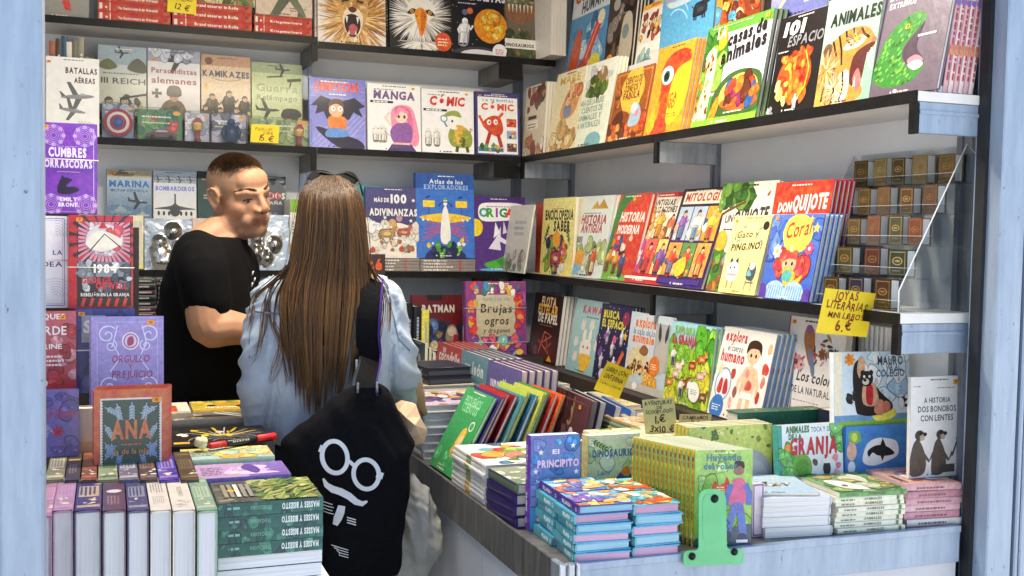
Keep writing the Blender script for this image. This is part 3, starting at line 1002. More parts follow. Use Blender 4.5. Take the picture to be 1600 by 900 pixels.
def a_comic2(a):
    a.bg('413c78'); a.r(.05, .03, .95, .92, 'f2efe8')
    a.t('YA TE INVITAS', .5, .85, .05, '4d7fa8', .72, 1)
    a.t('CÓMIC', .5, .72, .13, 'd8492c', .74, 2, 0, 0, .05)
    a.cv([(.15, .5), (.35, .62), (.55, .6), (.62, .4), (.5, .3), (.3, .36)], 'c8442e')
    a.l([(.2, .45), (.08, .62)], .06, 'd85a36'); a.l([(.5, .58), (.62, .68)], .06, 'd85a36')
    a.l([(.32, .36), (.22, .12)], .08, 'a83524'); a.l([(.5, .34), (.58, .13)], .08, 'a83524')
    a.e(.3, .52, .05, .06, 'f3ead8'); a.e(.45, .53, .05, .06, 'f3ead8'); a.e(.31, .52, .02, .02, K); a.e(.46, .53, .02, .02, K)
    a.r(.06, .06, .62, .12, '3d6f9c'); a.clut(.08, .08, .6, .16, ['5b9a4a', '2f5f38', 'c9a24a'], 12, .02, .05)
    for v, c in ((.46, 'c5432f'), (.27, '8fa5c0'), (.07, '5a4a44')):
        a.r(.7, v, .92, v+.13, c); a.clut(.72, v+.02, .9, v+.11, ['e8c99a', '3a2f38', 'd8702f'], 7, .01, .03)
    a.bars(.2, .935, .8, .97, 1, 'd8d4ea')
BW('white covered comic manual with an orange monster, framed in violet', 744, 813, 240, 143, Z1, a_comic2, cover='3d3872', T=.02, sticker=(.1, .93, .013, ''))
# --- big animal books on the top right segment
ZT2 = ZTOP-.012
def a_lion(a):
    a.bg('e3ddd4', 'efeae2')
    a.fur(.55, .33, .2, .62, ['b98448', 'd0a05a', '8d5c2c', 'e2bb78', 'a06f38'], 340, .035)
    a.fur(.52, .34, .12, .40, ['d9ae6c', 'c2904e', 'e9c98e', '9b6a34'], 220, .028)
    a.cv([(.3, .52), (.42, .64), (.62, .64), (.74, .5), (.7, .3), (.6, .14), (.42, .14), (.33, .3)], 'cf9f5c')
    a.clut(.36, .42, .68, .6, ['dcb478', 'b98546', 'e8cb98', 'c49650'], 30, .02, .05)
    a.cv([(.4, .42), (.5, .46), (.62, .42), (.66, .3), (.58, .12), (.44, .12), (.36, .3)], 'ead9bd')
    a.cv([(.4, .34), (.5, .38), (.6, .34), (.62, .22), (.55, .11), (.46, .11), (.39, .22)], '2a1211')
    a.cv([(.45, .22), (.52, .26), (.58, .2), (.53, .13), (.47, .13)], 'b4575c')
    for x, d in ((.42, 1), (.58, 1)): a.p([(x-.02, .345), (x+.02, .345), (x, .26)], 'f1eada')
    for x in (.45, .55): a.p([(x-.015, .13), (x+.015, .13), (x, .18)], 'f1eada')
    a.cv([(.44, .44), (.5, .47), (.57, .44), (.53, .4), (.48, .4)], '59352a')
    for x, s in ((.4, 1), (.62, -1)): a.l([(x-.05, .535-.01*s), (x+.05, .535+.01*s)], .03, '3a2312')
    a.fur(.52, .1, .02, .1, ['d9bd8c', 'efdfc0'], 40, .02, 1, 200, 340)
    a.blob(.88, .92, .13, '6a3f63', .12); a.bars(.79, .86, .97, .96, 3, 'e6c8e0')
BW('large animal book with a roaring lion on its cover', 497, 603, 72, -62, ZT2, a_lion, cover='dcd6cc', T=.02, copies=1, du=-.008, clabel='{} copy edge left of the roaring lion book')
def a_eagle(a):
    a.bg('1b1614', '241d19')
    a.fur(.48, .42, .1, .52, ['f2f0ea', 'dcd8ce', 'c6c0b4', 'ffffff', 'a8a196'], 420, .03, 1)
    a.fur(.5, .12, .05, .4, ['e8e4da', 'c9c2b4', '8a8278', 'ffffff'], 160, .03, .8, 190, 350)
    a.cv([(.3, .55), (.5, .68), (.72, .56), (.7, .42), (.5, .34), (.32, .42)], 'ecE8e0'.lower())
    for x, s in ((.36, 1), (.65, -1)):
        a.cv([(x-.08, .47-.02*s), (x, .51), (x+.08, .47+.02*s), (x, .44)], '3a332c')
        a.e(x, .475, .028, .03, 'e0a52c'); a.e(x, .475, .013, .014, '100c0a')
    a.cv([(.4, .46), (.5, .53), (.6, .46), (.58, .3), (.51, .17), (.45, .3)], 'e58f24')
    a.cv([(.5, .5), (.58, .45), (.56, .3), (.51, .2)], 'c96d16')
    a.e(.43, .42, .012, .02, '7a420e'); a.e(.57, .42, .012, .02, '7a420e')
    a.t('ANIMALES', .5, .74, .12, 'e2a22e', .84, 2)
    a.bars(.62, .69, .92, .72, 1, 'd8b880')
    a.blob(.86, .13, .14, 'd5542a', .06); a.bars(.77, .08, .95, .19, 3, 'f6d9b8')
BW('black animal book with a white eagle head on its cover', 609, 706, 78, -52, ZT2, a_eagle, cover='1d1815', T=.022, copies=1, du=-.008, clabel='{} copy edge left of the white eagle book')
def a_space(a):
    a.bg('0e0c12', '15121c')
    for i in range(46): a.e(a.rd.random(), a.rd.random(), .007, .007, a.rd.choice(['e9e6f2', 'c8b8d0', 'e0b070']), 0, 5)
    a.e(.7, .36, .3, .3, 'd98a1e'); a.clut(.5, .24, .9, .5, ['f0b93a', 'e59a22', 'c06f16', 'f8d468'], 34, .025, .07)
    a.e(.33, .52, .055, .055, 'd2603a')
    a.cv([(.02, .04), (.4, .1), (.8, .08), (1, .04), (1, 0), (0, 0)], '3c3a44'); a.e(.5, .0, .35, .1, 'd8d6dc')
    a.man(.2, .12, .46, 'e9e9ee', 'f1f1f4', 'dfe0e6', 'd2d3da', .1); a.e(.24, .5, .05, .05, '5a6a86')
    a.t('UNIVERSO', .5, .78, .13, 'b9d3e8', .95, 2); a.t('PLANETAS', .6, .655, .12, 'f1efe8', .74, 2); a.t('Y', .14, .655, .1, 'f1efe8', None, 2)
    a.bars(.12, .6, .5, .63, 1, 'c9c4d0')
    a.blob(.86, .06, .13, 'f3f0ea', .05); a.bars(.78, .03, .95, .1, 3, 'c23a3a')
BW('black space book with an astronaut and an orange planet', 706, 793, 85, -48, ZT2, a_space, cover='100e14', T=.02)
def a_dino(a):
    a.bg('57493c', '8d8478')
    a.cv([(.05, .9), (.5, 1), (.95, .85), (.98, .5), (.7, .38), (.3, .42), (.05, .6)], '6f6a4c')
    a.clut(.1, .5, .95, .95, ['5f5a3e', '8a8460', '4a4632', 'a09a78'], 60, .03, .08)
    a.cv([(.05, .55), (.5, .5), (.95, .58), (.9, .42), (.5, .36), (.1, .4)], '8a5f42')
    for i in range(7): a.p([(.12+.12*i, .56), (.18+.12*i, .56), (.15+.12*i, .47)], 'e9e2cc')
    a.clut(0, .0, 1, .3, ['4b5a34', '7a6a44', '3a3f2a'], 26, .05, .12)
    a.r(0, .1, 1, .2, 'e4e0d6'); a.t('DINOSAURIOS', .45, .12, .09, '26211c', .95, 2)
BW('brown dinosaur book with toothed jaws, last face-out on the top shelf', 789, 838, 88, -60, ZT2, a_dino, cover='b9ae9c', T=.02, copies=1, du=.036, clabel='{} copy peeping out right of the brown dinosaur book')
for i in range(5):
    x = 862+i*4
    M = frame_M(hit(x, 90, 'y', YS+.06+.002*i)*1.0, -Y, Z, -X)
    M.translation.z = ZT2+.0005
    M.translation.x = 1.735+.0146*i
    b_ = book('thin white spined album, %s from the brown dinosaur book' % ORD[i], .2, .29, .013, M, cover='e9e6de', spine='efece6', sart=(lambda a: (a.bars(.3, .3, .8, .7, 1, '4a4a4a', .8), a.r(.06, .1, .1, .9, 'b89a6a')), 1), kind='soft', name='album', group='white albums at the end of the top shelf')

# --- war books on the top left segment
ZT1 = ZTOP+.005
REDS = 'b5402f'
def red_spine(title):
    def f(a):
        a.r(.02, .2, .06, .8, 'd9d4c8'); a.bars(.1, .3, .13, .7, 1, 'f0e6d8'); a.t(title, .55, .28, .036, 'f3ddcf', .55, 2); a.e(.93, .5, .02, .014, '3a4a2c'); a.r(.16, .05, .17, .95, 'e8d9c8')
    return f
def red_pile(what, x0, x1, n, title, y=62):
    p0, p1 = hit(x0, y, 'y', YS+.02), hit(x1, y, 'y', YS+.02)
    return pile(what, (p1.x, p1.y, ZT1+.0005), 90, .19, p1.x-p0.x, .036, n, None, None, jit=.001, cover=REDS, sart=(red_spine(title), -1), mat='matte_print', group='red war books lying in piles on the top shelf')[1]
zr = red_pile('red spined war book in the leftmost red pile', 153, 266, 3, 'Von Goethe kommt in der Wehrmacht')
zr = red_pile('red spined war book in the middle red pile', 269, 393, 3, 'Brand unserer in Rolle')
zr2 = red_pile('red spined war book in the right hand red pile', 397, 487, 2, 'Kriegsmarinero')
def a_warcol(a):
    a.bg('b9b4a4', 'cac4b4'); a.clut(0, 0, 1, 1, ['8a8578', '5f5a50', 'd8d2c4', '75604a', 'a39c8c', '3f3c36'], 90, .03, .1)
    a.t('WEHRMACHT', .5, .7, .1, '2c2a26', .8, 2)
BW('war book covered in grey troop photographs, on the leftmost red pile', 156, 220, 16, -70, zr, a_warcol, cover='8a8578')
BW('dark war photo book on the red piles behind the yellow price card', 222, 268, 17, -70, zr, lambda a: (a.bg('4a4742', '6a655c'), a.clut(0, 0, 1, .6, ['2f2d2a', '8f897c', '5a554c', 'b0a898'], 60, .03, .1)), cover='4a4742')
def a_plane1(a):
    a.bg('d9cfa8', 'c9cdc0'); a.clut(0, 0, 1, .2, ['a89a68', '8a7f52', 'c9bc8c'], 20, .06, .14)
    a.aero(.52, .34, .95, '5a6b34', '47562a', 140); a.aero(.2, .75, .4, '7a7358', '635d46', 10); a.aero(.8, .62, .35, '7a7358', '635d46', 20)
BW('cream aviation book with a diving green fighter plane', 312, 398, 36, -75, zr-.012, a_plane1, cover='d0c8a8', Yp=YS+.012)
def a_plane2(a):
    a.bg('cdb7a2', 'd8d2c4'); a.aero(.55, .42, 1.1, '6e7358', '565b44', 125); a.aero(.2, .55, .5, '7f6f5c', '685a4a', 15); a.aero(.85, .6, .4, '7f6f5c', '685a4a', -5); a.bars(.6, .08, .9, .16, 2, '7a6a5a')
BW('pinkish aviation book with a grey green bomber, right of the green fighter book', 400, 488, 40, -75, zr2, a_plane2, cover='c9b49f', Yp=YS+.012)
def a_redplane(a):
    a.bg('8f8d87', 'a3a19a'); a.aero(.45, .55, 1.0, 'd8d5ce', 'c9453a', 170); a.r(.1, .5, .8, .53, 'b8382e'); a.star(.5, .3, .06, 'e8e4da')
BW('grey aviation book with a red and white plane, beside the left post', 52, 139, 37, -75, ZT1, a_redplane, cover='97958f', T=.02)
# --- war books on the second shelf, left segment
def a_reich(a):
    a.bg('cfcaa6', 'a8b4bd'); a.r(0, .8, 1, 1, '8fa0ad'); a.aero(.5, .93, .3, '3a3f44', '2e3338', 0); a.cv([(.0, .78), (.2, .86), (.4, .78), (.2, .74)], '5f6442'); a.cv([(.6, .76), (.8, .88), (1, .8), (.95, .72)], '4a5044')
    a.t('III REICH', .52, .6, .12, '45463c', .92, 1)
    a.bars(.1, .7, .9, .73, 1, '6a6a5a')
    a.clut(.02, .05, .98, .5, ['4a4838', '6c6850', '2f2e26', '8f8a6c', '3a382c'], 30, .05, .1)
    a.man(.22, .08, .8, 'a8a080', '2f2e26', '45432f', '3a3828'); a.man(.54, .08, .82, 'b0a888', '2a2922', '4f4c36', '3f3d2c'); a.l([(.45, .44), (1, .5)], .045, '211f1a'); a.l([(.9, .42), (.75, 0)], .03, 'b8b28e'); a.l([(.9, .42), (.98, 0)], .03, 'b8b28e')
BW('war book with olive soldiers sighting a gun, leftmost of the military covers', 153, 229, 213, 70, Z1, a_reich, cover='8f8c72', Yp=YS+.12)
def a_para(a):
    a.bg('d8d0c6', 'c8cbd2'); a.r(0, .86, 1, 1, '8a93a6'); a.aero(.55, .88, .6, '2a2c33', '1f2127', 0); a.clut(0, .9, 1, 1, ['6f7a90', 'b4bbc9'], 10, .05, .1)
    a.t('Paracaidistas', .5, .74, .1, '8f4a40', .86, 1); a.t('alemanes', .5, .63, .12, '8a4238', .86, 1)
    for an in (0, 90): a.p([(.17+.1*math.cos(R(an+q))*m, .52+.1*math.sin(R(an+q))*m*a.k) for q, m in ((-22, 1), (22, 1), (90, .15), (158, 1), (202, 1), (270, .15))], '4a4740')
    a.cv([(.22, 0), (.2, .26), (.34, .44), (.64, .44), (.76, .26), (.74, 0)], '6a563f'); a.e(.5, .49, .09, .1, 'b08a6c'); a.cv([(.37, .5), (.4, .6), (.6, .6), (.63, .5)], '4a4232'); a.clut(.26, .04, .7, .4, ['5a4833', '8a7354', '3f3424', '75603f'], 24, .03, .06); a.l([(.3, .36), (.66, .22)], .035, '1f1a16'); a.l([(.25, .18), (.6, .14)], .03, '3a3026')
    a.man(.78, .05, .56, 'c9b09a', '2f3038', '3a3c46', '2f3138')
BW('war book with a helmeted paratrooper in brown camouflage', 231, 313, 213, 75, Z1, a_para, cover='cfc8be', Yp=YS+.12, sticker=(.13, .88, .014, ''))
def a_kami(a):
    a.bg('dccfae', 'c4a98c'); a.r(0, .88, 1, 1, 'a8826a'); a.e(.15, .93, .08, .08, '5a3a2c'); a.e(.1, .64, .05, .06, 'c9a24a')
    a.t('KAMIKAZES', .5, .76, .12, '39415f', .95, 2); a.arc(.5, .78, .35, 210, 330, .01, '5a4a3a', .12)
    for x, v, h in ((.22, .28, .56), (.56, .31, .58), (.88, .28, .54), (.08, .18, .5), (.38, .16, .5), (.7, .17, .5), (.97, .16, .48), (.22, .06, .5), (.52, .05, .5), (.82, .06, .5), (.06, -.02, .44), (.36, -.04, .46), (.66, -.03, .46), (.94, -.04, .44)): a.man(x, v, h, 'c9a888', '2f2a22', a.rd.choice(['3c3826', '2c291d', '54492f', '6a5f40']), '231f18')
    a.clut(0, 0, 1, .1, ['3a3226', '5a4c38'], 12, .04, .08)
BW('war book with a group of seated pilots on a cream cover', 315, 392, 216, 85, Z1, a_kami, cover='cbb898', Yp=YS+.12)
def a_guerra(a):
    a.bg('c3cc96', 'aab98a'); a.r(0, .88, 1, 1, '8c9a78'); a.aero(.62, .93, .3, '2f332c', '23261f'); a.l([(.3, .83), (.62, .85)], .03, '3a3d30'); a.l([(.7, .8), (.98, .82)], .06, '34372c'); a.l([(.78, .8), (.74, .7)], .03, '34372c')
    a.t('Guerra', .5, .66, .15, '8f9a6a', .82, 1); a.t('Relámpago', .5, .56, .1, '7c885c', .8, 1)
    a.aero(.32, .44, .46, '2f3628', '232a1e'); a.cv([(.05, .12), (.1, .22), (.4, .24), (.55, .14), (.5, .06), (.1, .06)], '4a3f2a'); a.l([(.3, .22), (.56, .26)], .02, '55472f')
    a.cv([(.6, .1), (.62, .3), (.7, .4), (.88, .38), (.95, .24), (.9, .08), (.98, 0), (.55, 0)], '3f3829'); a.cv([(.58, .36), (.64, .46), (.9, .46), (.98, .38), (.78, .34)], '231f18'); a.cv([(.62, .14), (.66, .32), (.78, .33), (.76, .15)], 'b39572')
BW('pale green war book with an officer in a peaked cap', 394, 473, 219, 97, Z1, a_guerra, cover='b4bf8e', Yp=YS+.12)
def a_batal(a):
    a.bg('efece4', 'f1efe9'); a.t('BATALLAS', .66, .8, .11, '5a3f33', .6, 2); a.t('AÉREAS', .72, .68, .1, '5a3f33', .4, 2)
    a.aero(.6, .5, .62, '85878a', '5f6265', 4); a.aero(.5, .32, .5, '85878a', '5f6265', -8); a.bars(.6, .14, .92, .2, 3, 'a8a49c'); a.cv([(.1, .0), (.25, .07), (.5, .02), (.5, 0)], '6a6660')
BW('white book about air battles with two grey aeroplanes', 72, 155, 214, 88, Z1, a_batal, cover='ece9e1', Yp=YS+.02, sticker=(.05, .93, .014, ''), T=.02)
for i, (x, c, h) in enumerate(((82, '9a5a3c', .25), (92, '4a4038', .24), (101, '2f4f6a', .25), (108, 'd8d4c8', .25), (117, '6a6a5c', .24), (127, '8a8a78', .25))):
    p = hit(x, 210, 'y', YS+.1)
    book(['rust', 'dark brown', 'navy', 'white', 'grey green', 'pale olive'][i]+' spine in the row behind the air battles book', .15, .36+.01*(i % 3), .022, frame_M(Vector((p.x+.011, p.y, Z1+.0005)), Y, Z, X), cover=c, sart=(lambda a: a.bars(.5, .3, .85, .7, 1, 'e0dccf', .8), 1), group='spines behind the air battles book')
# --- naval books on the third shelf, on a ledge behind the silver toy packs
Z3S = Z2
rs = boxes('display_riser', 'white_board', [((-1.2, YS+.16, Z3S+.0005), (.75, YB-.002, Z3S+.17))]); tag(rs, 'white riser block behind the silver toy packs, under the ship and bomber books', 'riser')
ZR = Z3S+.1705
def a_marina(a):
    a.bg('3f5a7a', 'a9bccb'); a.cv([(0, .3), (.3, .36), (.7, .3), (1, .36), (1, 0), (0, 0)], '5d7a94'); a.r(0, .86, 1, 1, 'b5a88a'); a.ship(.35, .88, .5, '8a7a5a', '77684a')
    a.t('MARINA', .5, .69, .14, '2c62a4', .9, 2); a.t('MILITAR ESPAÑOLA', .5, .6, .06, '355a84', .84, 1)
    a.ship(.32, .2, .5, '7f8c94', '8f9ca4'); a.aero(.7, .42, .45, '2f3a48', '26303c', -6); a.ship(.8, .16, .3, 'b9b2a0', 'a8a190'); a.clut(0, 0, 1, .14, ['33506e', '6f8aa2', '4a6680'], 20, .04, .1)
BW('blue naval book with a grey warship and a jet', 167, 237, 343, 265, ZR, a_marina, cover='40597a', Yp=YS+.18, sticker=(.12, .93, .016, ''))
def a_bomb(a):
    a.bg('e2ded8', 'bcc8d6'); a.r(0, .78, 1, .9, '8f98a4')
    for x in (.12, .38, .63, .88): a.aero(x, .84, .2, '3f444c', '33373e')
    a.t('BOMBARDEROS', .5, .64, .1, '6f6fc0', .9, 2); a.r(.48, .4, .52, .58, '4a4f55'); a.cv([(0, .3), (.4, .36), (.5, .42), (.6, .36), (1, .3), (.6, .28), (.5, .16), (.4, .28)], '474c50')
    for x in (.12, .24, .36, .64, .76, .88): a.e(x, .22, .03, .06, '33373a', 0, 8)
    a.e(.5, .26, .12, .13, '3f4446')
BW('pale book with a grey bomber seen head on', 240, 307, 344, 267, ZR, a_bomb, cover='cfd0d0', Yp=YS+.18)
BW('dark green war book half hidden behind the head of the man', 309, 372, 344, 268, ZR, lambda a: (a.bg('1f4a44', '12201f'), a.cv([(.1, .06), (.5, .14), (.9, .08), (.9, 0), (.1, 0)], '8a5a4a'), a.bars(.1, .84, .35, .9, 1, 'c86a54'), a.bars(.15, .5, .4, .6, 2, 'a9c0ba')), cover='15302d', Yp=YS+.18)
def a_dos(a):
    a.bg('3c4245', '596064'); a.clut(0, 0, 1, .25, ['6d757a', '24292c', '8d9599'], 22, .05, .12); a.clut(.3, .82, 1, .95, ['17191b', '7a8084'], 10, .05, .1); a.t('ALIADOS', .5, .56, .16, 'd8d4cf', .95, 2); a.t('DOS', .6, .56, .16, 'c4454c', .5, 2); a.t('ESPAÑA', .6, .45, .08, 'c9c6c2', .6, 2)
BW('charcoal war book between the face of the man and the woman', 390, 447, 344, 275, ZR, a_dos, cover='3f4548', Yp=YS+.18)
for i in range(3):
    p = hit(457+8*i, 400, 'y', YS+.03)
    book('green topped spine, %s from the left, beside the left shelf bracket' % ORD[i], .17, .285, .022, frame_M(Vector((p.x+.011, p.y, Z2+.0005)), Y, Z, X), cover='e3e2d4', sart=(lambda a: (a.r(.82, .02, 1, .98, '7fae3c'), a.r(0, .02, .2, .98, '3f4a2c'), a.r(.2, .02, .38, .98, 'd99a2c'), a.bars(.45, .3, .75, .7, 1, '8a8a80', .8)), 1), group='green topped spines')
# --- right segment: riddles, atlas, origami
zp = Z2
pls = []
for x0, x1 in ((578, 655), (657, 742)):
    p0, p1 = hit(x0, 418, 'y', YS+.02), hit(x1, 418, 'y', YS+.02)
    _, zt = pile('grey paperback in the flat pile under the '+('riddle book' if x0 < 600 else 'blue atlas'), (p1.x, p1.y, Z2+.0005), 90, .16, p1.x-p0.x, .0125, 4, cover='8a827c', kind='soft', jit=.001,
        sart=(lambda a: (a.bars(.05, .2, .6, .8, 1, 'd8d2c8', .8), a.e(.72, .5, .018, .022, 'd8562a'), a.e(.3, .5, .012, .02, 'e8e2d8')), -1), group='grey paperbacks lying under the riddle book and the atlas')
def a_adiv(a):
    a.bg('3d3a68', '4a4678'); a.cv([(0, .42), (.2, .5), (.4, .44), (.6, .5), (.85, .46), (1, .52), (1, 0), (0, 0)], 'e9e2d6'); a.clut(0, .3, 1, .46, ['f4efe6', 'dcd3c6'], 24, .05, .1)
    a.t('100', .62, .78, .15, 'f4f1ea', .3, 2); a.t('MÁS DE', .3, .79, .07, 'f4f1ea', .28, 2); a.t('ADIVINANZAS', .52, .6, .12, 'efeae0', .9, 2)
    for u, v in ((.15, .5), (.85, .53), (.36, .57), (.9, .82)): a.star(u, v, .04, 'f2efe8')
    a.e(.63, .56, .06, .06, 'b78aa0'); a.beast(.4, .26, .3, 'b08a52', 'd8bc82'); a.beast(.72, .3, .24, 'b0604a', 'd8a078'); a.e(.5, .5, .07, .07, 'c9a06a')
    a.clut(.1, .06, .9, .24, ['c9543a', 'd8c9a8', 'a86a3c', 'f6f1e6', '8a9a9a'], 30, .02, .05)
BW('navy riddle book with animals on a cloud', 572, 655, 397, 292, zt, a_adiv, cover='413d6c')
BW('teal book edge peeping out left of the navy riddle book', 552, 600, 398, 290, zt, None, cover='3f9a98', Yp=YS+.07)
def a_atlas(a):
    a.bg('3f74c8', '356bc0'); a.r(0, .82, 1, 1, '24509c'); a.t('Atlas de los', .52, .88, .07, 'd5e2f2', .58, 1, 0, 0, .1); a.t('EXPLORADORES', .52, .815, .07, '8fb0dd', .76, 2)
    for x in (.22, .78): a.r(x-.1, .6, x+.1, .68, 'e9c93c'); a.l([(x, .6), (x, .5)], .014, '2c4a86'); a.l([(x-.06, .71), (x+.02, .73)], .03, '1f3a6c')
    a.cv([(.05, .48), (.3, .52), (.5, .53), (.72, .52), (.95, .48), (.7, .43), (.5, .42), (.3, .43)], 'e6bf34')
    for i in range(6): a.l([(.1+.015*i, .2+.045*i), (.4, .3+.02*i)], .016, 'c2423c'); a.l([(.9-.015*i, .2+.045*i), (.6, .3+.02*i)], .016, 'c2423c')
    a.cv([(.42, .2), (.44, .5), (.5, .62), (.56, .5), (.58, .2)], 'e9e6de'); a.e(.5, .66, .035, .06, 'f1eee6'); a.e(.5, .7, .03, .025, '5aa04a'); a.arc(.5, .58, .12, 20, 160, .02, '1f3a6c')
    a.e(.5, .0, .36, .2, '2a2f62'); a.clut(.25, .02, .75, .16, ['4a9a3c', '2c2c5c', '7ab84a', '1f2450'], 22, .03, .06)
    for x in (.12, .2, .8, .88): a.star(x, .45, .03, 'e8e4da')
    for x in (.25, .75): a.clut(x-.06, .14, x+.06, .22, ['e8c43c', 'f1eee6'], 4, .02, .04)
BW('tall blue atlas with a yellow winged figure', 651, 742, 398, 271, zt, a_atlas, cover='2d5cae', spine='24509a', T=.03)
def a_orig(a):
    a.bg('54307c', '4c2c74'); a.cv([(.12, .88), (.4, .92), (.95, .9), (.93, .72), (.6, .68), (.15, .68)], 'f1ece6'); a.bars(.25, .86, .8, .89, 1, 'b46ac0')
    for i, (ch, c) in enumerate(zip('ORIGAMI', ('2f9a8a', '3f9a3c', '8a3fa8', '2f8a4a', 'd8402c', '3a6fc0', 'e0a02c'))): a.t(ch, .2+.125*i, .73, .15, c, None, 2)
    a.e(.04, .58, .14, .16, 'e8cb2e'); a.p([(.28, .3), (.42, .44), (.52, .6), (.52, .46), (.66, .4), (.62, .36), (.5, .4), (.52, .28)], 'dcd6e2'); a.p([(.38, .44), (.42, .66), (.5, .52)], 'eeeaf2'); a.p([(.56, .5), (.58, .68), (.64, .52)], 'cdc6d6')
    a.p([(.7, .58), (.86, .5), (.84, .44), (.72, .5)], 'd84a7c'); a.cv([(.2, .1), (.45, .16), (.7, .24), (.74, .14), (.55, .06), (.3, .04)], '4fa83c'); a.p([(.4, .14), (.7, .22), (.55, .06)], '3a8a2e')
    a.e(.5, .02, .4, .03, '5aa0c8')
BW('purple paper folding book with a white folded donkey', 741, 822, 418, 307, Z2, a_orig, cover='4f2d78')
# ------------------------------------------------------------------ books on the right wall
def RW(label, bl, br, tl, z, art=None, Xp=XS+.025, T=.014, **kw):
    return stand(label, bl, br, tl, ('x', Xp), z, art=art, T=T, lean=.2, **kw)
# --- upper shelf, front row (from the corner towards the viewer)
def a_sepia(a):
    a.bg('cfc4a6', 'ddd4bc'); a.clut(0, .0, 1, .25, ['8a4a3a', 'b8775a', 'e6dcc8'], 14, .06, .14); a.clut(.1, .65, .95, .95, ['8f4a42', 'b9846a', '6a4a3a'], 14, .05, .12); a.r(.2, .52, .6, .57, '3a2f2a'); a.r(.15, .38, .7, .5, 'e9e2d0'); a.bars(.2, .4, .65, .48, 2, '6a5a4a')
RW('sepia booklet nearest the corner on the upper right shelf', (816, 240), (848, 236), (823, 138), Z1, a_sepia, cover='cbbf9f', kind='soft', copies=5, du=0.0018, T=.012, group='sepia booklets by the corner', clabel='{} sepia booklet edge behind the front one by the upper shelf corner')
def a_cream(a):
    a.bg('e6d9a8', 'e9dfb8'); a.cv([(.3, .45), (.5, .75), (.9, .8), (.85, .5), (.6, .4)], 'd99a5a'); a.e(.55, .5, .14, .1, '7a8aa8'); a.clut(.1, 0, .9, .3, ['cfa860', 'e6cf98', 'b98a4a'], 14, .07, .15); a.t('MARE', .5, .85, .1, 'd8b45a', .7, 1); a.clut(.5, .6, .9, .78, ['c9744a', 'e6b88a'], 6, .05, .1)
RW('cream picture book with an orange figure, beside the sepia booklets', (853, 234), (897, 227), (872, 118), Z1, a_cream, cover='e3d6a6', kind='soft', copies=3, du=-0.0120, T=.010, clabel='{} pale booklet edge showing left of the cream picture book', group='pale booklets beside the cream book')
def a_pgreen(a):
    a.bg('dfe6cc', 'e9ecdc'); a.cv([(.3, .62), (.45, .78), (.62, .88), (.8, .82), (.85, .64), (.6, .58)], '7f8f3a'); a.clut(.35, .62, .82, .84, ['5f7a34', 'a8a83c', 'c9b84a', '4a5f2a'], 16, .04, .09); a.cv([(.55, .82), (.68, .93), (.8, .86), (.78, .76)], '9a7a4a')
    for i, s in enumerate(('PARA QUE LA MADRE', 'Y CUENTOS DE', 'ANIMALES Y', 'LA NATURALEZA')): a.t(s, .5, .5-.09*i, .062, '7f9a8a', .62, 1, 0, 0, .08)
    a.e(.68, .06, .2, .1, '7ab0b4'); a.clut(.05, .7, .95, .95, ['c9d0c8', 'd9c0c8'], 8, .02, .05); a.leaf(.15, .1, .1, 40, '4a5a3a')
RW('pale green picture book with a bear on a mossy hill', (884, 230), (944, 221), (905, 108), Z1, a_pgreen, cover='dfe5d0', copies=2, du=0.0018, T=.013, clabel='{} copy edge showing behind the pale green picture book')
def a_brown(a):
    a.bg('8a4a22', 'a35a2a'); a.frame(.03, .02, 'c98a3c'); a.clut(.05, .04, .95, .24, ['c8622a', '6a3418', 'd98a3a', 'b84a1f'], 26, .05, .1); a.e(.52, .7, .32, .24, 'dba83a'); a.blob(.52, .7, .3, 'e3b94a', .12, 14)
    for i, s in enumerate(('CUENTOS DE', 'CONEJOS Y', 'FÁBULA')): a.t(s, .52, .8-.11*i, .08, '7a3a1a', .44, 2, 0, 0, .1)
    a.cv([(.56, .2), (.62, .44), (.76, .48), (.86, .34), (.8, .2)], '9fb8c8'); a.e(.66, .44, .09, .07, 'c3d2da'); a.e(.75, .36, .05, .05, 'd98a9a'); a.cv([(.1, .3), (.3, .44), (.4, .3), (.2, .24)], '5a2c18'); a.clut(.05, .3, .2, .9, ['7a3c1c', 'b86a34'], 10, .03, .07)
RW('brown and orange picture book with a blue grey elephant', (945, 221), (1003, 209), (965, 117), Z1, a_brown, cover='b0481f', copies=2, du=0.0018, T=.013, clabel='{} copy edge showing behind the brown elephant picture book')
def a_odino(a):
    a.bg('f0962a', 'f2a234'); a.cv([(.05, .0), (.3, .2), (.26, .5), (.2, .7), (.3, .85), (.55, .92), (.85, .9), (.95, .78), (.75, .74), (.6, .68), (.52, .5), (.5, .3), (.6, .1), (.55, 0)], 'e0482a')
    a.cv([(.6, .66), (.95, .75), (1, .5), (.9, .2), (.6, .1), (.52, .35)], 'f5c02e'); a.e(.38, .66, .17, .13, 'f3ede0', -15); a.e(.36, .65, .09, .08, '2f6f5a', -15); a.e(.36, .65, .06, .055, K, -15); a.e(.78, .87, .02, .015, '8a2a18'); a.e(.88, .88, .02, .015, '8a2a18')
    a.t('MÚSICA', .5, .36, .1, 'd85a1e', .5, 2, .1, 0, .2); a.t('DINO', .55, .28, .1, 'd85a1e', .34, 2, .1, 0, .2); a.bars(.35, .18, .85, .24, 2, 'e0702a'); a.cv([(.05, .2), (.2, .3), (.25, .1), (.1, .02)], 'f0b02e')
RW('bright orange picture book with a big eyed red dinosaur', (1005, 207), (1062, 198), (1031, 78), Z1, a_odino, cover='ef942a', copies=4, du=0.0018, T=.012, clabel='{} copy edge showing behind the orange dinosaur picture book', group='copies of the orange dinosaur book')
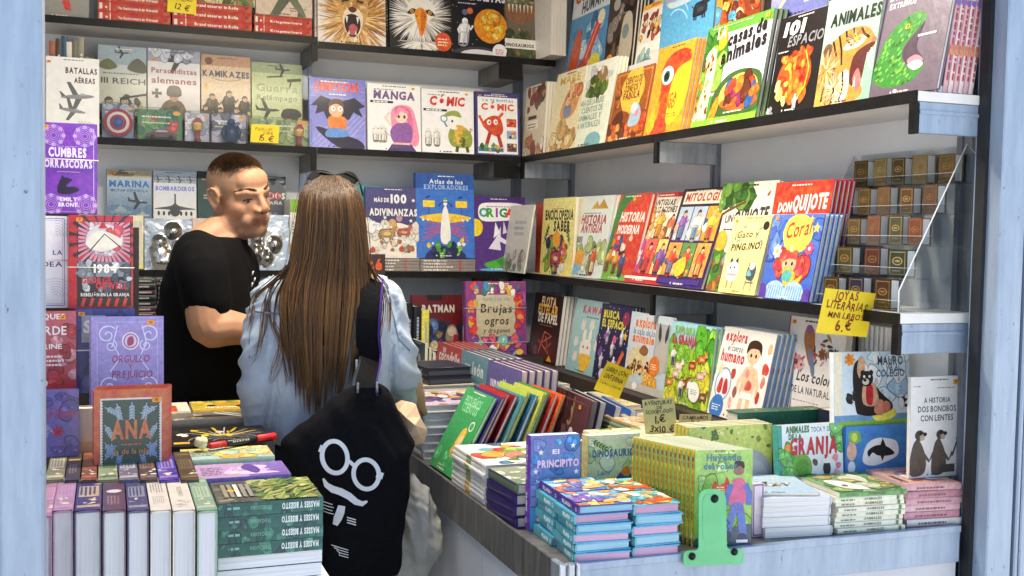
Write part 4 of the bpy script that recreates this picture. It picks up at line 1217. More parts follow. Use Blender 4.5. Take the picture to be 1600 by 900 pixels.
def a_casas(a):
    a.bg('4a8a34', '5f9a3c'); a.r(.2, .3, 1, .9, 'c9cfe0', 'dfe2ea'); a.clut(0, .4, .35, .9, ['3f7a2c', '6aa83c', '2f6a30', '8abf4a'], 26, .04, .1)
    a.cv([(.0, .05), (.1, .45), (.05, .7), (.18, .78), (.24, .6), (.22, .3), (.2, .02)], 'eddfae')
    for i in range(34): a.blob(a.rd.uniform(.01, .21), a.rd.uniform(.03, .72), .02, a.rd.choice(['d9902a', '6a3a1a', 'c9702a']), .3, 6)
    a.cv([(.22, .9), (.32, .96), (.36, .8), (.26, .74)], 'e0a02a')
    a.cv([(.3, .12), (.28, .3), (.45, .46), (.7, .5), (.95, .44), (1, .3), (.98, .1), (.6, .08)], '3f5a2c'); a.cv([(.4, .2), (.42, .36), (.65, .46), (.9, .4), (.94, .24), (.7, .16)], 'e6cf5a'); a.cv([(.42, .18), (.5, .24), (.9, .24), (.96, .16), (.7, .1)], 'b8562a')
    a.clut(.5, .18, .92, .38, ['c9442a', '8a2f5a', '2f5a9a', 'd8702a', '5a2c1a', 'e9c08a'], 26, .03, .07); a.cv([(.26, .06), (.34, .26), (.4, .24), (.36, .06)], 'd98a2a'); a.r(0, 0, 1, .07, '7fb83a'); a.bars(.5, .1, .8, .125, 1, 'efe9d8')
    a.t('LA', .26, .86, .1, 'f1ecc0', .14, 2); a.t('casas de', .66, .79, .11, '241f20', .56, 2, .1, 6, .1); a.t('animales', .64, .64, .12, '241f20', .66, 2, .1, 8, .1); a.bars(.1, .965, .9, .985, 1, 'c9d8a8')
RW('green jungle picture book with a giraffe and an animal house', (1080, 195), (1180, 184), (1108, 47), Z1, a_casas, cover='4f8a36', back='2f2a30', copies=2, du=0.0024, T=.014, clabel='{} copy edge showing behind the jungle picture book', sticker=(.93, .95, .02, ''))
def a_space2(a):
    a.bg('15100f', '1d1614'); a.e(.46, .36, .36, .33, 'c9441c', 12, 26); a.e(.47, .37, .33, .30, 'e0602a', 12, 26); a.clut(.2, .14, .72, .6, ['f0852a', 'd8481a', 'f7a63a', 'b83414', 'ee6a24'], 46, .03, .09); a.clut(.14, .12, .35, .32, ['f8d45a', 'f6e08a'], 12, .03, .06); a.l([(.66, .6), (.78, .42), (.74, .24), (.6, .12)], .02, 'f4c83a')
    a.t('101', .32, .8, .17, 'f1efea', .44, 2, .15); a.t('ESPACIO', .6, .68, .13, '8a8a90', .74, 1, .15); a.bars(.05, .63, .3, .66, 1, 'c9c4bc')
    a.man(.58, .03, .2, 'd8d8de', 'e9e9ee', 'd0d0d8', 'c0c0c8'); a.clut(0, 0, .12, .06, ['c9c9d0', '8a8a92'], 6, .02, .04)
RW('black space book with a glowing orange planet, left of the tiger book', (1198, 185), (1271, 169), (1223, 32), Z1, a_space2, cover='18120f', clabel='{} copy edge left of the glowing planet book', copies=1, du=-0.0140, T=.02)
def a_tiger(a):
    a.bg('8fb59c', 'a9c9b4'); a.cv([(0, 0), (.02, .3), (.1, .5), (.25, .62), (.5, .68), (.8, .66), (.98, .52), (.9, .44), (.7, .46), (.6, .36), (.62, .2), (.8, .16), (.85, .06), (.6, 0)], 'c98a3c')
    a.cv([(.0, .0), (.05, .25), (.2, .34), (.35, .2), (.3, 0)], 'd9a04a'); a.cv([(.3, .0), (.36, .25), (.56, .3), (.6, .1), (.5, 0)], 'e9ddc4'); a.cv([(.4, .5), (.6, .6), (.8, .58), (.7, .5)], 'eee6d4')
    a.cv([(.62, .42), (.84, .5), (.98, .5), (.86, .4), (.82, .2), (.72, .14), (.6, .2)], '5a2420'); a.cv([(.66, .22), (.74, .3), (.82, .16), (.74, .1)], 'c9706a')
    for x, d in ((.93, -1), (.7, 1)): a.p([(x-.02, .46 if d < 0 else .14), (x+.02, .46 if d < 0 else .14), (x, .36 if d < 0 else .24)], 'f1ead8')
    a.e(.12, .52, .09, .09, '6a5034'); a.e(.12, .51, .05, .06, '2a1f18')
    for pts in (((.2, .6), (.3, .45), (.28, .3)), ((.3, .64), (.38, .5), (.42, .36)), ((.42, .67), (.46, .58), (.56, .52)), ((.55, .68), (.6, .6), (.7, .56)), ((.05, .3), (.15, .22), (.12, .05)), ((.16, .36), (.25, .2), (.2, .02)), ((.28, .3), (.34, .14), (.3, 0)), ((.7, .66), (.76, .6), (.86, .56)), ((.46, .3), (.5, .16), (.46, .04)), ((.1, .42), (.2, .38), (.24, .46))): a.l(pts, .035, '1f1612')
    a.fur(.14, .34, .02, .3, ['d9903a', 'c97f2c', 'e6ac5a', 'b86f24', 'efe0c0'], 150, .012)
    a.fur(.6, .58, .02, .22, ['d9a04a', 'c98a3a', 'efe4cc', 'e6b870', '2a1c14'], 110, .012, .6)
    a.fur(.34, .14, .05, .26, ['ece2cc', 'd8bd88', 'c99a54'], 70, .014)
    a.e(.6, .6, .03, .025, 'd8b83a'); a.e(.6, .6, .012, .014, K); a.e(.95, .53, .04, .03, 'b0685a')
    for i in range(5): a.l([(.86, .42-.01*i), (.99, .40-.035*i)], .006, 'f4f0e6')
    a.t('101', .38, .87, .14, 'eef0e8', .34, 2, .12); a.t('ANIMALES', .55, .74, .14, '232526', .9, 2, .05)
RW('pale green animal book with a roaring tiger', (1271, 168), (1357, 147), (1296, 4), Z1, a_tiger, cover='8fb59c', T=.02)
def a_snake(a):
    a.bg('6a5a68', '7d6f7c'); a.cv([(0, .22), (.1, .52), (.3, .68), (.55, .74), (.68, .66), (.5, .52), (.4, .42), (.45, .28), (.62, .22), (.7, .28), (.76, .22), (.6, .1), (.3, .08), (.1, .12)], '3f8a34')
    for i in range(150):
        u, v = a.rd.uniform(.03, .6), a.rd.uniform(.1, .72)
        if (u-.1)*.9 > (v-.1)*1.6 and v > .35 and u > .45: continue
        if .3 < v < .5 and u > .4: continue
        if v > .45+.5*u and u < .35: continue
        if v < .2-.3*u: continue
        a.e(u, v, .026, .016, a.rd.choice(['5fae3c', '2f6a2a', '7cc24a', '4a9a38', '8fcf5a']), 40, 7)
    a.cv([(.42, .42), (.62, .6), (.66, .62), (.6, .42), (.72, .3), (.6, .24), (.46, .3)], '4f3a4a'); a.cv([(.5, .3), (.62, .34), (.74, .28), (.62, .22)], 'c98a94'); a.cv([(.52, .26), (.66, .29), (.75, .24), (.64, .2)], 'e9d6d2'); a.e(.42, .62, .035, .03, 'd8c23a'); a.e(.42, .62, .01, .025, K)
    a.t('DINOSAURIOS', .5, .9, .12, 'd4d0d6', .86, 2, .1); a.t('EXTREMOS', .28, .82, .055, 'e6e2e6', .4, 2, .1); a.r(.6, .5, .86, .52, 'dcd8dc'); a.e(.4, .04, .03, .02, 'e9e6e9')
RW('mauve grey reptile book with an open mouthed green snake', (1357, 147), (1463, 126), (1388, -10), Z1, a_snake, cover='6f606d', T=.012, mat='wrapped_print')
for i in range(9):
    dk = i < 3
    u = .012*i
    p = hit(1470+9.5*i, 132, 'x', XS+.05)
    # magazines stood on end, spines to the front
    Uv = (Y*1.0).normalized(); Vv = (Z*math.cos(.14)+X*math.sin(.14)).normalized(); Nv = Uv.cross(Vv)
    book(('dark navy' if dk else 'pink and white')+' magazine spine, %s in the row beside the green snake book' % ORD[i], .2, .285, .0125, frame_M(Vector((XS+.052+.0148*i, 1.93, Z1+.0008+.0018)), Uv, Vv, Nv), cover='1f2340' if dk else 'e3c6c4', spine='1d2142' if dk else ('dfb0b4' if i % 2 else 'e9d4cc'),
         sart=((lambda a: (a.r(.0, .1, .05, .9, 'd8d2e0'), a.bars(.2, .3, .8, .7, 1, 'b08a5a', .8), a.r(.5, .1, .62, .9, '3a3f6a'))) if dk else (lambda a: (a.bars(.1, .25, .9, .75, 1, 'b0485a', .8), a.r(.3, .05, .38, .95, 'd98a6a'), a.r(.7, .05, .74, .95, '8a6ab0'))), 1), kind='soft', name='magazine', group='magazines at the end of the upper right shelf')
# --- upper shelf, back row on a riser
rs = boxes('display_riser', 'white_board', [((1.79, 2.35, Z1+.0005), (XR-.013, 4.25, Z1+.29))]); tag(rs, 'white riser block behind the dinosaur and jungle picture books, upper right shelf', 'riser')
ZU = Z1+.291
def RU(label, bl, br, tl, art, **kw): return stand(label, bl, br, tl, ('x', 1.80), ZU, art=art, T=kw.pop('T', .012), lean=.12, lift=kw.pop('lift', 0), **kw)
def a_cuerpo(a):
    a.bg('3f7fae', '5f9ac4'); a.r(0, .62, 1, 1, 'd6dde0'); a.clut(.05, .05, .9, .5, ['8ab8d4', '2f6f9a', 'a9cfe0'], 16, .05, .12); a.cv([(.05, .1), (.15, .4), (.3, .5), (.36, .3), (.25, .08)], 'c0502f'); a.cv([(.3, .08), (.42, .2), (.58, .12), (.45, .04)], 'b0442a'); a.l([(.5, .16), (.82, .54)], .14, 'c9382f'); a.l([(.52, .2), (.8, .52)], .03, 'e58a6a'); a.e(.83, .54, .09, .08, 'e9dcc0'); a.e(.76, .14, .15, .1, 'dccf3a'); a.t('CUERPO', .5, .78, .15, 'c04a34', .88, 2, .1, 4); a.t('HUMANO', .62, .66, .12, '3a4450', .7, 2, .1, 4)
RU('human body book with red bones on blue, in the back row by the corner', (882, 114), (940, 105), (901, -30), a_cuerpo, cover='447fa8', clabel='{} copy edge right of the red bones book', copies=1, du=0.0018)
RU('dark wildlife book with pale animal faces, second in the back row', (942, 103), (985, 96), (958, -40), lambda a: (a.bg('2f2420', '4a3a30'), a.clut(.1, .1, .9, .8, ['6a5040', '8a8078', '1f1815', '5a4434'], 26, .06, .14), a.e(.3, .66, .12, .1, 'a8a49c'), a.cv([(.55, .1), (.6, .5), (.9, .5), (.95, .1)], 'b9b09a'), a.e(.7, .36, .12, .12, '7a8a8a'), a.e(.2, .12, .12, .1, 'd99a2a')), cover='33271f', copies=3, du=0.0018, group='dark wildlife books', clabel='{} edge of a dark wildlife book in the back row of the upper shelf')
RU('white comic book with a crowd of cartoon animals under an orange band', (991, 105), (1030, 99), (1006, 12), lambda a: (a.bg('e3ddcf', 'ddd6c8'), a.r(0, .92, 1, 1, 'e6a22e'), a.clut(.1, .4, .95, .8, ['b0503a', '3f5a34', '2a2622', 'd8a84a', '8a3a2a', 'c9b090'], 40, .03, .09), a.r(.05, .14, .95, .32, 'efe9dc'), a.clut(0, 0, .6, .14, ['8ab0b4', 'a9c4b8'], 8, .05, .1)), cover='dcd4c4')
RU('blue sea picture book with a grey whale', (1029, 80), (1112, 58), (1040, -40), lambda a: (a.bg('5fa8cf', '4f9ac8'), a.cv([(.05, .62), (.1, .8), (.4, .9), (.8, .88), (.97, .74), (.8, .66), (.5, .58), (.2, .54)], '8f9aa8'), a.cv([(.1, .62), (.4, .6), (.8, .68), (.6, .56), (.2, .54)], 'c3c9d0'), a.l([(.4, .74), (.55, .7)], .03, '3a3f48'), a.e(.36, .8, .02, .02, K), a.r(0, .9, 1, 1, 'e6b83a'), a.beast(.75, .3, .25, '2a2f38', '3f4650', 0), [a.arc(.3, .2+.1*i, .25, 30, 120, .015, '9fd0e6') for i in range(4)]), cover='529ac4')
RU('yellow and brown picture book in the back row right of the whale book', (1116, 44), (1186, 27), (1126, -60), lambda a: (a.bg('d99a3a', 'c98a2c'), a.r(.5, .0, 1, 1, '8a3f22'), a.clut(0, 0, 1, .7, ['e6c05a', '5a9ac0', 'b0562a', 'f0dca0', '6a2c18'], 40, .05, .12), a.p([(.65, .5), (.8, .8), (.95, .5)], 'e9e0cc')), cover='a0602c')
RU('violet picture book with a yellow comet, last in the back row', (1203, 28), (1292, 8), (1212, -70), lambda a: (a.bg('7f84b8', 'a3a4cf'), a.cv([(0, 0), (.2, .25), (.5, .35), (.9, .2), (1, 0)], '6a6fa8'), a.star(.35, .42, .1, 'e9c84a'), a.l([(.35, .4), (.1, .1)], .04, 'e9d88a'), a.bars(.6, .16, .8, .2, 1, 'efeef4')), cover='8488bb')
# --- lower shelf
def a_enc(a):
    a.bg('e6d87e', 'ebdf90'); a.t('ENCICLOPEDIA', .52, .72, .11, '2c2a26', .86, 2, 0, 0, .12); a.t('SABER', .62, .57, .12, '2c2a26', .5, 2, 0, 0, .12); a.bars(.3, .85, .7, .88, 1, '8a7f4a')
    a.clut(.2, .06, .8, .46, ['b0503a', '3f6a8a', '6a3f7a', '8aa84a', 'd8842c', 'e9e0c8', '2f3a5a', 'c9688a'], 60, .03, .08); a.e(.5, .46, .12, .1, 'e0a03a'); a.beast(.5, .1, .3, 'a84a5a', 'e0b08a'); a.sprig(.1, .4, .22, 60, '4f7a34', 4); a.sprig(.9, .4, .2, 120, '4f7a34', 4); a.sprig(.08, .15, .2, 30, '6a9a3a', 4)
RW('pale yellow encyclopaedia with a wreath of animals', (843, 421), (893, 429), (850, 311), Z2, a_enc, cover='e3d47a', copies=5, du=-0.0110, T=.012, kind='soft', group='yellow encyclopaedias', clabel='{} yellow edge standing behind the encyclopaedia by the corner')
for i in range(3):
    p = hit(819+6*i, 416, 'x', XS+.05)
    book('red spine beside the yellow encyclopaedias, %s from the corner' % ORD[i], .17, .3, .016, frame_M(Vector((XS+.075+.0165*i+.001, 4.12, Z2+.0006)), Y, Z, X), cover='b83a26', spine='c0402a', sart=(lambda a: a.bars(.2, .3, .8, .7, 1, 'd8826a', .7), 1), group='red spines by the corner')
RW('grey paper picture book leaning in the corner of the lower shelf', (783, 419), (818, 420), (799, 322), Z2, lambda a: (a.bg('c4c0b4', 'd0ccc2'), a.bars(.3, .55, .85, .8, 3, '9aa0a4', .6), a.clut(.1, .05, .9, .32, ['8a847a', '6f6a62', 'a8a298'], 14, .05, .1)), Xp=1.60, cover='c2beb3', T=.008, kind='soft')
def a_hant(a):
    a.bg('ccd6cf', 'd6dcd6'); a.p([(.4, .84), (.52, .94), (.64, .84)], 'c9a24a'); a.p([(.56, .84), (.7, .96), (.86, .84)], 'b98f3a'); a.t('HISTORIA', .52, .66, .1, 'a8382c', .7, 2, .05, 0, .08); a.t('ANTIGUA', .5, .55, .1, 'a8382c', .6, 2, .05, 0, .08); a.bars(.2, .78, .8, .81, 1, '6a8a94')
    a.r(.12, .42, .3, .5, '8a8f8a'); a.clut(0, .12, 1, .42, ['a9b87a', 'c9c4a0', '7a8f5a', 'd8d2b8', '8fa86a'], 26, .05, .1); a.e(.2, .14, .2, .12, '7fb0cc'); a.e(.3, .24, .14, .1, 'd89a3a'); a.man(.7, .06, .34, 'd8a882', '4a2c1a', 'c9542f', 'd8c8a0')
RW('grey green ancient history book with little pyramids', (884, 430), (938, 437), (907, 309), Z2, a_hant, cover='c8d1ca', T=.016, copies=1, du=0.0021)
def a_hmod(a):
    a.bg('c23c2a', 'cb4632'); a.cv([(0, 0), (.02, .5), (.2, 1), (.6, 1), (.3, .8), (.2, .4), (.4, .12), (.6, 0)], '3f7a3a'); a.cv([(0, 0), (.3, .18), (.6, .12), (.8, 0)], '6aa83c'); a.t('HISTORIA', .62, .68, .12, 'ece6da', .7, 2, .08, 0, .05); a.t('MODERNA', .58, .54, .11, 'ece6da', .64, 2, .08, 0, .05); a.cv([(.4, .3), (.5, .42), (.6, .3)], '5a2a2a')
    for x, v in ((.2, .1), (.42, .08), (.62, .06)): a.man(x, v, .34, 'd8a882', '3a2418', a.rd.choice(['3f5a8a', 'd8a03a']), '5a3f2c')
    a.clut(.1, .3, .9, .5, ['e9c0a0', '2f5a9a', 'd87a3a', 'f0e0c8'], 10, .03, .06); a.e(.55, .94, .04, .03, 'e0b03a')
RW('red modern history book with a green edge', (933, 437), (985, 443), (965, 306), Z2, a_hmod, cover='c03a28', T=.016, copies=1, du=0.0018)
def panels(a, u0, v0, u1, v1, nx, ny, bgs):
    du, dv = (u1-u0)/nx, (v1-v0)/ny
    for i in range(nx):
        for j in range(ny):
            x, y = u0+i*du, v0+j*dv
            a.r(x+.01, y+.008, x+du-.01, y+dv-.008, a.rd.choice(bgs)); a.clut(x+.04, y+.03, x+du-.04, y+dv*.5, ['e6b38a', '7a3a2a', '3f5a8a', 'd8a03a', 'e9e2d0', '4f8a4a'], 7, .02, .06)
            a.man(x+du*.5, y+.02, min(dv/a.k, du*1.6)*.85, 'e6b892', a.rd.choice(['2a1a14', 'd8a03a', '7a3a1f']), a.rd.choice(['d8543a', 'e6c04a', '5a9a5a', 'e6e0d0', '8a5aa0']), a.rd.choice(['c9a05a', '5a7a9a', 'b03a3a']))
def a_anti(a):
    a.bg('bf2f2c'); a.r(.1, .5, .95, .95, 'e6ddca'); a.t('ANTIGUAS', .5, .86, .07, '2a2622', .5, 2, 0, 0, .1); a.t('CIVILIZACIONES', .5, .78, .07, '2a2622', .68, 2, 0, 0, .1); a.clut(.12, .5, .9, .74, ['c99a5a', '8a5a3a', 'd8b88a', '6a7a5a'], 14, .05, .1)
    a.man(.55, .5, .36, 'e0a878', '4a2c1a', 'd8a83a', 'c9803a'); a.man(.82, .5, .3, 'e0a878', '2a1a14', 'd86a3a', 'e6dcc0'); a.man(.25, .5, .28, '8a5a3a', '2a1a14', '4f3a34', '3a2c28'); panels(a, .08, .1, .96, .49, 3, 1, ['e6b0a0', 'b04a8a', 'e9c86a', 'd8605a']); a.r(.1, .04, .9, .07, 'e6ddd0')
RW('red framed book of ancient peoples with comic panels', (968, 441), (1030, 446), (1013, 305), Z2, a_anti, cover='b82c2a', T=.014)
def a_mito(a):
    a.bg('3f2c6a', '2c2622'); a.r(.06, .84, .96, .97, 'e6dcc4'); a.t('MITOLOGÍA', .52, .87, .09, 'b03a2a', .84, 2, .05, 0, .1); panels(a, .04, .46, .98, .82, 3, 1, ['e09a3a', 'a8b8c9', 'b48ac0']); panels(a, .04, .1, .98, .45, 3, 1, ['e69a4a', '5f8a4a', 'b0a8d0']); a.cv([(.4, .1), (.3, .22), (.5, .3), (.55, .16)], 'cfc03a'); a.r(.05, .03, .95, .08, '4a3680')
RW('dark framed mythology book with six comic panels', (1024, 445), (1094, 454), (1070, 298), Z2, a_mito, cover='3a2c58', T=.014)
def a_quij(a):
    a.bg('e2ddc6', 'e6e0cc'); a.clut(0, .84, .6, 1, ['3f6a2c', '5a8a34', '2f5522', '6f9a44'], 26, .05, .11); a.l([(0, .66), (.2, .74), (.5, .82)], .03, '6a4a2c'); a.bars(.1, .8, .14, .83, 1, '7a94b0')
    a.t('UN', .26, .63, .08, '4a4a4a', .14, 1, .1, 4, .1); a.t('QUIJOTE', .64, .63, .13, '3a3a3c', .58, 2, .1, 4, .15); a.bars(.2, .56, .9, .59, 1, '4a4a4a'); a.cv([(0, 0), (.0, .3), (.25, .4), (.4, .25), (.5, .0)], '4a7a34'); a.clut(0, 0, .5, .34, ['7aa84a', '3a6028', 'c9742f', '8a5a34'], 26, .04, .09); a.cv([(.15, .38), (.1, .5), (.22, .56), (.32, .48), (.28, .38)], 'e6a83a'); a.man(.4, .12, .34, 'e0b08a', '6a4a2c', '8f9aa0', '7a5a3c'); a.leaf(.85, .86, .08, 50, 'b8562f')
RW('pale knight story book under a tree branch, behind the small cat book', (1093, 454), (1178, 465), (1131, 289), Z2, a_quij, cover='dcd6bf', Xp=XS+.045, T=.014)
def a_gato(a):
    a.bg('e6d68a', 'ebdc96'); a.t('¡Gato y', .45, .72, .1, '3a3428', .62, 1, .2, 4, .2); a.t('PINGÜINO!', .5, .56, .1, '3a3428', .8, 2, .15, 4, .15); a.e(.9, .87, .08, .07, '2c2820'); a.bars(.3, .92, .8, .94, 1, 'a08a4a')
    for u, v in ((.3, .84), (.72, .82), (.8, .66), (.2, .66)): a.leaf(u, v, .12, 20, '8f9a8a')
    a.cv([(.14, .2), (.12, .36), (.3, .42), (.42, .34), (.4, .2), (.28, .14)], 'e6e2da'); a.p([(.16, .38), (.18, .46), (.25, .41)], '3a3a3a'); a.p([(.3, .41), (.37, .46), (.4, .38)], '3a3a3a'); a.e(.2, .32, .02, .02, K); a.e(.32, .33, .02, .02, K); a.r(.15, .22, .4, .25, 'd8a0a0'); a.l([(.2, .16), (.2, .06)], .02, '3a3a3a'); a.l([(.34, .16), (.34, .06)], .02, '3a3a3a')
    a.cv([(.68, .2), (.68, .34), (.78, .42), (.9, .32), (.86, .18)], '4a5258'); a.e(.78, .36, .07, .06, 'e9e6dc'); a.p([(.66, .38), (.72, .4), (.72, .36)], 'd8902a'); a.cv([(.68, .24), (.72, .32), (.8, .24)], '7ab0b8'); a.l([(.7, .18), (.68, .05)], .02, '5a5a54'); a.l([(.84, .18), (.86, .05)], .02, '5a5a54'); a.r(.68, .14, .9, .16, '6a6a62')
RW('small yellow book with a cat and a penguin', (1121, 459), (1178, 466), (1149, 340), Z2, a_gato, cover='dfcf86', Xp=XS+.012, T=.02, sticker=(.1, .93, .012, ''))
def a_donq(a):
    a.bg('c9d3dc', 'bcc9d8'); a.r(0, .72, 1, 1, 'd8432c'); a.t('DON', .22, .74, .1, 'f1ece2', .24, 2, .1, 2, 0, out='4a1c14'); a.t('QUIJOTE', .65, .76, .15, 'f1ece2', .58, 2, .1, 2, 0, out='4a1c14'); a.t('MANCHA', .68, .58, .15, 'f1ece2', .56, 2, .1, 2, 0, out='3a3a44'); a.t('DE LA', .2, .56, .09, 'f1ece2', .24, 2, .1, 2, 0, out='3a3a44'); a.clut(0, 0, 1, .5, ['8aa8c0', 'c9a07a', '6a8a5a', 'd8c8a8'], 26, .05, .12)
RW('tall red and blue knight book behind the blue mermaid book', (1184, 466), (1272, 472), (1214, 287), Z2, a_donq, cover='d0432c', back='7a2f5a', Xp=XS+.045, T=.011, copies=4, du=0.0033, group='copies of the red and blue knight book', clabel='{} purple red edge standing behind the red and blue knight book')
def a_coral(a):
    a.bg('3f62b8', '5577c8'); a.clut(0, .5, 1, 1, ['4a6cc0', '6a8ad0', '3a58a8'], 18, .06, .12); a.blob(.56, .78, .3, 'e6d45a', .1, 14, .8); a.t('Coral', .56, .74, .18, 'c23a34', .48, 1, .25, 8, .05); a.star(.9, .84, .07, 'e9cf5a'); a.star(.78, .94, .05, 'e9cf5a')
    a.clut(.25, .3, .8, .55, ['c9443f', 'd8584a'], 14, .07, .12); a.e(.5, .42, .14, .12, 'e6b08a'); a.cv([(.36, .44), (.5, .56), (.68, .46), (.5, .48)], 'd04a44'); a.e(.44, .42, .02, .025, K); a.e(.56, .42, .02, .025, K); a.cv([(.4, .34), (.5, .38), (.66, .3), (.6, .2), (.44, .22)], 'dcb23a'); a.e(.5, .27, .1, .08, '5ab0a8'); a.cv([(.44, .22), (.6, .2), (.8, .3), (.7, .18), (.5, .15)], 'e0b83a'); a.flower(.22, .56, .09, 'e9e0d8', 'e0a03a'); a.flower(.84, .6, .08, 'd8507a', 'f0d8d8'); a.star(.5, .6, .04, 'f1ecd8')
    for x in (.25, .62): a.e(x+.06, .08, .2, .14, 'a9c8ea'); [a.l([(x-.1+.05*i, .0), (x-.06+.045*i, .16)], .012, '4f7ac0') for i in range(7)]
    a.e(.05, .06, .1, .12, '5a3f9a'); a.e(.95, .05, .09, .1, '5a3f9a')
RW('blue mermaid book with a red haired girl', (1185, 468), (1263, 472), (1210, 337), Z2, a_coral, cover='4468b8', Xp=XS+.008, T=.012, copies=3, du=0.0018, back='9fc0d8', group='copies of the blue mermaid book', clabel='{} pale blue edge behind the mermaid book', sticker=(.1, .95, .014, ''))
# --- back row on the counter's riser
rs = boxes('display_riser', 'dark_wood', [((1.615, 2.285, ZT+.0005), (XR-.013, 4.0, ZT+.13)), ((1.15, 4.01, ZT+.0005), (XR-.03, 4.56, ZT+.155))]); tag(rs, 'dark riser step on the counter, along the wall under the activity books', 'riser')
ZC = ZT+.1305
def RC(label, bl, br, tl, art, Xp=1.66, T=.012, **kw): return stand(label, bl, br, tl, ('x', Xp), ZC, art=art, T=T, lean=.2, **kw)
def a_flota(a):
    a.bg('2a1210', '1c1014'); a.t('FLOTA', .52, .82, .12, 'd8b88a', .5, 2, .05); a.t('ESTELAR', .52, .7, .12, 'd8a84a', .68, 2, .05); a.t('DE PAPEL', .55, .58, .11, 'e9e2d4', .66, 2, .05); a.bars(.4, .93, .75, .95, 1, 'a8785a'); a.bars(.3, .53, .8, .56, 1, 'b0602a')
    a.r(.05, .03, .95, .5, '5a1a1c', '2a1214'); a.l([(.35, .1), (.5, .44), (.75, .4), (.4, .26), (.7, .14), (.55, .38)], .025, 'd8602a'); a.l([(.3, .3), (.6, .2), (.75, .3)], .018, 'c04a2a'); a.p([(.66, .03), (.74, .12), (.84, .03)], 'e0b03a'); a.clut(.1, .05, .3, .2, ['5a3a6a', '7a4a5a'], 6, .04, .08)
RC('dark red paper spaceship book with yellow lettering', (824, 555), (868, 561), (837, 457), a_flota, copies=3, du=0.0027, T=.013, pages='e9e6de', back='cfccc4', clabel='{} edge showing behind the dark red paper spaceship book', group='copies of the paper spaceship book')
def a_kaw(a):
    a.bg('8fb8bc', '9cc4c6'); a.t('KAWAII', .6, .82, .1, 'c03a5a', .7, 2, 0, 0, .05); a.bars(.4, .76, .9, .79, 1, '3a4448'); a.cv([(.4, .22), (.36, .4), (.46, .46), (.6, .46), (.7, .38), (.66, .2)], 'e6ded2'); a.e(.44, .52, .05, .09, 'e6ded2'); a.e(.62, .52, .05, .09, 'e6ded2'); a.e(.46, .36, .02, .02, K); a.e(.6, .36, .02, .02, K); a.cv([(.36, .2), (.4, .26), (.7, .26), (.76, .18), (.66, .06), (.5, .02)], 'dfb03a')
    for u, v in ((.35, .64), (.62, .66), (.2, .4), (.24, .2), (.85, .4)): a.e(u, v, .07, .06, 'dccfc8'); a.e(u-.03, v+.06, .02, .03, 'dccfc8'); a.e(u+.03, v+.06, .02, .03, 'dccfc8')
    a.e(.9, .52, .08, .08, '8a4a6a')
RC('pale teal activity book with a white rabbit in a yellow cup', (883, 561), (930, 578), (903, 467), a_kaw, T=.012, cover='8cb4b8')
def a_busca(a):
    a.bg('1c1c40', '24244c'); a.t('BUSCA', .34, .82, .1, 'd8d03a', .5, 2, 0, 0, .1); a.t('EL ESPACIO', .45, .7, .1, 'd8d03a', .74, 2, 0, 0, .1); a.e(.8, .84, .1, .1, '8a2f4a')
    for i in range(40): a.e(a.rd.random(), a.rd.random(), .012, .012, 'c9c4d8', 0, 5)
    for u, v in ((.3, .5), (.5, .34), (.2, .16), (.6, .14), (.75, .5)): a.man(u, v, .22, 'e6e2e9', 'd8d4dc', 'cfcfd8', 'c0bccb')
    a.l([(.7, .2), (.86, .42)], .08, 'c9603a'); a.l([(.2, .56), (.34, .62)], .06, '8a5aa0'); a.star(.85, .62, .07, 'e0b03a'); a.e(.3, .08, .1, .08, 'd8cfd8'); a.blob(.55, .55, .06, 'c95a8a'); a.blob(.15, .36, .07, '6a4a9a')
RC('navy search and find book with little astronauts', (925, 579), (974, 597), (942, 474), a_busca, T=.012, cover='1e1e44', copies=2, du=0.0024)
def a_casa(a):
    a.bg('aebfcc', 'c3ced6'); a.t('explora', .38, .82, .11, 'd8702c', .5, 2, .05, 0, .06); a.t('la casa de los', .38, .72, .07, '5a7a8a', .56, 1, .1, 0, .06); a.t('animales', .4, .62, .1, 'd8702c', .6, 2, .05, 0, .06)
    a.r(.64, .3, 1, .9, '9fa6a8'); a.cv([(.66, .3), (.7, .62), (.84, .7), (.94, .6), (.9, .3)], 'b0aca4'); a.leaf(.76, .66, .24, 100, '4a423c'); a.leaf(.88, .66, .24, 80, '4a423c'); a.cv([(.05, .3), (.12, .52), (.4, .58), (.55, .44), (.5, .24)], 'cdbf9a'); a.cv([(.3, .5), (.4, .6), (.52, .54), (.46, .46)], '8a5a34'); a.cv([(.4, .2), (.5, .4), (.6, .3), (.6, .1)], 'c9c4ba')
    a.clut(.05, .22, .6, .36, ['d89a4a', '3a2a20', 'e6c080', '5a3a24'], 40, .02, .04); a.clut(.5, .06, .8, .2, ['d89a3a', 'e6b85a'], 8, .04, .08); a.blob(.7, .36, .12, 'd8752c', .06); a.bars(.63, .32, .78, .4, 3, 'f0dcc0'); a.r(0, 0, 1, .1, 'b8b4ac'); a.e(.3, .06, .06, .04, 'e9e6de')
RC('grey activity book with a hare and other animals in burrows', (972, 608), (1036, 625), (988, 487), a_casa, T=.012, cover='aab6bf', kind='board')
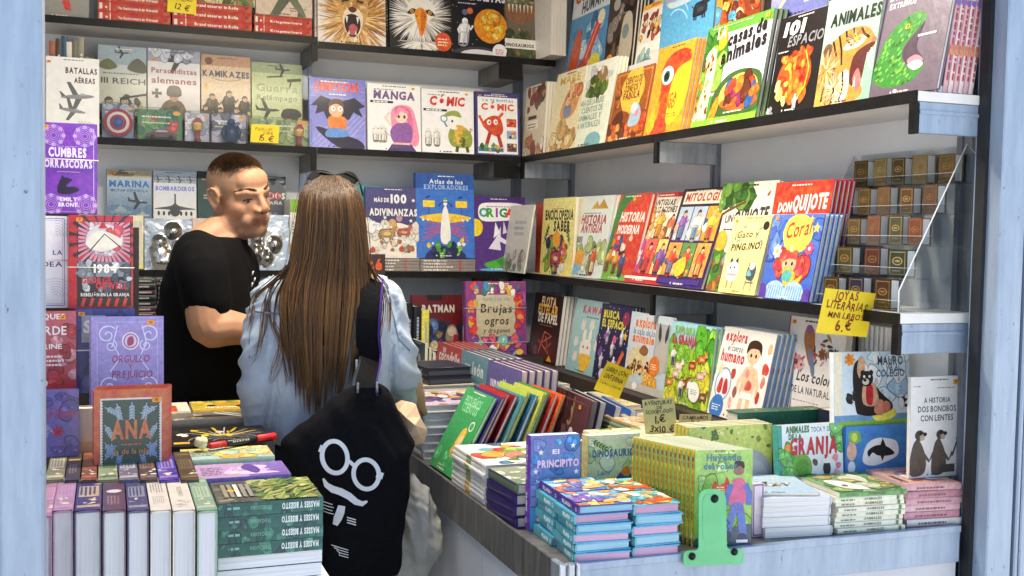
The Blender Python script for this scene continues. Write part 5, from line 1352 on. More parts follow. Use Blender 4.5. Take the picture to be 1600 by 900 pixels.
def a_granja(a):
    a.bg('8fb82f', '9fcadb'); a.cv([(0, 0), (0, .62), (.4, .7), (1, .64), (1, 0)], '9cbf34'); a.clut(.7, .6, 1, .95, ['5fae2f', '7cc03a', '4a9a2c'], 12, .06, .12); a.clut(0, .58, .5, .72, ['6fb036', '8fc444'], 12, .05, .1); a.clut(0, 0, 1, .55, ['b8cf3a', '8ab02c', 'c9d84a', '7aa02a', 'd0c83a'], 34, .05, .12)
    a.t('EXPLORA', .35, .87, .08, '8ac05a', .46, 2, 0, 0, .06); a.t('La GRANJA', .36, .74, .1, 'b83a4a', .56, 2, 0, 0, .06)
    for u, v, c, d in ((.6, .44, 'a8562c', 'd8a070'), (.8, .34, 'e0b0a0', 'f0d8c8'), (.3, .4, 'e6d8c8', 'f4efe6'), (.45, .2, '8a4a2a', 'c9986a'), (.12, .18, 'c9803a', 'e6c080'), (.8, .54, 'd8843a', 'f0c890'), (.25, .3, 'dcc0a8', 'efe0d0'), (.9, .1, '7a5a3c', 'c9a880')): a.beast(u, v, .16, c, d)
    for u, v in ((.15, .46), (.4, .1), (.6, .12)): a.man(u, v, .24, 'e6b892', '5a3a20', 'f0ece4', '3a3a44')
    a.blob(.7, .2, .12, 'f1eee6', .06); a.bars(.63, .17, .78, .24, 3, '8a9a9a')
RC('bright green farm activity book full of little animals', (1036, 628), (1104, 646), (1050, 502), a_granja, T=.012, cover='8fb83a', copies=2, du=0.0030, back='5a94c0')
def a_humano(a):
    a.bg('e6ded4', 'ece6de'); a.t('explora', .28, .85, .11, 'b8323c', .42, 2, .05, 0, .06); a.t('el cuerpo', .3, .74, .07, '4a5a6a', .3, 1, .1, 0, .06); a.t('humano', .28, .62, .12, 'b8323c', .46, 2, .05, 0, .06)
    s = 'e0b894'; a.cv([(.55, .28), (.54, .5), (.58, .6), (.74, .6), (.8, .5), (.77, .28)], s); a.l([(.58, .58), (.48, .42), (.47, .28)], .05, s); a.l([(.76, .58), (.84, .42), (.85, .28)], .05, s); a.l([(.6, .3), (.58, .03)], .07, s); a.l([(.72, .3), (.73, .03)], .07, s); a.r(.56, .26, .77, .33, 'efeae4'); a.l([(.66, .6), (.66, .68)], .06, s); a.e(.66, .74, .12, .1, s); a.cv([(.53, .74), (.54, .86), (.66, .9), (.78, .86), (.8, .74), (.74, .8), (.6, .8)], '3a2418'); a.e(.62, .73, .018, .022, K); a.e(.71, .73, .018, .022, K)
    a.cv([(.62, .36), (.66, .46), (.74, .42), (.72, .36)], 'c0504a'); a.e(.62, .53, .04, .05, 'd88a80'); a.e(.2, .36, .16, .19, '7a9ab8'); a.e(.2, .36, .14, .17, 'd0dce4'); a.cv([(.1, .28), (.14, .42), (.19, .4), (.18, .26)], 'b83a34'); a.cv([(.22, .26), (.22, .4), (.27, .42), (.31, .28)], 'b83a34'); a.blob(.16, .1, .14, '3a74b8', .06); a.bars(.07, .06, .25, .14, 3, 'e0e8f0')
    for u, v, c in ((.9, .62, 'c0443c'), (.95, .6, 'c0443c'), (.36, .5, 'b03a3a'), (.88, .3, 'b0342f'), (.4, .18, 'd8a89a'), (.92, .47, 'c9786a'), (.45, .3, '8a5a4a'), (.94, .82, 'd8b08a'), (.1, .52, 'd8c8a8'), (.9, .14, 'c9b0a0')): a.blob(u, v, .04, c, .2, 8, 1.5)
RC('white human body activity book with a standing child', (1104, 648), (1184, 655), (1133, 511), a_humano, T=.012, cover='e3dbd1', back='7fa8cf', pages='a9c0d8', gap=1.25, copies=5, du=0.0024, group='copies of the human body activity book', clabel='{} blue edge behind the white human body activity book')
def a_color(a):
    a.bg('ded8d2', 'e4dfda'); a.l([(.0, 0), (.0, 1)], .05, '9a2f4a'); a.t('Los colores', .6, .44, .11, '2f2c2e', .74, 1, .25, 0, .05); a.t('DE LA NATURALEZA', .58, .33, .075, '4a4648', .84, 1); a.bars(.2, .26, .8, .28, 1, '8a8488')
    cs = ['b05a6a', '6a4a8a', '3f5a3a', '8a9a5a', 'c98a4a', '2f3f4a', 'd8a8a8', 'c04a4a']
    for i in range(26): a.leaf(a.rd.uniform(.08, .9), a.rd.uniform(.58, .86), .12, a.rd.uniform(0, 360), a.rd.choice(cs))
    for u, v, r, c in ((.2, .6, .1, 'd8909a'), (.64, .7, .07, '8a5a2c'), (.12, .66, .08, 'c0506a'), (.86, .72, .06, '3f6a5a'), (.3, .58, .06, 'e0b0b4')): a.flower(u, v, r, c, '5a3a2c')
    a.cv([(.3, .82), (.34, .92), (.46, .9), (.5, .74), (.46, .58), (.38, .66)], 'a86a3f'); a.cv([(.4, .7), (.46, .72), (.54, .54), (.5, .5)], '6a7a94'); a.e(.38, .9, .06, .05, '8a5a8a')
    for u, c in ((.12, 'd8a03a'), (.4, 'c0703a'), (.55, 'd88a5a'), (.75, 'b8503a')): a.flower(u, .1, .11, c, '4a2c1a'); a.leaf(u+.1, .08, .12, 60, '5a7a4a')
RC('white nature book with flowers, birds and a burgundy spine', (1216, 660), (1305, 668), (1235, 494), a_color, Xp=1.75, T=.02, cover='ddd6d0', spine='8a2a44', sticker=(.1, .95, .016, ''))
for i in range(8):
    p = hit(1336+7.6*i, 552, 'x', 1.85)
    book('white spined album, %s in the row under the yellow price card' % ORD[i], .045, .30, .0125, frame_M(Vector((1.85, p.y+.0063, ZC+.0006)), X, Z, -Y), cover='e4e2e2', spine='dfdee2' if i != 1 else '3a3a40', sart=(lambda a: a.bars(.3, .3, .8, .7, 1, '9a9aa4', .7), 1), kind='soft', name='album', group='white albums under the yellow price card')
def a_mauro(a):
    a.bg('dfe6ea', 'b8cede'); a.r(0, 0, .1, 1, 'e6dfc8'); a.r(0, 0, 1, .16, '6a94c0'); a.r(.05, 0, 1, .08, '84b04a'); a.clut(.3, .4, 1, .95, ['cfdfe9', 'e9eef0', 'a9c4da'], 14, .06, .12); a.blob(.64, .16, .16, 'dfd65a', .15, 9, .5)
    a.t('MAURO', .74, .82, .09, '2f3a4a', .34, 1); a.t('VA AL', .78, .75, .055, '5a6470', .2, 1); a.t('COLEGIO', .74, .66, .075, '3a5a78', .38, 1)
    a.cv([(.28, .22), (.24, .6), (.26, .84), (.36, .9), (.4, .7), (.5, .6), (.62, .44), (.76, .3), (.74, .2), (.5, .14), (.34, .16)], '26201f'); a.cv([(.32, .9), (.3, .72), (.38, .6), (.4, .9)], 'c9a07f'); a.cv([(.38, .3), (.38, .56), (.52, .58), (.58, .3)], 'c99f80'); a.cv([(.42, .32), (.42, .54), (.5, .54), (.5, .3)], 'b8242a'); a.e(.42, .64, .09, .085, '26201f'); a.e(.37, .72, .03, .03, '26201f'); a.e(.48, .72, .03, .03, '26201f'); a.e(.41, .6, .045, .035, 'd8c8b8'); a.e(.4, .62, .022, .016, K); a.e(.39, .67, .014, .016, 'f4f0ea'); a.e(.46, .67, .014, .016, 'f4f0ea')
    a.cv([(.52, .2), (.56, .34), (.64, .34), (.66, .2), (.6, .14)], 'c9806a'); a.cv([(.62, .2), (.66, .33), (.73, .3), (.73, .2)], 'c07560'); a.flower(.2, .9, .07, 'e0902a', 'c96a1a'); a.clut(.18, .34, .26, .46, ['26262a', 'f1f1f1'], 8, .02, .04); a.clut(.88, .26, .98, .38, ['26262a', 'c9c08a', 'f1f1f1'], 8, .02, .04)
def a_bono(a):
    a.bg('d8d4cf', 'e0ddd9'); a.t('A HISTORIA', .5, .74, .075, '3a3a3c', .5, 1); a.t('DOS BONOBOS', .5, .65, .085, '3a3a3c', .72, 1); a.t('CON LENTES', .5, .56, .085, '3a3a3c', .62, 1); a.bars(.05, .9, .2, .92, 1, '6a6a6a'); a.bars(.5, .88, .85, .9, 1, '6a6a6a')
    for u, s in ((.1, 1), (.5, .9)):
        a.cv([(u-.1*s, .04), (u-.06*s, .3), (u+.06*s, .38), (u+.2*s, .2), (u+.16*s, .04)], '5a4e44'); a.e(u+.08*s, .42, .09*s, .08*s, '4a4038'); a.e(u+.13*s, .4, .05*s, .05*s, 'b09a84'); a.e(u+.1*s, .44, .035, .03, '24222a'); a.e(u+.18*s, .43, .035, .03, '24222a'); a.l([(u+.1*s, .28), (u+.26*s, .16), (u+.34*s, .24)], .05, '5a4e44')
    a.l([(.8, .2), (.9, .36)], .03, '3a3a40'); a.e(.9, .37, .03, .03, '2a2a30'); a.r(.55, .04, .85, .12, '4a4440')
# ------------------------------------------------------------------ books lying and standing on the right-hand counter
ZT += .0005
def P2(x, y, z=ZT): return hit(x, y, 'z', z)
def ang_of(A, B): return math.degrees(math.atan2(B.y-A.y, B.x-A.x))
# turquoise board books, two columns and a second pile
A, B_, C_ = P2(897, 880), P2(983, 873), P2(823, 832)
u_ = ang_of(A, B_)
Wt, Ht = (B_-A).length, (C_-A).length/2-.004
def tq_spine(a):
    a.r(.02, .05, .98, .95, '4f9fa8'); a.arc(.08, .5, .035, 0, 360, .014, 'e9f0f0'); a.t('nuria', .36, .3, .09, 'e6eef0', .34, 2); a.r(.7, .3, .82, .7, '7a8aa0')
def tq_top(a):
    a.bg('5a8fc0', '6fa8cf'); a.clut(0, 0, 1, 1, ['d8a04a', 'e9dccf', '4a7ab8', '7a5aa8', 'c97a5a', 'a9cfe0', 'e6c46a'], 34, .06, .16); a.man(.5, .2, .5, 'e6b892', 'c9803a', '5a7ac0', '8a5aa8'); a.star(.2, .75, .08, 'f0ece6'); a.cv([(.5, .1), (.95, .2), (.9, .34), (.6, .3)], 'd8a86a')
def tq_top2(a):
    a.bg('6fb0b8', '7ac0c0'); a.clut(0, 0, 1, 1, ['e0904a', 'e6c05a', 'c0562c', 'e9e0cf', '4f9aa8', '5a7a5a'], 34, .06, .16); a.cv([(.3, .2), (.6, .34), (.95, .3), (.9, .18), (.6, .1)], 'c05a30')
pg = ['cfa8c4', 'a8cfe0', 'd8b0cc', '9ac8dc', 'c9a0bc', '8fc4dc']
def board_pile(what, P, W, H, n, T, cols, top, dz=0, stag=.006):
    z = ZT
    for i in range(n):
        rd = random.Random(hash_(what)+i)
        a = R(u_+rd.uniform(-3, 3))
        U, V = Vector((math.cos(a), math.sin(a), 0)), Vector((-math.sin(a), math.cos(a), 0))
        q = Vector((P.x, P.y, z))+U*(stag*(i % 2)+rd.uniform(-.003, .003))+V*rd.uniform(-.002, .002)
        last = i == n-1
        c = '4a2c80' if last and cols == 0 else ['4f9fa8', '57a8b0', '4796a4'][i % 3]
        lie('%s, %s' % (what, place_word(i, n)), q, U, V, W, H, T, art=top if last else None, cover='5aa6c8' if not (last and cols == 0) else '4a2c80', spine=c, sart=(tq_spine if not (last and cols == 0) else (lambda a: (a.t('nuria', .6, .3, .09, 'd8cfe6', .4, 2), a.arc(.1, .5, .03, 0, 360, .014, 'e9e6f0'), a.bars(.3, .3, .4, .7, 1, 'c98a6a', .8))), 1), kind='hard', pages=pg[i % 6], group='turquoise board books at the counter corner', name='board_book')
        z += T+.0006
    return z
Vd = Vector((-math.sin(R(u_)), math.cos(R(u_)), 0))
Ud = Vector((math.cos(R(u_)), math.sin(R(u_)), 0))
board_pile('turquoise board book in the pile at the counter corner', A, Wt, Ht, 6, .0185, 0, tq_top)
board_pile('turquoise board book in the pile behind the corner pile', A+Vd*(Ht+.006), Wt, Ht, 6, .0185, 0, tq_top)
A2 = P2(989, 872)
board_pile('turquoise board book in the pile beside the green bookend', A2, (P2(1071, 869)-A2).length-.008, Ht, 5, .021, 1, tq_top2)
board_pile('turquoise board book in the pile behind the bookend pile', A2+Vd*(Ht+.006), (P2(1071, 869)-A2).length-.012, Ht, 5, .021, 1, tq_top2)
# standing princess-planet book, dinosaur book
def a_prin(a):
    a.bg('4a9fd0', '6f7ab8'); a.clut(0, .3, 1, .95, ['5aa8d8', '4a8ac8', '7a8ac8', '3f7ab8'], 16, .08, .16); a.t('El', .5, .8, .08, 'e9e2f0', .14, 2); a.t('PRINCIPITO', .55, .66, .13, 'f0c8e0', .84, 2, 0, 0, .04, out='8a5ab0'); a.t('Saint-Exupéry', .3, .5, .06, 'e6f0f4', .4, 1, .2); a.t('Antoine', .3, .42, .06, 'e6f0f4', .28, 1, .2)
    for u, v in ((.2, .82), (.85, .88), (.1, .62), (.35, .52), (.92, .6)): a.star(u, v, .06, 'e9e9f0')
    a.e(.62, .34, .13, .12, 'c9cf6a'); a.e(.6, .22, .08, .1, 'd8b8c0'); a.man(.55, .05, .3, 'e9c09a', 'd8b04a', '5aa86a', 'd8d0c0'); a.clut(0, 0, 1, .12, ['c9a0a8', 'e0c8b0', '7ab0c8', 'b05a5a'], 14, .05, .1)
stand('upright board book with a purple spine and a little boy among stars', (828, 830), (905, 824), 682, ('z', ZT), art=a_prin, cover='4a98cc', spine='6a3a9c', sart=(lambda a: (a.arc(.1, .5, .025, 0, 360, .01, 'e9e0f4'), a.t('nuria', .3, .32, .05, 'e9e0f4', .2, 2), a.t('El Principito', .72, .32, .05, 'd8b8e6', .36, 1)), 1), T=.03, kind='board', lean=.02)
def a_dinos(a):
    a.bg('c9cf9a', 'd3d8ac'); a.clut(0, .6, 1, .95, ['d8dcb8', 'bcc48a', 'a9c08a'], 9, .06, .14); a.t('DINOSAURIOS', .52, .74, .12, '3a6a8a', .88, 2, 0, 0, .08); a.t('Libro', .3, .52, .07, '5a8aa0', .24, 1, .2); a.sprig(.05, .95, .3, -30, '5a8a3a', 5)
    a.cv([(.45, .1), (.5, .4), (.65, .55), (.85, .5), (1, .3), (1, 0), (.5, 0)], '4a4a78'); a.cv([(.75, .2), (.85, .46), (1, .4), (1, .1)], '3f6aa0'); a.cv([(.0, .0), (.05, .22), (.25, .34), (.42, .2), (.4, 0)], 'a8502c'); a.e(.22, .14, .08, .1, '5a2418'); a.e(.62, .06, .1, .08, '6a9ab0'); a.blob(.74, .55, .09, 'e0802c', .25)
stand('upright pale green board book with purple and orange dinosaurs', (918, 800), (998, 800), 682, ('y', 2.20), ZT, art=a_dinos, cover='cdc890', spine='d8c88a', T=.035, kind='board', lean=.02)
stand('pale grey board book peeping out between the two upright board books', (896, 800), (930, 800), 690, ('y', 2.245), ZT, cover='d8d8c8', T=.02, kind='board', lean=.02, art=lambda a: (a.bg('b8c0a8'), a.r(.1, .3, .4, .7, 'e0e4e8')))
# the long row of yellow spines
def a_huy(a):
    a.bg('8fb85a', '9cc068'); a.clut(0, .2, 1, 1, ['84b050', 'a4c878', '7aa848'], 16, .08, .16); 
    a.cv([(0, 0), (.1, .1), (.5, .16), (1, .22), (1, 0)], '4a5a6a'); a.cv([(.3, .62), (.36, .68), (.42, .63), (.52, .66), (.55, .72), (.6, .66), (.56, .62), (.6, .57), (.5, .58), (.4, .55), (.34, .53)], 'c0422c')
    a.bars(.38, .585, .54, .63, 2, 'f0d0c0')
    a.cv([(.6, .46), (.64, .64), (.72, .7), (.86, .68), (.9, .5), (.84, .42), (.68, .42)], 'c9628a'); a.l([(.64, .64), (.56, .52), (.54, .42)], .1, '5a6fb0'); a.l([(.88, .64), (.95, .54), (.94, .42)], .1, '5a6fb0'); a.cv([(.66, .44), (.84, .44), (.86, .3), (.74, .36), (.62, .3)], '6a6fae')
    a.l([(.68, .36), (.62, .24), (.58, .14)], .13, '5f74b4'); a.l([(.8, .36), (.84, .22), (.86, .1)], .13, '5f74b4'); a.cv([(.48, .1), (.52, .16), (.64, .15), (.64, .08), (.5, .06)], '3f3f5a'); a.cv([(.76, .04), (.78, .12), (.9, .12), (.96, .04), (.86, .01)], '3f3f5a'); a.e(.76, .78, .09, .08, '8a6a5a'); a.cv([(.68, .8), (.7, .88), (.84, .87), (.85, .8), (.77, .83)], '3a2c2a'); a.r(.74, .03, .94, .06, 'e6e6e6'); a.t('Huyendo', .5, .89, .1, '4f7a8a', .6, 2, 0, 0, .04); a.t('del robot', .44, .80, .1, '4f7a8a', .58, 2, 0, 0, .04); a.l([(.55, .28), (.62, .24), (.56, .2), (.62, .17)], .02, '2f3a44')
def pat_spine(a):
    a.r(.02, .06, .98, .94, 'd8b83a'); a.e(.9, .5, .03, .03, '6a3a5a'); a.r(.8, .2, .86, .8, '7a3f5a'); a.t('PATAS', .4, .2, .03, '5a4a1f', .24, 2); a.bars(.58, .25, .76, .75, 1, '8a5a2a', .8); a.r(.08, .1, .14, .9, 'e6d48a')
stand('story book with a pink and blue hero, held by the green bookend', (1083, 855), (1173, 852), 704, ('z', ZT), art=a_huy, cover='88b452', spine='d8b83a', sart=(pat_spine, 1), T=.0112, copies=14, lean=.015, kind='soft', step=(-.0041, .0116, 0), group='yellow spined story books in a row', clabel='yellow spined story book, {} behind the front one in the row')
# green bookend
be = empty('bookend', 'green metal bookend with three black dots at the front of the counter', 'bookend', tuple(hit(1114, 884, 'y', 1.889)))
m, t, b = nodes('green_enamel')
c, f, src = noise_col(t, '46a86c', '52b87a', 14)
lk(t, c, b.inputs['Base Color']); b.inputs['Roughness'].default_value = .3; b.inputs['Coat Weight'].default_value = .4
def beq(x, y): q = hit(x, y, 'y', 1.889)-be.location; return (q.x, q.z)
def rounded(pts, r, n=6):
    o = []
    for i in range(len(pts)):
        p, q, s = Vector(pts[i-1]), Vector(pts[i]), Vector(pts[(i+1) % len(pts)])
        rr = r[i] if hasattr(r, '__len__') else r
        a, b = (p-q).normalized(), (s-q).normalized()
        rr = min(rr, (p-q).length*.49, (s-q).length*.49)
        for k in range(n+1):
            t_ = k/n
            o.append(tuple((q+a*rr)*(1-t_)**2+q*2*t_*(1-t_)+(q+b*rr)*t_**2))
    return o
out = [beq(*p) for p in ((1068, 885), (1162, 881), (1162, 857), (1136, 858), (1134, 764), (1092, 765), (1092, 860), (1068, 861))]
b = MB(); b.prism(rounded(out, [.008, .008, .012, .008, .026, .026, .008, .012]), (0, 0, 0), X, Z, -Y, .0035); b.build('plate', 'green_enamel', be)
b = MB(); b.prism(rounded([beq(*p) for p in ((1098, 850), (1128, 850), (1128, 772), (1098, 772))], .018), (0, -.0007, 0), X, Z, -Y, .001); b.build('raised_panel', 'green_enamel', be)
for x, y, r in ((1116, 779, .0085), (1081, 869, .0075), (1147, 862, .0075)):  # black discs paint the dark of the plate's holes
    b = MB(); q = beq(x, y); b.tube([(q[0], -.0030, q[1]), (q[0], .0005, q[1])], r, '111111', 16); b.build('dark_hole_disc', 'black_edge', be)
b = MB(); b.box((-.035, .002, .0215), (.035, .012, .0225)); b.build('foot_plate', 'green_enamel', be)
stand('narrow pink rounded pad behind the hero book', (1175, 843), (1193, 842), 757, ('y', 1.965), ZT, cover='b9a3b8', T=.02, kind='board', lean=.03, art=lambda a: (a.bg('c4b4c6', 'd8ccd8'), a.e(.5, .4, .3, .06, 'a8c4c0'), a.frame(.06, .1, '6a4a6a')))
# yellow book with a grey cloud, edges behind
stand('yellow speckled book with a grey cloud, behind the hero book', (1078, 745), (1208, 740), 669, ('y', 2.14), ZT, cover='cfc456', T=.016, kind='soft', lean=.05, copies=3, art=lambda a: (a.bg('d0c65a', 'c6cf6a'), a.clut(0, .7, 1, 1, ['8a8a3a', '5a7a3a', 'e6dc8a'], 26, .01, .03), a.blob(.72, .4, .26, 'a9a4a4', .18, 12), a.blob(.72, .38, .22, 'b8b2b0', .2, 12), a.bars(.6, .3, .86, .5, 3, 'd0ccc8')), clabel='{} mixed edge behind the yellow book with the grey cloud', group='copies of the yellow speckled book')
rs = boxes('display_riser', 'dark_wood', [((1.46, 2.10, ZT), (1.875, 2.155, ZT+.075))]); tag(rs, 'dark riser under the farm book and the blue shark box', 'riser')
def a_gra(a):
    a.bg('d3dee0', 'e3e8e6'); a.r(0, 0, .06, 1, '4a9a8a'); a.t('ANIMALES', .3, .86, .08, '5a8a5a', .36, 2); a.t('DE LA', .26, .74, .07, '5a8a5a', .2, 2); a.t('TOCA Y SIENTE', .72, .86, .06, '4a6a8a', .42, 1); 
    a.clut(.88, .6, 1, .95, ['5aa85a', '7cc06a'], 8, .05, .1); a.clut(0, .05, .2, .7, ['6ab05a', '4a9a4a', '8ac46a'], 10, .05, .1); a.e(.36, .24, .15, .18, '6aa844'); a.e(.36, .24, .1, .12, '5a9638'); a.cv([(.3, .04), (.4, .12), (.6, .1), (.52, .02)], '22201f'); a.e(.74, .2, .06, .1, '1f1c1c'); a.cv([(.66, .3), (.7, .38), (.8, .38), (.84, .3)], 'e9e2de')
    for u, v, c in ((.56, .32, '6a3a3a'), (.88, .38, 'd88a9a'), (.92, .24, 'c9708a'), (.9, .12, 'e0a0a8'), (.14, .6, 'e0902a')): a.blob(u, v, .045, c, .25)
    a.t('GRANJA', .54, .48, .2, 'c02a34', .74, 2, .05, 0, .1, out='6a1a22'); a.t('ANIMALES', .3, .86, .08, '4a7a4a', .36, 2); a.t('DE LA', .26, .74, .07, '4a7a4a', .2, 2)
stand('white touch and feel farm book with red lettering', (1218, 741), (1318, 747), 667, ('y', 2.103), ZT+.0755, art=a_gra, cover='d3dad8', spine='4a9a8a', T=.022, kind='board', lean=.1)
def a_shark(a):
    a.bg('3f7ac0', '4a86cc'); a.blob(.14, .78, .1, '7ab04a', .2); a.e(.14, .78, .05, .06, 'c9d86a'); a.cv([(.28, .3), (.34, .62), (.5, .74), (.7, .72), (.84, .64), (.86, .4), (.7, .28), (.45, .2)], 'e6e8ea'); a.cv([(.36, .5), (.5, .6), (.68, .56), (.8, .42), (.66, .38), (.52, .4), (.44, .46), (.38, .38)], '1d1f26'); a.p([(.56, .58), (.6, .74), (.66, .57)], '1d1f26'); a.p([(.56, .42), (.6, .28), (.64, .4)], '1d1f26'); a.e(.1, .5, .08, .12, 'd8b09a'); a.e(.1, .2, .06, .08, 'dfe4e8'); a.bars(.05, .62, .12, .72, 2, 'e9a05a')
stand('blue box book with a black shark on a white cloud', (1321, 733), (1416, 733), 668, ('y', 2.105), ZT+.0755, art=a_shark, cover='3f76ba', T=.05, kind='board', lean=.03)
zs = hit(1370, 667, 'y', 2.125).z
stand('board book with a waving black bear, on the blue shark box', (1304, 664), (1421, 664), 554, ('y', 2.115), zs, art=a_mauro, T=.018, cover='d6dde0', lean=.06, kind='board', lift=.003)
stand('dark navy spine under the bear board book', (1299, 668), (1322, 668), 643, ('y', 2.165), ZT, cover='23283a', T=.05, kind='board', lean=.02, art=lambda a: (a.r(0, .86, 1, 1, 'a8342c'), a.bars(.2, .3, .8, .8, 3, '4a5a7a')))
# dark green flat books behind
pr0, pr1 = hit(1152, 668, 'y', 2.225), hit(1288, 668, 'y', 2.225)
def grn_spine(a): a.bg('1f5a44'); [a.leaf(a.rd.random(), a.rd.uniform(.0, .4), .05, 90+a.rd.uniform(-40, 40), a.rd.choice(['6aa04a', 'c9cf8a', 'b0562c'])) for i in range(24)]
nG = 4
pile('dark green gift book piled behind the farm book', (pr1.x, pr1.y, ZT), 90, .055, pr1.x-pr0.x, (pr0.z+.035-ZT)/nG-.0004, nG, lambda a: (a.bg('2a5f48'), a.clut(0, 0, 1, 1, ['3f7a4a', 'b0562c', 'c9cf8a'], 20, .04, .1)), cover='1f5a44', sart=(grn_spine, -1), group='dark green gift books lying flat')
# front row of flat piles on the right
A, B_ = P2(1192, 841), P2(1296, 836)
def a_wtop(a): a.bg('a9c0d4', 'b8ccd8'); a.beast(.4, .4, .2, '2a2a2e', 'e9e6e0'); a.beast(.55, .34, .2, 'b8905a', 'e6d8b8'); a.beast(.7, .42, .16, 'd8d4cc', '2a2a2e'); a.clut(.3, .3, .8, .5, ['e9e4d8', '3a3a3e', 'c9a05a'], 8, .02, .04); a.bars(.4, .72, .8, .78, 1, 'f0f2f4')
u_ = ang_of(A, B_)
Vf = Vector((-math.sin(R(u_)), math.cos(R(u_)), 0))
q = B_+Vf*.17
_, zw = pile('thick white block book in the pile right of the bookend', (q.x, q.y, ZT), u_+180, (B_-A).length, .17, .0215, 4, None, spine='23283c', cover='c9d0d8', pages='e6e4e2', kind='soft', group='thick white books right of the bookend', jit=.004)
aa = R(u_+172)
lie('pale blue animal book lying askew on the pile of thick white books', (q.x+.0, q.y+.01, zw), (math.cos(aa), math.sin(aa), 0), (-math.sin(aa), math.cos(aa), 0), (B_-A).length+.02, .18, .007, art=lambda a: (setattr(a, 'ux', -a.ux), setattr(a, 'uy', -a.uy), setattr(a, 'o', a.o-a.ux*a.W-a.uy*a.H), a_wtop(a)), cover='a9c0d4', kind='soft', back='8a2f34')
A, B_ = P2(1305, 834), P2(1411, 827)
def a_gtop(a): a.bg('6a9a5a', '84a86a'); a.clut(0, 0, 1, 1, ['5a8a4a', '9ab86a', 'c9cfa0', '4a7a44', 'b0a05a'], 36, .06, .14); a.cv([(.05, .5), (.2, .8), (.6, .86), (.5, .6)], 'e6e6dc'); a.e(.3, .72, .05, .04, '2a2a2a'); a.cv([(.4, .3), (.6, .4), (.9, .3), (.7, .2)], 'd8d4b8')
_, zg = pile('cream spined animal book in the green topped pile', (B_.x, B_.y, ZT), ang_of(A, B_)+90, .175, (B_-A).length, .0112, 8, a_gtop, '6a9a5a', cover='d9d8c4', kind='soft', sart=(lambda a: (a.t('ANIMALES', .55, .3, .03, '5a6a5a', .26, 1), a.bars(.08, .3, .3, .7, 1, '6a7a6a', .7), a.r(.9, .1, .94, .9, '5a7a4a')), -1), group='cream spined animal books', jit=.006)
A, B_ = P2(1413, 823), P2(1500, 818)
def a_ptop(a): a.bg('cf9a8a', 'd8a898'); a.clut(.2, .2, .9, .8, ['e6dcd4', '6a8ab0', 'b04a4a', 'e9c0b0'], 16, .05, .12); a.t('Cuentos', .3, .84, .1, '4a2a2a', .4, 1, .2); a.beast(.5, .35, .2, '3f5a7a', 'e6dcd0')
_, zpk = pile('pink edged picture book in the pile by the right post', (B_.x, B_.y, ZT), ang_of(A, B_)+90, .17, (B_-A).length, .0155, 6, a_ptop, 'cf9a8a', tcols=['d8d4cc', 'c98f98', 'd9b0b4', 'c99aa0', 'b8848c', 'd0a0a0'], kind='soft', pages='d8b8b8', jit=.006, sart=(lambda a: (a.bars(.2, .3, .8, .7, 1, '8a5a64', .7)), -1), group='pink edged picture books')
stand('off white book with two apes wearing glasses, by the right post', (1421, 745), (1503, 746), 590, ('y', 1.985), zpk+.0004, art=a_bono, T=.010, lean=.03, cover='d6d2cc', sticker=(.84, .94, .016, ''))
# floppy white books and purple notebooks along the aisle edge
A, C_ = P2(757, 791), P2(707, 754)
Vn = (C_-A); Hn = Vn.length; v_ = ang_of(A, C_)-90
def a_flop(a): a.bg('d8d8d0', 'dedcd4'); a.clut(.05, .05, .95, .95, ['b83a34', '5f8a3a', 'd8a04a', '4a6a8a', 'c9786a', '8ab04a'], 20, .06, .15); a.e(.3, .7, .1, .1, '6aa0a0')
pile('floppy white picture book piled beside the leaning green book', (A.x, A.y, ZT), v_, .2, Hn, .0105, 9, a_flop, 'dcdad2', cover='d8d8d4', spine='d9d9d6', kind='soft', sart=(lambda a: (a.r(.42, .05, .56, .95, a.rd.choice(['b8983a', '8a9a4a', 'c9a04a'])), a.bars(.1, .3, .38, .7, 1, 'b0b4bc', .6)), 1), group='floppy white picture books', jit=.004)
A, C_ = P2(807, 826), P2(762, 797)
pile('purple edged notebook piled beside the purple spined board book', (A.x, A.y, ZT), ang_of(A, C_)-90, .11, (C_-A).length, .0245, 4, lambda a: (a.bg('6a7a6a', '8a947c'), a.clut(0, 0, 1, 1, ['a9b09a', '4a5a4a', 'c9ccb8'], 14, .08, .18)), '5a6a5a', cover='33255e', spine='b9b4a4', pages='c9c4b4', sart=(lambda a: (a.r(0, 0, 1, .12, '33255e'), a.r(0, .88, 1, 1, '33255e'), a.l([(.1, .4), (.9, .7)], .01, '6a6258')), 1), group='purple edged notebooks', jit=.004)
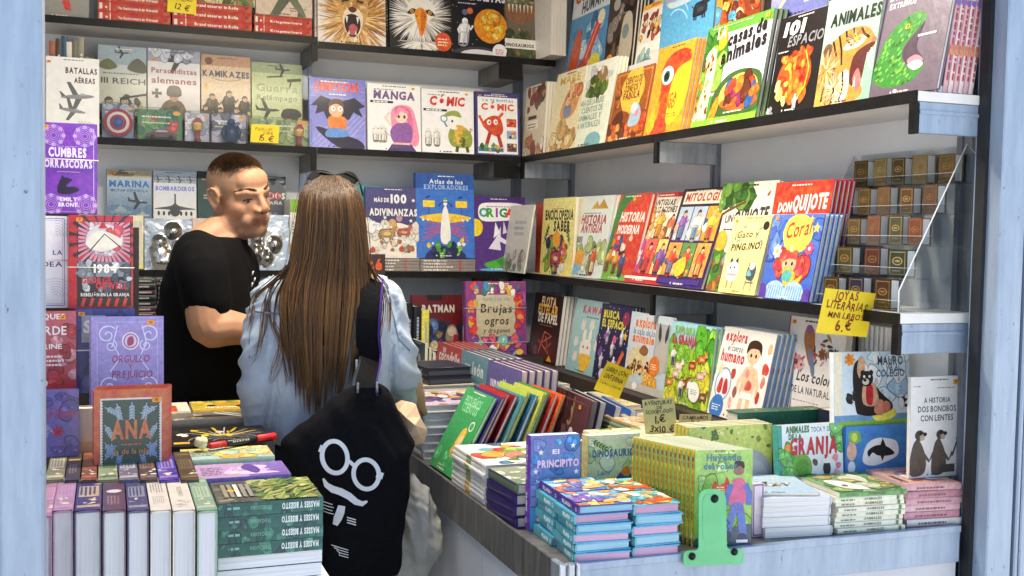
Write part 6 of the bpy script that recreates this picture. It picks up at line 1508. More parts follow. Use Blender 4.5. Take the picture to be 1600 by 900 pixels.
# leaning colour fan
A, B_ = P2(670, 727), P2(707, 753)
Uf = (B_-A); Wf = Uf.length; Uf.normalize()
Hf, lf = solve_stand(A, Uf, (731, 607), .45)
N0 = Uf.cross(Z)
Vv = Z*math.cos(lf)-N0*math.sin(lf)
fan = [('3a8a4c', 'bright green', 0), ('3f2c72', 'violet', 1), ('a8242a', 'red', 1.02), ('7a1c26', 'dark red', 1), ('3f8a94', 'teal', .99), ('a9b84a', 'yellow green', 1.03), ('2f6a8a', 'steel blue', .98), ('b8bc50', 'lime', 1.01), ('3f8a3c', 'leaf green', 1), ('c03a2c', 'scarlet', .97), ('d05a2a', 'orange', .96)]
def a_green(a):
    a.bg('2f8a4c', '3a9a58'); a.t('PEQUEÑOS', .45, .8, .12, '8fd0a0', .6, 1); a.t('CUENTOS', .45, .72, .12, '8fd0a0', .56, 1); a.cv([(.5, .35), (.55, .52), (.68, .56), (.72, .42), (.64, .3), (.56, .26)], 'd8b04a'); a.cv([(.56, .36), (.6, .46), (.7, .46), (.68, .34)], 'e6c88a'); a.cv([(.45, .2), (.5, .34), (.6, .3), (.56, .16)], 'c9a04a'); a.e(.78, .6, .08, .07, 'd8dccc'); a.e(.78, .6, .06, .05, '3a9a58'); a.bars(.3, .06, .5, .09, 1, 'a9d8b4'); a.clut(.1, .1, .9, .2, ['379652', '45a464'], 8, .05, .1)
for i, (c, nm, k) in enumerate(fan):
    if i == 0:
        o = A+Z*(.012*math.sin(lf)+.0005)
        book('bright green story book leaning at the front of the colour fan', Wf, Hf, .011, frame_M(o, Uf, Vv, Uf.cross(Vv)), art=a_green, cover=c)
    else:
        l2 = lf-.012*i
        V2 = Z*math.cos(l2)-N0*math.sin(l2)
        o = A-N0*(.0225*i)+Z*(.011*math.sin(l2)+.0005)+Uf*(.012*math.sin(i*2.1))
        book('thin %s story book leaning in the colour fan behind the bright green one' % nm, Wf, Hf*k, .0085 if i % 3 else .011, frame_M(o, Uf, V2, Uf.cross(V2)), cover=c, pages=['e6dfcf', 'c9cf8a', 'e0d8c0'][i % 3], group='thin leaning story books')
xe = (A-N0*.26).x
def a_plum(a): a.bg('4a2a30', '5a3438'); a.t('JARDÍN', .4, .66, .13, '8a7a4a', .6, 1); a.t('SECRETO', .4, .52, .13, '8a7a4a', .6, 1); a.clut(0, .1, .7, .9, ['5a343a', '46262c', '6a4444'], 14, .08, .16); a.e(.72, .42, .04, .04, 'c9c4cc'); a.frame(.04, .012, '6a444a')
stand('plum board book with gold lettering, standing behind the leaning colour fan', (832, 690), (905, 735), (850, 596), ('z', ZT), art=a_plum, cover='4a282e', T=.018, kind='board', lean=.1, sticker=(.82, .84, .018, ''), pages='8a7a74')
for i, (c, nm) in enumerate((('15161c', 'black'), ('1d2130', 'blue black'), ('26386a', 'navy'), ('2a5aa8', 'blue'))):
    x0 = 856+24*i
    stand('%s board book with rounded corners in the row behind the plum one' % nm, (x0-4, 684-2*i), (x0+40, 712-2*i), (x0+13, 603+6*i), ('z', ZT), cover=c, T=.02, kind='board', lean=.1, pages='b9bcc4')
# crocodile, lion and giraffe books in a block
def a_coco(a): a.bg('a8302c', 'b83a34'); a.t('un', .3, .88, .08, 'e6ccc4', .12, 2); a.t('cocodrilo', .52, .76, .13, 'e9ddd6', .84, 2); a.t('las lágrimas', .5, .67, .07, 'e0c0b8', .5, 1); a.cv([(.2, .3), (.2, .52), (.34, .5), (.5, .56), (.5, .34), (.36, .2)], 'd9a89c'); a.sprig(.6, .05, .3, 60, '5a8a3a', 5); a.clut(.5, .0, .9, .14, ['4a7a34', '6a9a44'], 8, .05, .1)
def a_leon(a): a.bg('5a8494', '6a94a2'); a.t('un león', .52, .74, .14, 'd9e2e4', .7, 2); a.bars(.2, .62, .8, .66, 1, 'b9ccd0'); a.cv([(.05, .3), (.2, .44), (.4, .36), (.6, .46), (.85, .36), (.9, .16), (.5, .1), (.1, .14)], '3a2c34'); a.clut(.05, .1, .9, .36, ['4a3a44', '2f2430', '5a4a54'], 10, .06, .12)
def a_jira(a): a.bg('5a5490', '6a649c'); a.t('una jirafa', .54, .66, .16, 'dcd8e6', .86, 2); a.bars(.15, .52, .8, .56, 1, 'b0acc9'); a.clut(.1, .0, .9, .4, ['7a74ac', '4a4480'], 8, .08, .16)
for lab, bl, br, tl, art, c, cl in (('red crocodile hardback with a pale heart, behind the colour fan', (672, 650), (709, 668), (685, 534), a_coco, 'a8302c', 'red topped copy, {}, behind the crocodile hardback'), ('teal blue lion hardback, behind the colour fan', (711, 669), (751, 689), (722, 547), a_leon, '5a8494', 'pale topped copy, {}, behind the lion hardback'), ('violet giraffe hardback, behind the colour fan', (753, 690), (803, 715), (764, 563), a_jira, '5a5490', 'pink topped copy, {}, behind the giraffe hardback')):
    stand(lab, bl, br, tl, ('x', 1.10), ZT, art=art, cover=c, T=.022, copies=4, lean=.12, pages='dcc8bc', clabel=cl, back='8a3a44' if c[0] == 'a' else '3f3a5a')
# piles farther back
def gen_top(cols, bgc): return lambda a: (a.bg(bgc), a.clut(0, 0, 1, 1, cols, 26, .06, .14))
pile('green white picture book piled before the rabbit book', (1.33, 3.42, ZT), 4, .2, .28, .012, 10, gen_top(['c9d0b8', '6a9a7a', 'e0dcc8'], 'a9bca4'), cover='7a9a84', kind='soft', tcols=['7a9a84', 'd0ccb8', '5a7a6a', 'c9c4a4'], jit=.006, group='green white picture books')
pile('cream activity book piled under the lantern price card', (1.31, 2.98, ZT), 2, .27, .30, .0115, 10, gen_top(['e0d8a8', 'c9b878', 'e6e0c0', 'b8a05a'], 'd8cfa0'), cover='cfc6a0', kind='soft', tcols=['cfc6a0', 'b8a878', 'd8d4bc', 'a8944a'], jit=.006, group='cream activity books')
pile('brown edged drawing book piled before the search book', (1.34, 3.74, ZT), -3, .2, .22, .012, 10, gen_top(['8a7a5a', 'c9c0a0'], 'b0a47c'), cover='a8946a', kind='soft', tcols=['a8946a', '6a8a7a', 'c9bc9a'], jit=.005, group='brown edged drawing books')
pile('tan paperback piled before the burrow animals book', (1.42, 2.62, ZT), 3, .17, .30, .0115, 9, gen_top(['c9a878', 'e0d4b8', '9a7a4a'], 'd0b890'), cover='c0a070', kind='soft', tcols=['c0a070', 'd8ccb0', 'a88a58', '7a9a8a'], jit=.006, group='tan paperbacks')
pile('pale flower book piled before the human body book', (1.45, 2.36, ZT), 2, .15, .22, .0115, 8, gen_top(['c9b0bc', 'e6e0dc', 'a89aa0', '8a7a8a'], 'd6ced0'), cover='d0c8c8', kind='soft', tcols=['d0c8c8', 'b8a8a8', 'd8d4d0'], jit=.006, group='pale flower books')
A = P2(884, 735)
pile('cream booklet piled behind the pale green dinosaur book', (1.165, 2.40, ZT), 0, .25, .13, .0125, 11, lambda a: (a.bg('d6d2b4', 'dcd8c0'), a.clut(0, .5, 1, 1, ['5a9a4a', 'c9d08a', 'e6e0c8'], 12, .05, .1), [a.l([(.1+.1*i, 0), (.05+.1*i, 1)], .02, 'c9bc6a') for i in range(8)]), cover='d0cba8', kind='soft', tcols=['d0cba8', 'c9c8b0', 'd8d4c0'], jit=.004, group='cream booklets')
_, za = pile('pastel picture book piled between the sleeve and colour fan', (.848, 2.93, ZT), 0, .21, .25, .022, 7, lambda a: (a.bg('b0a0b8', 'c9c0c4'), a.clut(0, 0, 1, 1, ['6a4a7a', 'd8b03a', 'e0d8d8', '8ab0c4', 'c96a5a', '4a3a5a'], 34, .05, .12)), cover='c4c8cc', pages='dcdcd8', tcols=['c4c8cc', 'a8b0b8', 'cfcfc8', '8a949c'], jit=.004, group='pastel picture books by the aisle')
_, zb_ = pile('mixed hardback in the pile under the two black books', (.90, 3.21, ZT), 0, .2, .22, .024, 7, None, cover='6a6a72', tcols=['6a6a72', '8a3a34', 'b0a890', '3a4a5a'], jit=.004, group='mixed hardbacks under the black books')
pile('small black hardback lying beside the hand of the woman', (.945, 3.22, zb_), 6, .15, .2, .026, 2, lambda a: (a.bg('1b1d28', '232636'), a.frame(.06, .012, '5a6488')), cover='181a24', pages='3a3c46', jit=.006, sart=(lambda a: (a.bars(.2, .3, .6, .7, 1, '8a8a9a', .7), a.r(.85, .2, .9, .8, 'b0302c')), 1), group='small black hardbacks')
for i in range(6):
    c = ['1f3f2c', '2a5a38', 'd0ccc0', '234a34', 'c9c4b0', '1d3a2a'][i]
    stand('dark green and white edged booklet, %s in the row left of the crocodile book' % ORD[i], (641+6*i, 610), (662+6*i, 628), (643+6*i, 529+7*i), ('x', 1.12+.022*i), ZT, cover=c, T=.012, lean=.1, kind='soft', art=lambda a: (a.clut(0, 0, 1, 1, ['d8d4c4', '16241c', 'b8b09a', '3a6a44'], 22, .05, .12)), group='dark green booklets')
for i, (c, nm) in enumerate((('2a4a9a', 'blue'), ('14161e', 'black'), ('1a1c26', 'blue black'), ('d8cf5a', 'yellow'))):
    x = .97+.05*i
    book('%s spine standing on the counter left of the dark red comic' % nm, .15, .23-.015*i, .03, frame_M(Vector((1.10+.034*i, 4.10, ZT+.155)), Y, Z, X), cover=c, sart=(lambda a: a.bars(.3, .3, .8, .7, 1, 'a0a8b8', .7), 1))
def a_batm(a):
    a.bg('6a1418', '5a1016'); a.r(.3, .9, .6, 1, '1a1214'); a.t('BATMAN', .52, .7, .13, 'c9c4bc', .64, 2, 0, 0, .04, out='1a1416'); a.cv([(.1, .05), (.15, .4), (.4, .56), (.75, .5), (.95, .3), (.9, .02)], '232a40'); a.clut(.1, .05, .95, .45, ['2f4470', '1a2034', '4a5f8a', '8a6a4a', '1c2846'], 24, .05, .12); a.cv([(.66, .2), (.7, .44), (.84, .46), (.9, .24)], '8a7a6a'); a.e(.78, .36, .09, .09, 'c9b09a'); a.l([(.86, .3), (.84, .08)], .09, '9a1f24'); a.clut(.15, 0, .8, .12, ['c9a05a', 'd8c8a0', '7a5a34'], 10, .04, .08)
stand('dark red comic album shaded at the back of the counter', (645, 535), (724, 537), 462, ('y', 4.22), ZT+.155, art=a_batm, cover='5a1218', T=.02, lean=.12)
def a_bruj(a):
    a.bg('7a3a78', '84407e'); a.clut(.04, .08, .96, .95, ['8a4486', '6f3070'], 14, .05, .1); a.r(.17, .26, .82, .82, 'b0a488', 'c0b498'); a.t('cuentos de', .5, .74, .06, '7a94a0', .44, 1, .15); a.t('Brujas', .5, .58, .13, '3a3428', .52, 1, .1, 0, .12); a.t('ogros', .5, .42, .12, '3a3428', .4, 1, .1, 0, .12); a.t('y dragones', .5, .31, .07, '4a4434', .44, 1, .15, 0, .12)
    a.clut(.12, .82, .88, .95, ['4a8ab0', 'd8443a', 'e6c8a0', 'd8a83a', 'e9e0d8', '3f7a6a'], 26, .03, .06); a.clut(.06, .3, .16, .85, ['d03a34', 'e0704a', 'c9a03a'], 12, .03, .06); a.clut(.84, .3, .94, .85, ['d03a34', 'c02a30', 'e08a4a'], 12, .03, .06); a.clut(.1, .04, .9, .24, ['3f5a9a', 'd8b84a', '6a3a8a', '7ab0a0', 'c95a6a', 'e6dccf'], 30, .03, .07)
stand('purple witches and ogres tale book held by two elastic bands', (729, 556), (823, 556), 441, ('y', 4.04), ZT+.155, art=a_bruj, cover='763874', T=.035, lean=.1, band=[.64, .18])

# ------------------------------------------------------------------ hand written price cards
def card(label, pts, Yp, bgc, lines, ink, bend=.0, ax='y'):
    P = [hit(*p, ax, Yp) for p in pts]           # tl, tr, br, bl
    o = P[3]
    U = (P[2]-P[3]); W = U.length; U.normalize()
    N = U.cross(P[0]-P[3]).normalized()
    V = N.cross(U)
    H = (P[0]-P[3]).dot(V)
    sk = (P[0]-P[3]).dot(U)
    mb = MB()
    n = 8
    f = lambda i, j: U*(W*i+sk*j)+V*(H*j)+N*(bend*(4*(j-.5)**2)*.5)
    for i in range(n):
        for j in range(n):
            mb.face([f(i/n, j/n), f((i+1)/n, j/n), f((i+1)/n, (j+1)/n), f(i/n, (j+1)/n)], bgc)
            mb.face([f(i/n, (j+1)/n)-N*.0006, f((i+1)/n, (j+1)/n)-N*.0006, f((i+1)/n, j/n)-N*.0006, f(i/n, j/n)-N*.0006], bgc)
    class A2(Art):
        def P(s, u, v): return f(u, v)+N*(.0004+s.L*EPS)
    a = A2(mb, (0, 0, 0), U, V, W, H, hash_(label))
    a.n = N
    for (txt, u, v, h, w, b) in lines: a.t(txt, u, v, h, ink, w, b, .1, a.rd.uniform(-3, 3), .5)
    ob = mb.build('price_card', 'card_print', None, Matrix.Translation(o))
    tag(ob, label, 'price card')
    return ob
card('yellow card offering literary jewels as mini books, on the lower right shelf edge', ((1290, 450), (1363, 452), (1354, 527), (1275, 520)), 2.06, 'e6c81e', [('JOYAS', .44, .78, .14, .46, 1), ('LITERARIAS.', .5, .56, .13, .82, 1), ('MINI LIBROS.', .52, .36, .09, .74, 1), ('6.€', .5, .1, .17, .3, 1)], '7a1f14')
card('yellow card about a book with a lantern, in front of the burrow animals book', ((949, 564), (988, 573), (966, 623), (927, 608)), 2.72, 'e2c214', [('LIBRO CON', .5, .72, .15, .8, 1), ('LINTERNA', .5, .48, .15, .76, 1), ('Comics y Diarios', .5, .28, .09, .86, 0)], '4a3410', .008)
card('cream card with 3x10 written on it, above the yellow spined row', ((1003, 625), (1053, 620), (1059, 677), (1009, 682)), 2.44, 'ddd490', [('AVENTURAS', .48, .84, .11, .84, 1), ('DE', .5, .72, .08, .16, 1), ('SCOOBY-DOO!', .5, .6, .1, .84, 1), ('1,€', .5, .34, .2, .34, 1), ('3x10 €', .52, .08, .18, .78, 1)], '4a2c18')
card('pale yellow note half hidden behind the 3x10 card', ((1062, 647), (1112, 648), (1110, 668), (1060, 668)), 2.52, 'd8cc8a', [('CAMBIAMOS', .5, .6, .1, .8, 1), ('5 €', .5, .1, .14, .3, 1)], '5a4a30')
card('yellow price card on the top back shelf before the red piles', ((263, -14), (309, -12), (306, 23), (261, 18)), YS+.008, 'e6cf1c', [('NOVEDAD', .5, .6, .12, .7, 1), ('12 €', .5, .16, .2, .5, 1)], '5a3f10')
card('yellow card reading 15 euro on the toy packs', ((393, 194), (437, 196), (435, 224), (391, 222)), YS+.008, 'e6cf1c', [('Packs de', .45, .68, .11, .6, 0), ('2,50€', .6, .46, .11, .4, 0), ('15 €', .55, .1, .2, .5, 1)], '8a4a14')
card('dark card with orange lettering below the riddle book', ((571, 397), (602, 397), (602, 428), (571, 428)), YS-.012, '3a2c2a', [('té', .5, .25, .5, .7, 2)], 'e0602a')

# ------------------------------------------------------------------ stepped rack of mini books
RX, RY0, RY1 = XS+.03, 1.97, 2.37
rk = empty('display_rack', 'clear acrylic stepped rack of tiny books on the lower right shelf', 'rack', (RX, RY0, Z2+.0005))
def rp(name, pts, t, axis):
    b = MB()
    if axis == 'y': b.prism(pts, (0, t[0], 0), X, Z, -Y, t[1])
    else:
        for lo, hi in pts: b.box(lo, hi)
    return b.build(name, 'acrylic', rk)
for y in (-.004, RY1-RY0): rp('side_panel', [(-.015, 0), (.19, 0), (.19, .37), (.165, .39), (-.015, .05)], (y, .003), 'y')
rp('back_panel', [((.1875, .0, .0), (.19, .396, .39))], 0, 'b')
for i in range(5):
    x, z = .0+.038*i, .003+.075*i
    rp('step', [((x, .0005, z-.0025), (x+.036, .3955, z)), ((x-.003, .0005, z-.0025), (x-.0002, .3955, z+.022))], 0, 'b')
MC = [['3a1a1e', '3f3018', '24243a', '3a241a'], ['22302a', '3c381c', '45201c', '263426'], ['6a3838', '54442a', '6a4434', '45452f', '6a3c2c'], ['5a3c26', '4f401f', '684e34', '5a3f20', '5c4434'], ['483a20', '7a683e', '443818', '80704e', '685030']]
def edge_line(pts, r=.0016):  # pale opaque tubes paint the bright highlight along the clear acrylic edges
    b = MB()
    b.tube(pts, r, 'd8dce0', 6)
    return b.build('edge_highlight', 'card_print', rk)
edge_line([(-.015, -.0045, .002), (-.015, -.0045, .05), (.165, -.0045, .39), (.19, -.0045, .37)])
edge_line([(-.015, RY1-RY0-.0005, .002), (-.015, RY1-RY0-.0005, .05), (.165, RY1-RY0-.0005, .39)], .001)
for i in range(5): edge_line([(.038*i-.0016, .001, .003+.075*i+.0225), (.038*i-.0016, .395, .003+.075*i+.0225)], .0005)
rowname = ['lowest', 'second', 'middle', 'fourth', 'top']
for i in range(5):
    nb = len(MC[i])
    step = .385/nb
    for j, c in enumerate(MC[i]):
        x, z = RX+.038*i+.004, Z2+.0005+.003+.075*i+.0005
        yn = RY1-.012-step*j
        U, V = -Y, Z
        rq = random.Random(i*31+j*7)
        w, h, T = min(step*.64, .06)*rq.uniform(.9, 1.05), rq.uniform(.064, .072), .028
        yn += rq.uniform(-.008, .008)
        gold = random.Random(i*7+j).choice(['8a6c34', '7a6034', 'a08a5a'])
        book('tiny gilt book on the %s step of the rack, %s from far end' % (rowname[i], ORD[j]), w, h, T, frame_M(Vector((x, yn, z)), U, V, U.cross(V)), art=lambda a, c=c, gold=gold: (a.bg(c), a.frame(.08, .03, gold), a.e(.5, .58, .28, .16, gold), a.e(.5, .58, .22, .12, c), a.e(.5, .58, .14, .05, gold), a.bars(.25, .2, .75, .28, 1, gold)), cover=c, pages='dcdcd8', group='tiny gilt books in the acrylic rack', name='mini_book', cat='mini book')

# ------------------------------------------------------------------ toy packs on the back wall shelf
def toy_pack(label, x0, x1, y0, cardc, toy, Yp=YS+.012, z=Z1, dep=.06):
    p0, p1 = hit(x0, 214, 'y', Yp), hit(x1, 218, 'y', Yp)
    W = p1.x-p0.x
    H = hit(x0, y0, 'y', Yp).z-z
    r = empty('toy_pack', label, 'toy pack', (p0.x, Yp, z+.0005), 0, 'clear toy packs in front of the war books')
    b = MB()
    b.box((0, 0, 0), (W, dep, H), bev=.004)
    b.build('clear_shell', 'clear_plastic', r)
    b = MB()
    b.box((.003, dep-.004, .003), (W-.003, dep-.002, H-.003), cardc[0])
    a = Art(b, (.003, dep-.0042, .003), X, Z, W-.006, H-.006, hash_(label))
    a.clut(0, .3, 1, 1, cardc, 18, .06, .14); a.bars(.1, .74, .9, .84, 1, 'e6e2d8'); a.bars(.1, .55, .8, .64, 1, 'd8c8a8'); a.e(.88, .9, .09, .05, 'e8a02a')
    b.build('backing_card', 'card_print', r)
    toy(r, W, H, dep)
    return r
def t_disc(r, W, H, d):
    b = MB()
    c = Vector((W*.5, d*.5, H*.46))
    for k, (rr, col) in enumerate(((.44, 'a8202a'), (.34, 'd8d4d0'), (.25, 'a8202a'), (.16, '2f4a8a'))):
        b.tube([c+Y*(.006-.004*k), c+Y*(.002-.004*k)], [rr*W, rr*W*.97], col, 24)
    b.build('toy_disc', 'gloss_print', r)
def t_car(r, W, H, d):
    b = MB()
    z, L, y = .012, W*.66, d*.5
    x = W*.2
    q = [(0, .006), (0, .018), (L*.16, .024), (L*.32, .036), (L*.66, .036), (L*.82, .025), (L, .02), (L, .006)]
    b.prism(q, (x, y-.016, z-.004), X, Z, -Y, .032, '5a2428')
    b.prism([(L*.27, .024), (L*.36, .033), (L*.63, .033), (L*.74, .025)], (x, y-.0166, z-.004), X, Z, -Y, .033, '8f9aa0')
    b.build('toy_car', 'gloss_print', r)
    for u in (.2, .8):
        b = MB(); b.tube([(x+L*u, y-.018, z+.003), (x+L*u, y+.018, z+.003)], .008, '1a1a1a', 14); b.build('toy_wheel', 'black_edge', r)
def t_bust(c1, c2):
    def f(r, W, H, d):
        b = MB(); x = W*.5; y = d*.5
        b.ball((x, y, H*.58), (.021, .02, .028), c1, 14)
        b.tube([(x, y, .006), (x, y, .02), (x, y, H*.4)], [.016, .008, .012], c2, 10)
        for s in (-1, 1): b.ball((x+s*.008, y-.018, H*.6), (.005, .003, .003), 'e6e2d0', 8)
        b.prism([(-.018, .014), (.018, .014), (.008, .034), (-.008, .034)], (x, y-.0185, H*.5), X, Z, -Y, .006, c2)
        b.build('toy_bust', 'gloss_print', r)
    return f
def t_fig(r, W, H, d):
    b = MB(); x = W*.55; y = d*.5
    b.tube([(x, y, .006), (x, y, .05), (x, y, .075)], [.024, .026, .012], '232c4a', 12); b.ball((x, y, .085), .015, '27325a', 12)
    for s in (-1, 1): b.tube([(x+s*.02, y, .07), (x+s*.032, y-.005, .045), (x+s*.026, y-.008, .02)], [.009, .009, .007], '1f2844', 8)
    b.build('toy_figure', 'gloss_print', r)
toy_pack('clear toy pack with a red and white ringed disc', 158, 211, 158, ['6f7a94', 'a9b0c0', '4a5a7a'], t_disc)
toy_pack('clear toy pack with a maroon toy car on a green card', 214, 287, 166, ['4a7a44', '7a9a5a', 'b03a34', '2f5a38'], t_car)
toy_pack('clear toy pack with a gold bust, between car and navy figure', 289, 330, 172, ['a9a8b8', 'd8d4dc', '8a8aa0'], t_bust('c9a04a', '8a2420'))
toy_pack('clear toy pack with a navy blue figure', 331, 388, 174, ['a8a4b4', 'd0ccd4', '5a5a6a'], t_fig)
toy_pack('clear toy pack with a gold and red bust, rightmost, beside the yellow price card', 391, 488, 181, ['8a9a5a', 'b8c08a', '6a7a4a'], lambda r, W, H, d: t_bust('c9a04a', '8a2420')(r, W*1.6, H, d))
# silver blister packs on the third shelf
def foil_pack(label, x0, x1, y0, Yp=YS+.03, lean=.12, seed=1):
    p0, p1 = hit(x0, 414, 'y', Yp), hit(x1, 414, 'y', Yp)
    W = p1.x-p0.x
    H = hit(x0, y0, 'y', Yp).z-Z2
    r = empty('foil_pack', label, 'toy pack', (p0.x, Yp, Z2+.0008), 0, 'silver packs on the third shelf')
    b = MB()
    n = 26
    rd = random.Random(seed)
    bl = [(rd.uniform(.15, .85), rd.uniform(.15, .85), rd.uniform(.1, .22), rd.uniform(.3, 1)) for _ in range(7)]
    def h(u, v):
        s = 0
        for x, y, q, k in bl: s = max(s, k*max(0, 1-((u-x)**2+(v-y)**2)/q**2)**.6)
        e = min(u, v, 1-u, 1-v)
        return .004+.036*s*min(1, e*8)
    vs = [(W*i/n, -h(i/n, j/n)+lean*H*j/n*1, H*j/n) for j in range(n+1) for i in range(n+1)]
    fs = [(j*(n+1)+i, j*(n+1)+i+1, (j+1)*(n+1)+i+1, (j+1)*(n+1)+i) for j in range(n) for i in range(n)]
    b.mesh(vs, fs, 'cccccc')
    b.build('blister', 'silver_blister', r)
    b = MB()
    vs = [(0, 0, 0), (W, 0, 0), (W, lean*H, H), (0, lean*H, H), (0, .01, 0), (W, .01, 0), (W, lean*H+.01, H), (0, lean*H+.01, H)]
    b.mesh(vs, [(0, 1, 2, 3), (7, 6, 5, 4), (0, 4, 5, 1), (1, 5, 6, 2), (2, 6, 7, 3), (3, 7, 4, 0)], 'b9b0a0', False)
    b.build('backing_card', 'card_print', r)
    return r
foil_pack('silver blister pack left of the black T-shirt', 226, 300, 341, seed=3)
foil_pack('silver blister pack between the chin of the man and the woman', 388, 456, 335, seed=8)
BW('cream box edge beside the red boar book, on the third shelf', 203, 224, 414, 338, Z2, lambda a: (a.bg('d8cf8a', 'e0dcb8'), a.r(.2, .1, .9, .9, 'cfc9b4')), cover='d0c88a', T=.03)
BW('pinkish box between the silver pack and the black T-shirt', 301, 330, 414, 342, Z2, lambda a: (a.bg('c9a8a0', 'd0b8ac'), a.bars(.2, .3, .8, .6, 2, '8a6a64')), cover='c0a098', T=.03)
# low shelf against the back wall with piles of dark spined books
ls = boxes('low_shelf', 'dark_wood', [((-1.28, 4.08, .84), (.70, YB-.016, .865)), ((-1.28, 4.3, .05), (-1.25, YB-.016, .8395)), ((.66, 4.3, .05), (.69, YB-.016, .8395))])
tag(ls, 'dark low shelf behind the man holding piles of dark spined books', 'shelf')
for k, (x0, x1) in enumerate(((150, 208), (210, 243), (245, 279))):
    p0, p1 = hit(x0, 600, 'y', 4.12), hit(x1, 600, 'y', 4.12)
    zz = .8655
    n = 0
    rd = random.Random(40+k)
    while zz < 1.30:
        n += 1
        t_ = rd.uniform(.015, .022)
        c = 'c9c4b0' if n in (11, 12, 7) else ('b0561c' if n in (9, 10) else rd.choice(['3a1a24', '2f1420', '4a2230', '1f2428', '2a3430', '331a2c']))
        q = Vector((p1.x-.002+rd.uniform(-.004, .004), 4.12+rd.uniform(0, .01), zz))
        lie('dark spined paperback, %s from the bottom of the %s pile behind the man' % ('number %d' % n if n > 20 else ORD[n-1], ['left', 'middle', 'right'][k]), q, Y, -X, .17, p1.x-p0.x-.004, t_, cover=c, spine=c, kind='soft', sart=(lambda a: a.bars(.15, .35, .85, .7, 1, 'b0a8a0', .8), -1), group='dark spined paperbacks piled behind the man')
        zz += t_+.0004
ZT -= .0005
# ------------------------------------------------------------------ novels on the left table
TZ, TY = .8405, 1.98
for o in list(bpy.data.objects['display_table'].children):
    o.location.z += .10 if o.name.startswith('tabletop') else 0
    if o.name.startswith('leg'): o.scale.z = 1.12
    if o.name.startswith('leg'): o.location.z = -.006
ZN = 1.0
def novel(x0, x1, yf, yr, lab, cov, art, top=ZN, pages='d0d3d8', wrap=True):
    """spine up, tail towards the viewer"""
    A, B_ = hit(x0, yf, 'z', top), hit(x1, yf, 'z', top)
    C_ = hit((x0+x1)/2, yr, 'z', top)
    T = B_.x-A.x-.0015
    H = C_.y-A.y
    W = top-TZ-.0006
    return book(lab, W, H, T, frame_M(Vector((B_.x, A.y, top)), -Z, Y, X), cover=cov, spine=cov, sart=(art, -1), pages=pages, mat='wrapped_print' if wrap else 'gloss_print', name='novel', group='novels stood spine up by the left post')
def band_art(c1, c2, tx=None, ink='e6dccb'):
    def f(a):
        a.bg(c1); a.r(.08, .06, .14, .94, c2); a.r(.86, .06, .92, .94, c2); a.r(.3, .1, .62, .9, c2)
        for i in range(6): a.bars(.32, .15, .6, .85, 4, c1, .5)
        a.clut(.15, .1, .3, .9, [c2, c1], 4, .01, .02); a.clut(.64, .1, .84, .9, [c2, ink], 6, .008, .02)
        if tx: a.t(tx, .7, .3, .05, ink, .2, 1)
    return f
yf1, yr1 = 802, 747
front = [(60, 80, 'mauve novel against the left post, front spine up row', 'a77a96', band_art('a77a96', 'c49ab4')),
 (81, 114, 'dusty pink novel, front spine up row, beside the mauve one', '9f7fa0', band_art('a583a6', 'b892b4')),
 (115, 158, 'thick navy novel with gold bands, front spine up row', '3a3870', band_art('3f3c72', 'b0a48c')),
 (159, 197, 'plum novel with a pale diamond, front spine up row', '5a4258', lambda a: (a.bg('5a4258'), a.blob(.45, .5, .05, 'd8d0d4', .1), a.r(.06, .08, .2, .92, '8a4a4a'), a.bars(.6, .2, .85, .8, 4, '9a7a88'))),
 (198, 233, 'slate blue novel with banded spine, front spine up row', '3d4068', band_art('44466e', '8a8ca0')),
 (234, 268, 'cream novel with pencil lines, front spine up row', 'cfc8bc', lambda a: (a.bg('d4cdc2'), a.bars(.2, .15, .5, .85, 5, '6a6460'), a.bars(.6, .2, .85, .8, 6, '8a847e'))),
 (269, 306, 'ivory novel with a faint drawing, front spine up row', 'd2cbc0', lambda a: (a.bg('d6d0c6'), a.t('MIDDLEMARCH', .45, .4, .035, '5a5650', .3, 0), a.clut(.62, .2, .9, .8, ['c4bcb0', 'b0a89c'], 8, .01, .02))),
 (307, 341, 'sage green novel wrapped in film, front spine up row', '7a9a84', band_art('7f9e88', 'a9bca8'))]
for x0, x1, lab, c, art in front: novel(x0, x1, yf1+(8 if x0 < 81 else 0), yr1+2, lab, c, art)
back = [(69, 99, 'olive novel with a cream label, rear spine up row', '7a7a5c', band_art('82825f', 'c4bfa4')),
 (100, 124, 'black novel with a gold band, rear spine up row', '3f3a38', lambda a: (a.bg('46403c'), a.r(.3, .05, .36, .95, 'd8a83a'), a.bars(.5, .2, .8, .8, 3, '9a8a7a'))),
 (125, 151, 'brown novel with red scrolls, rear spine up row', '6a4436', band_art('6e4838', 'a85a44')),
 (152, 184, 'pale green patterned novel, rear spine up row', '86906a', band_art('8a966e', '5a6a4a')),
 (185, 217, 'grey lilac novel with silver bands, rear spine up row', '6a6478', band_art('6e687c', 'b0acb4')),
 (218, 247, 'dark brown gilt novel, rear spine up row', '4a3a34', band_art('4e3e36', '8a6a4a')),
 (248, 281, 'violet patterned novel, rear spine up row', '4a3a94', band_art('4e3e9a', '8a80c4')),
 (282, 312, 'umber novel with worn spine, rear spine up row', '4f4438', band_art('54483a', '7a6a54'))]
for x0, x1, lab, c, art in back: novel(x0, x1, 754, 708, lab, c, art, top=ZN+.006)
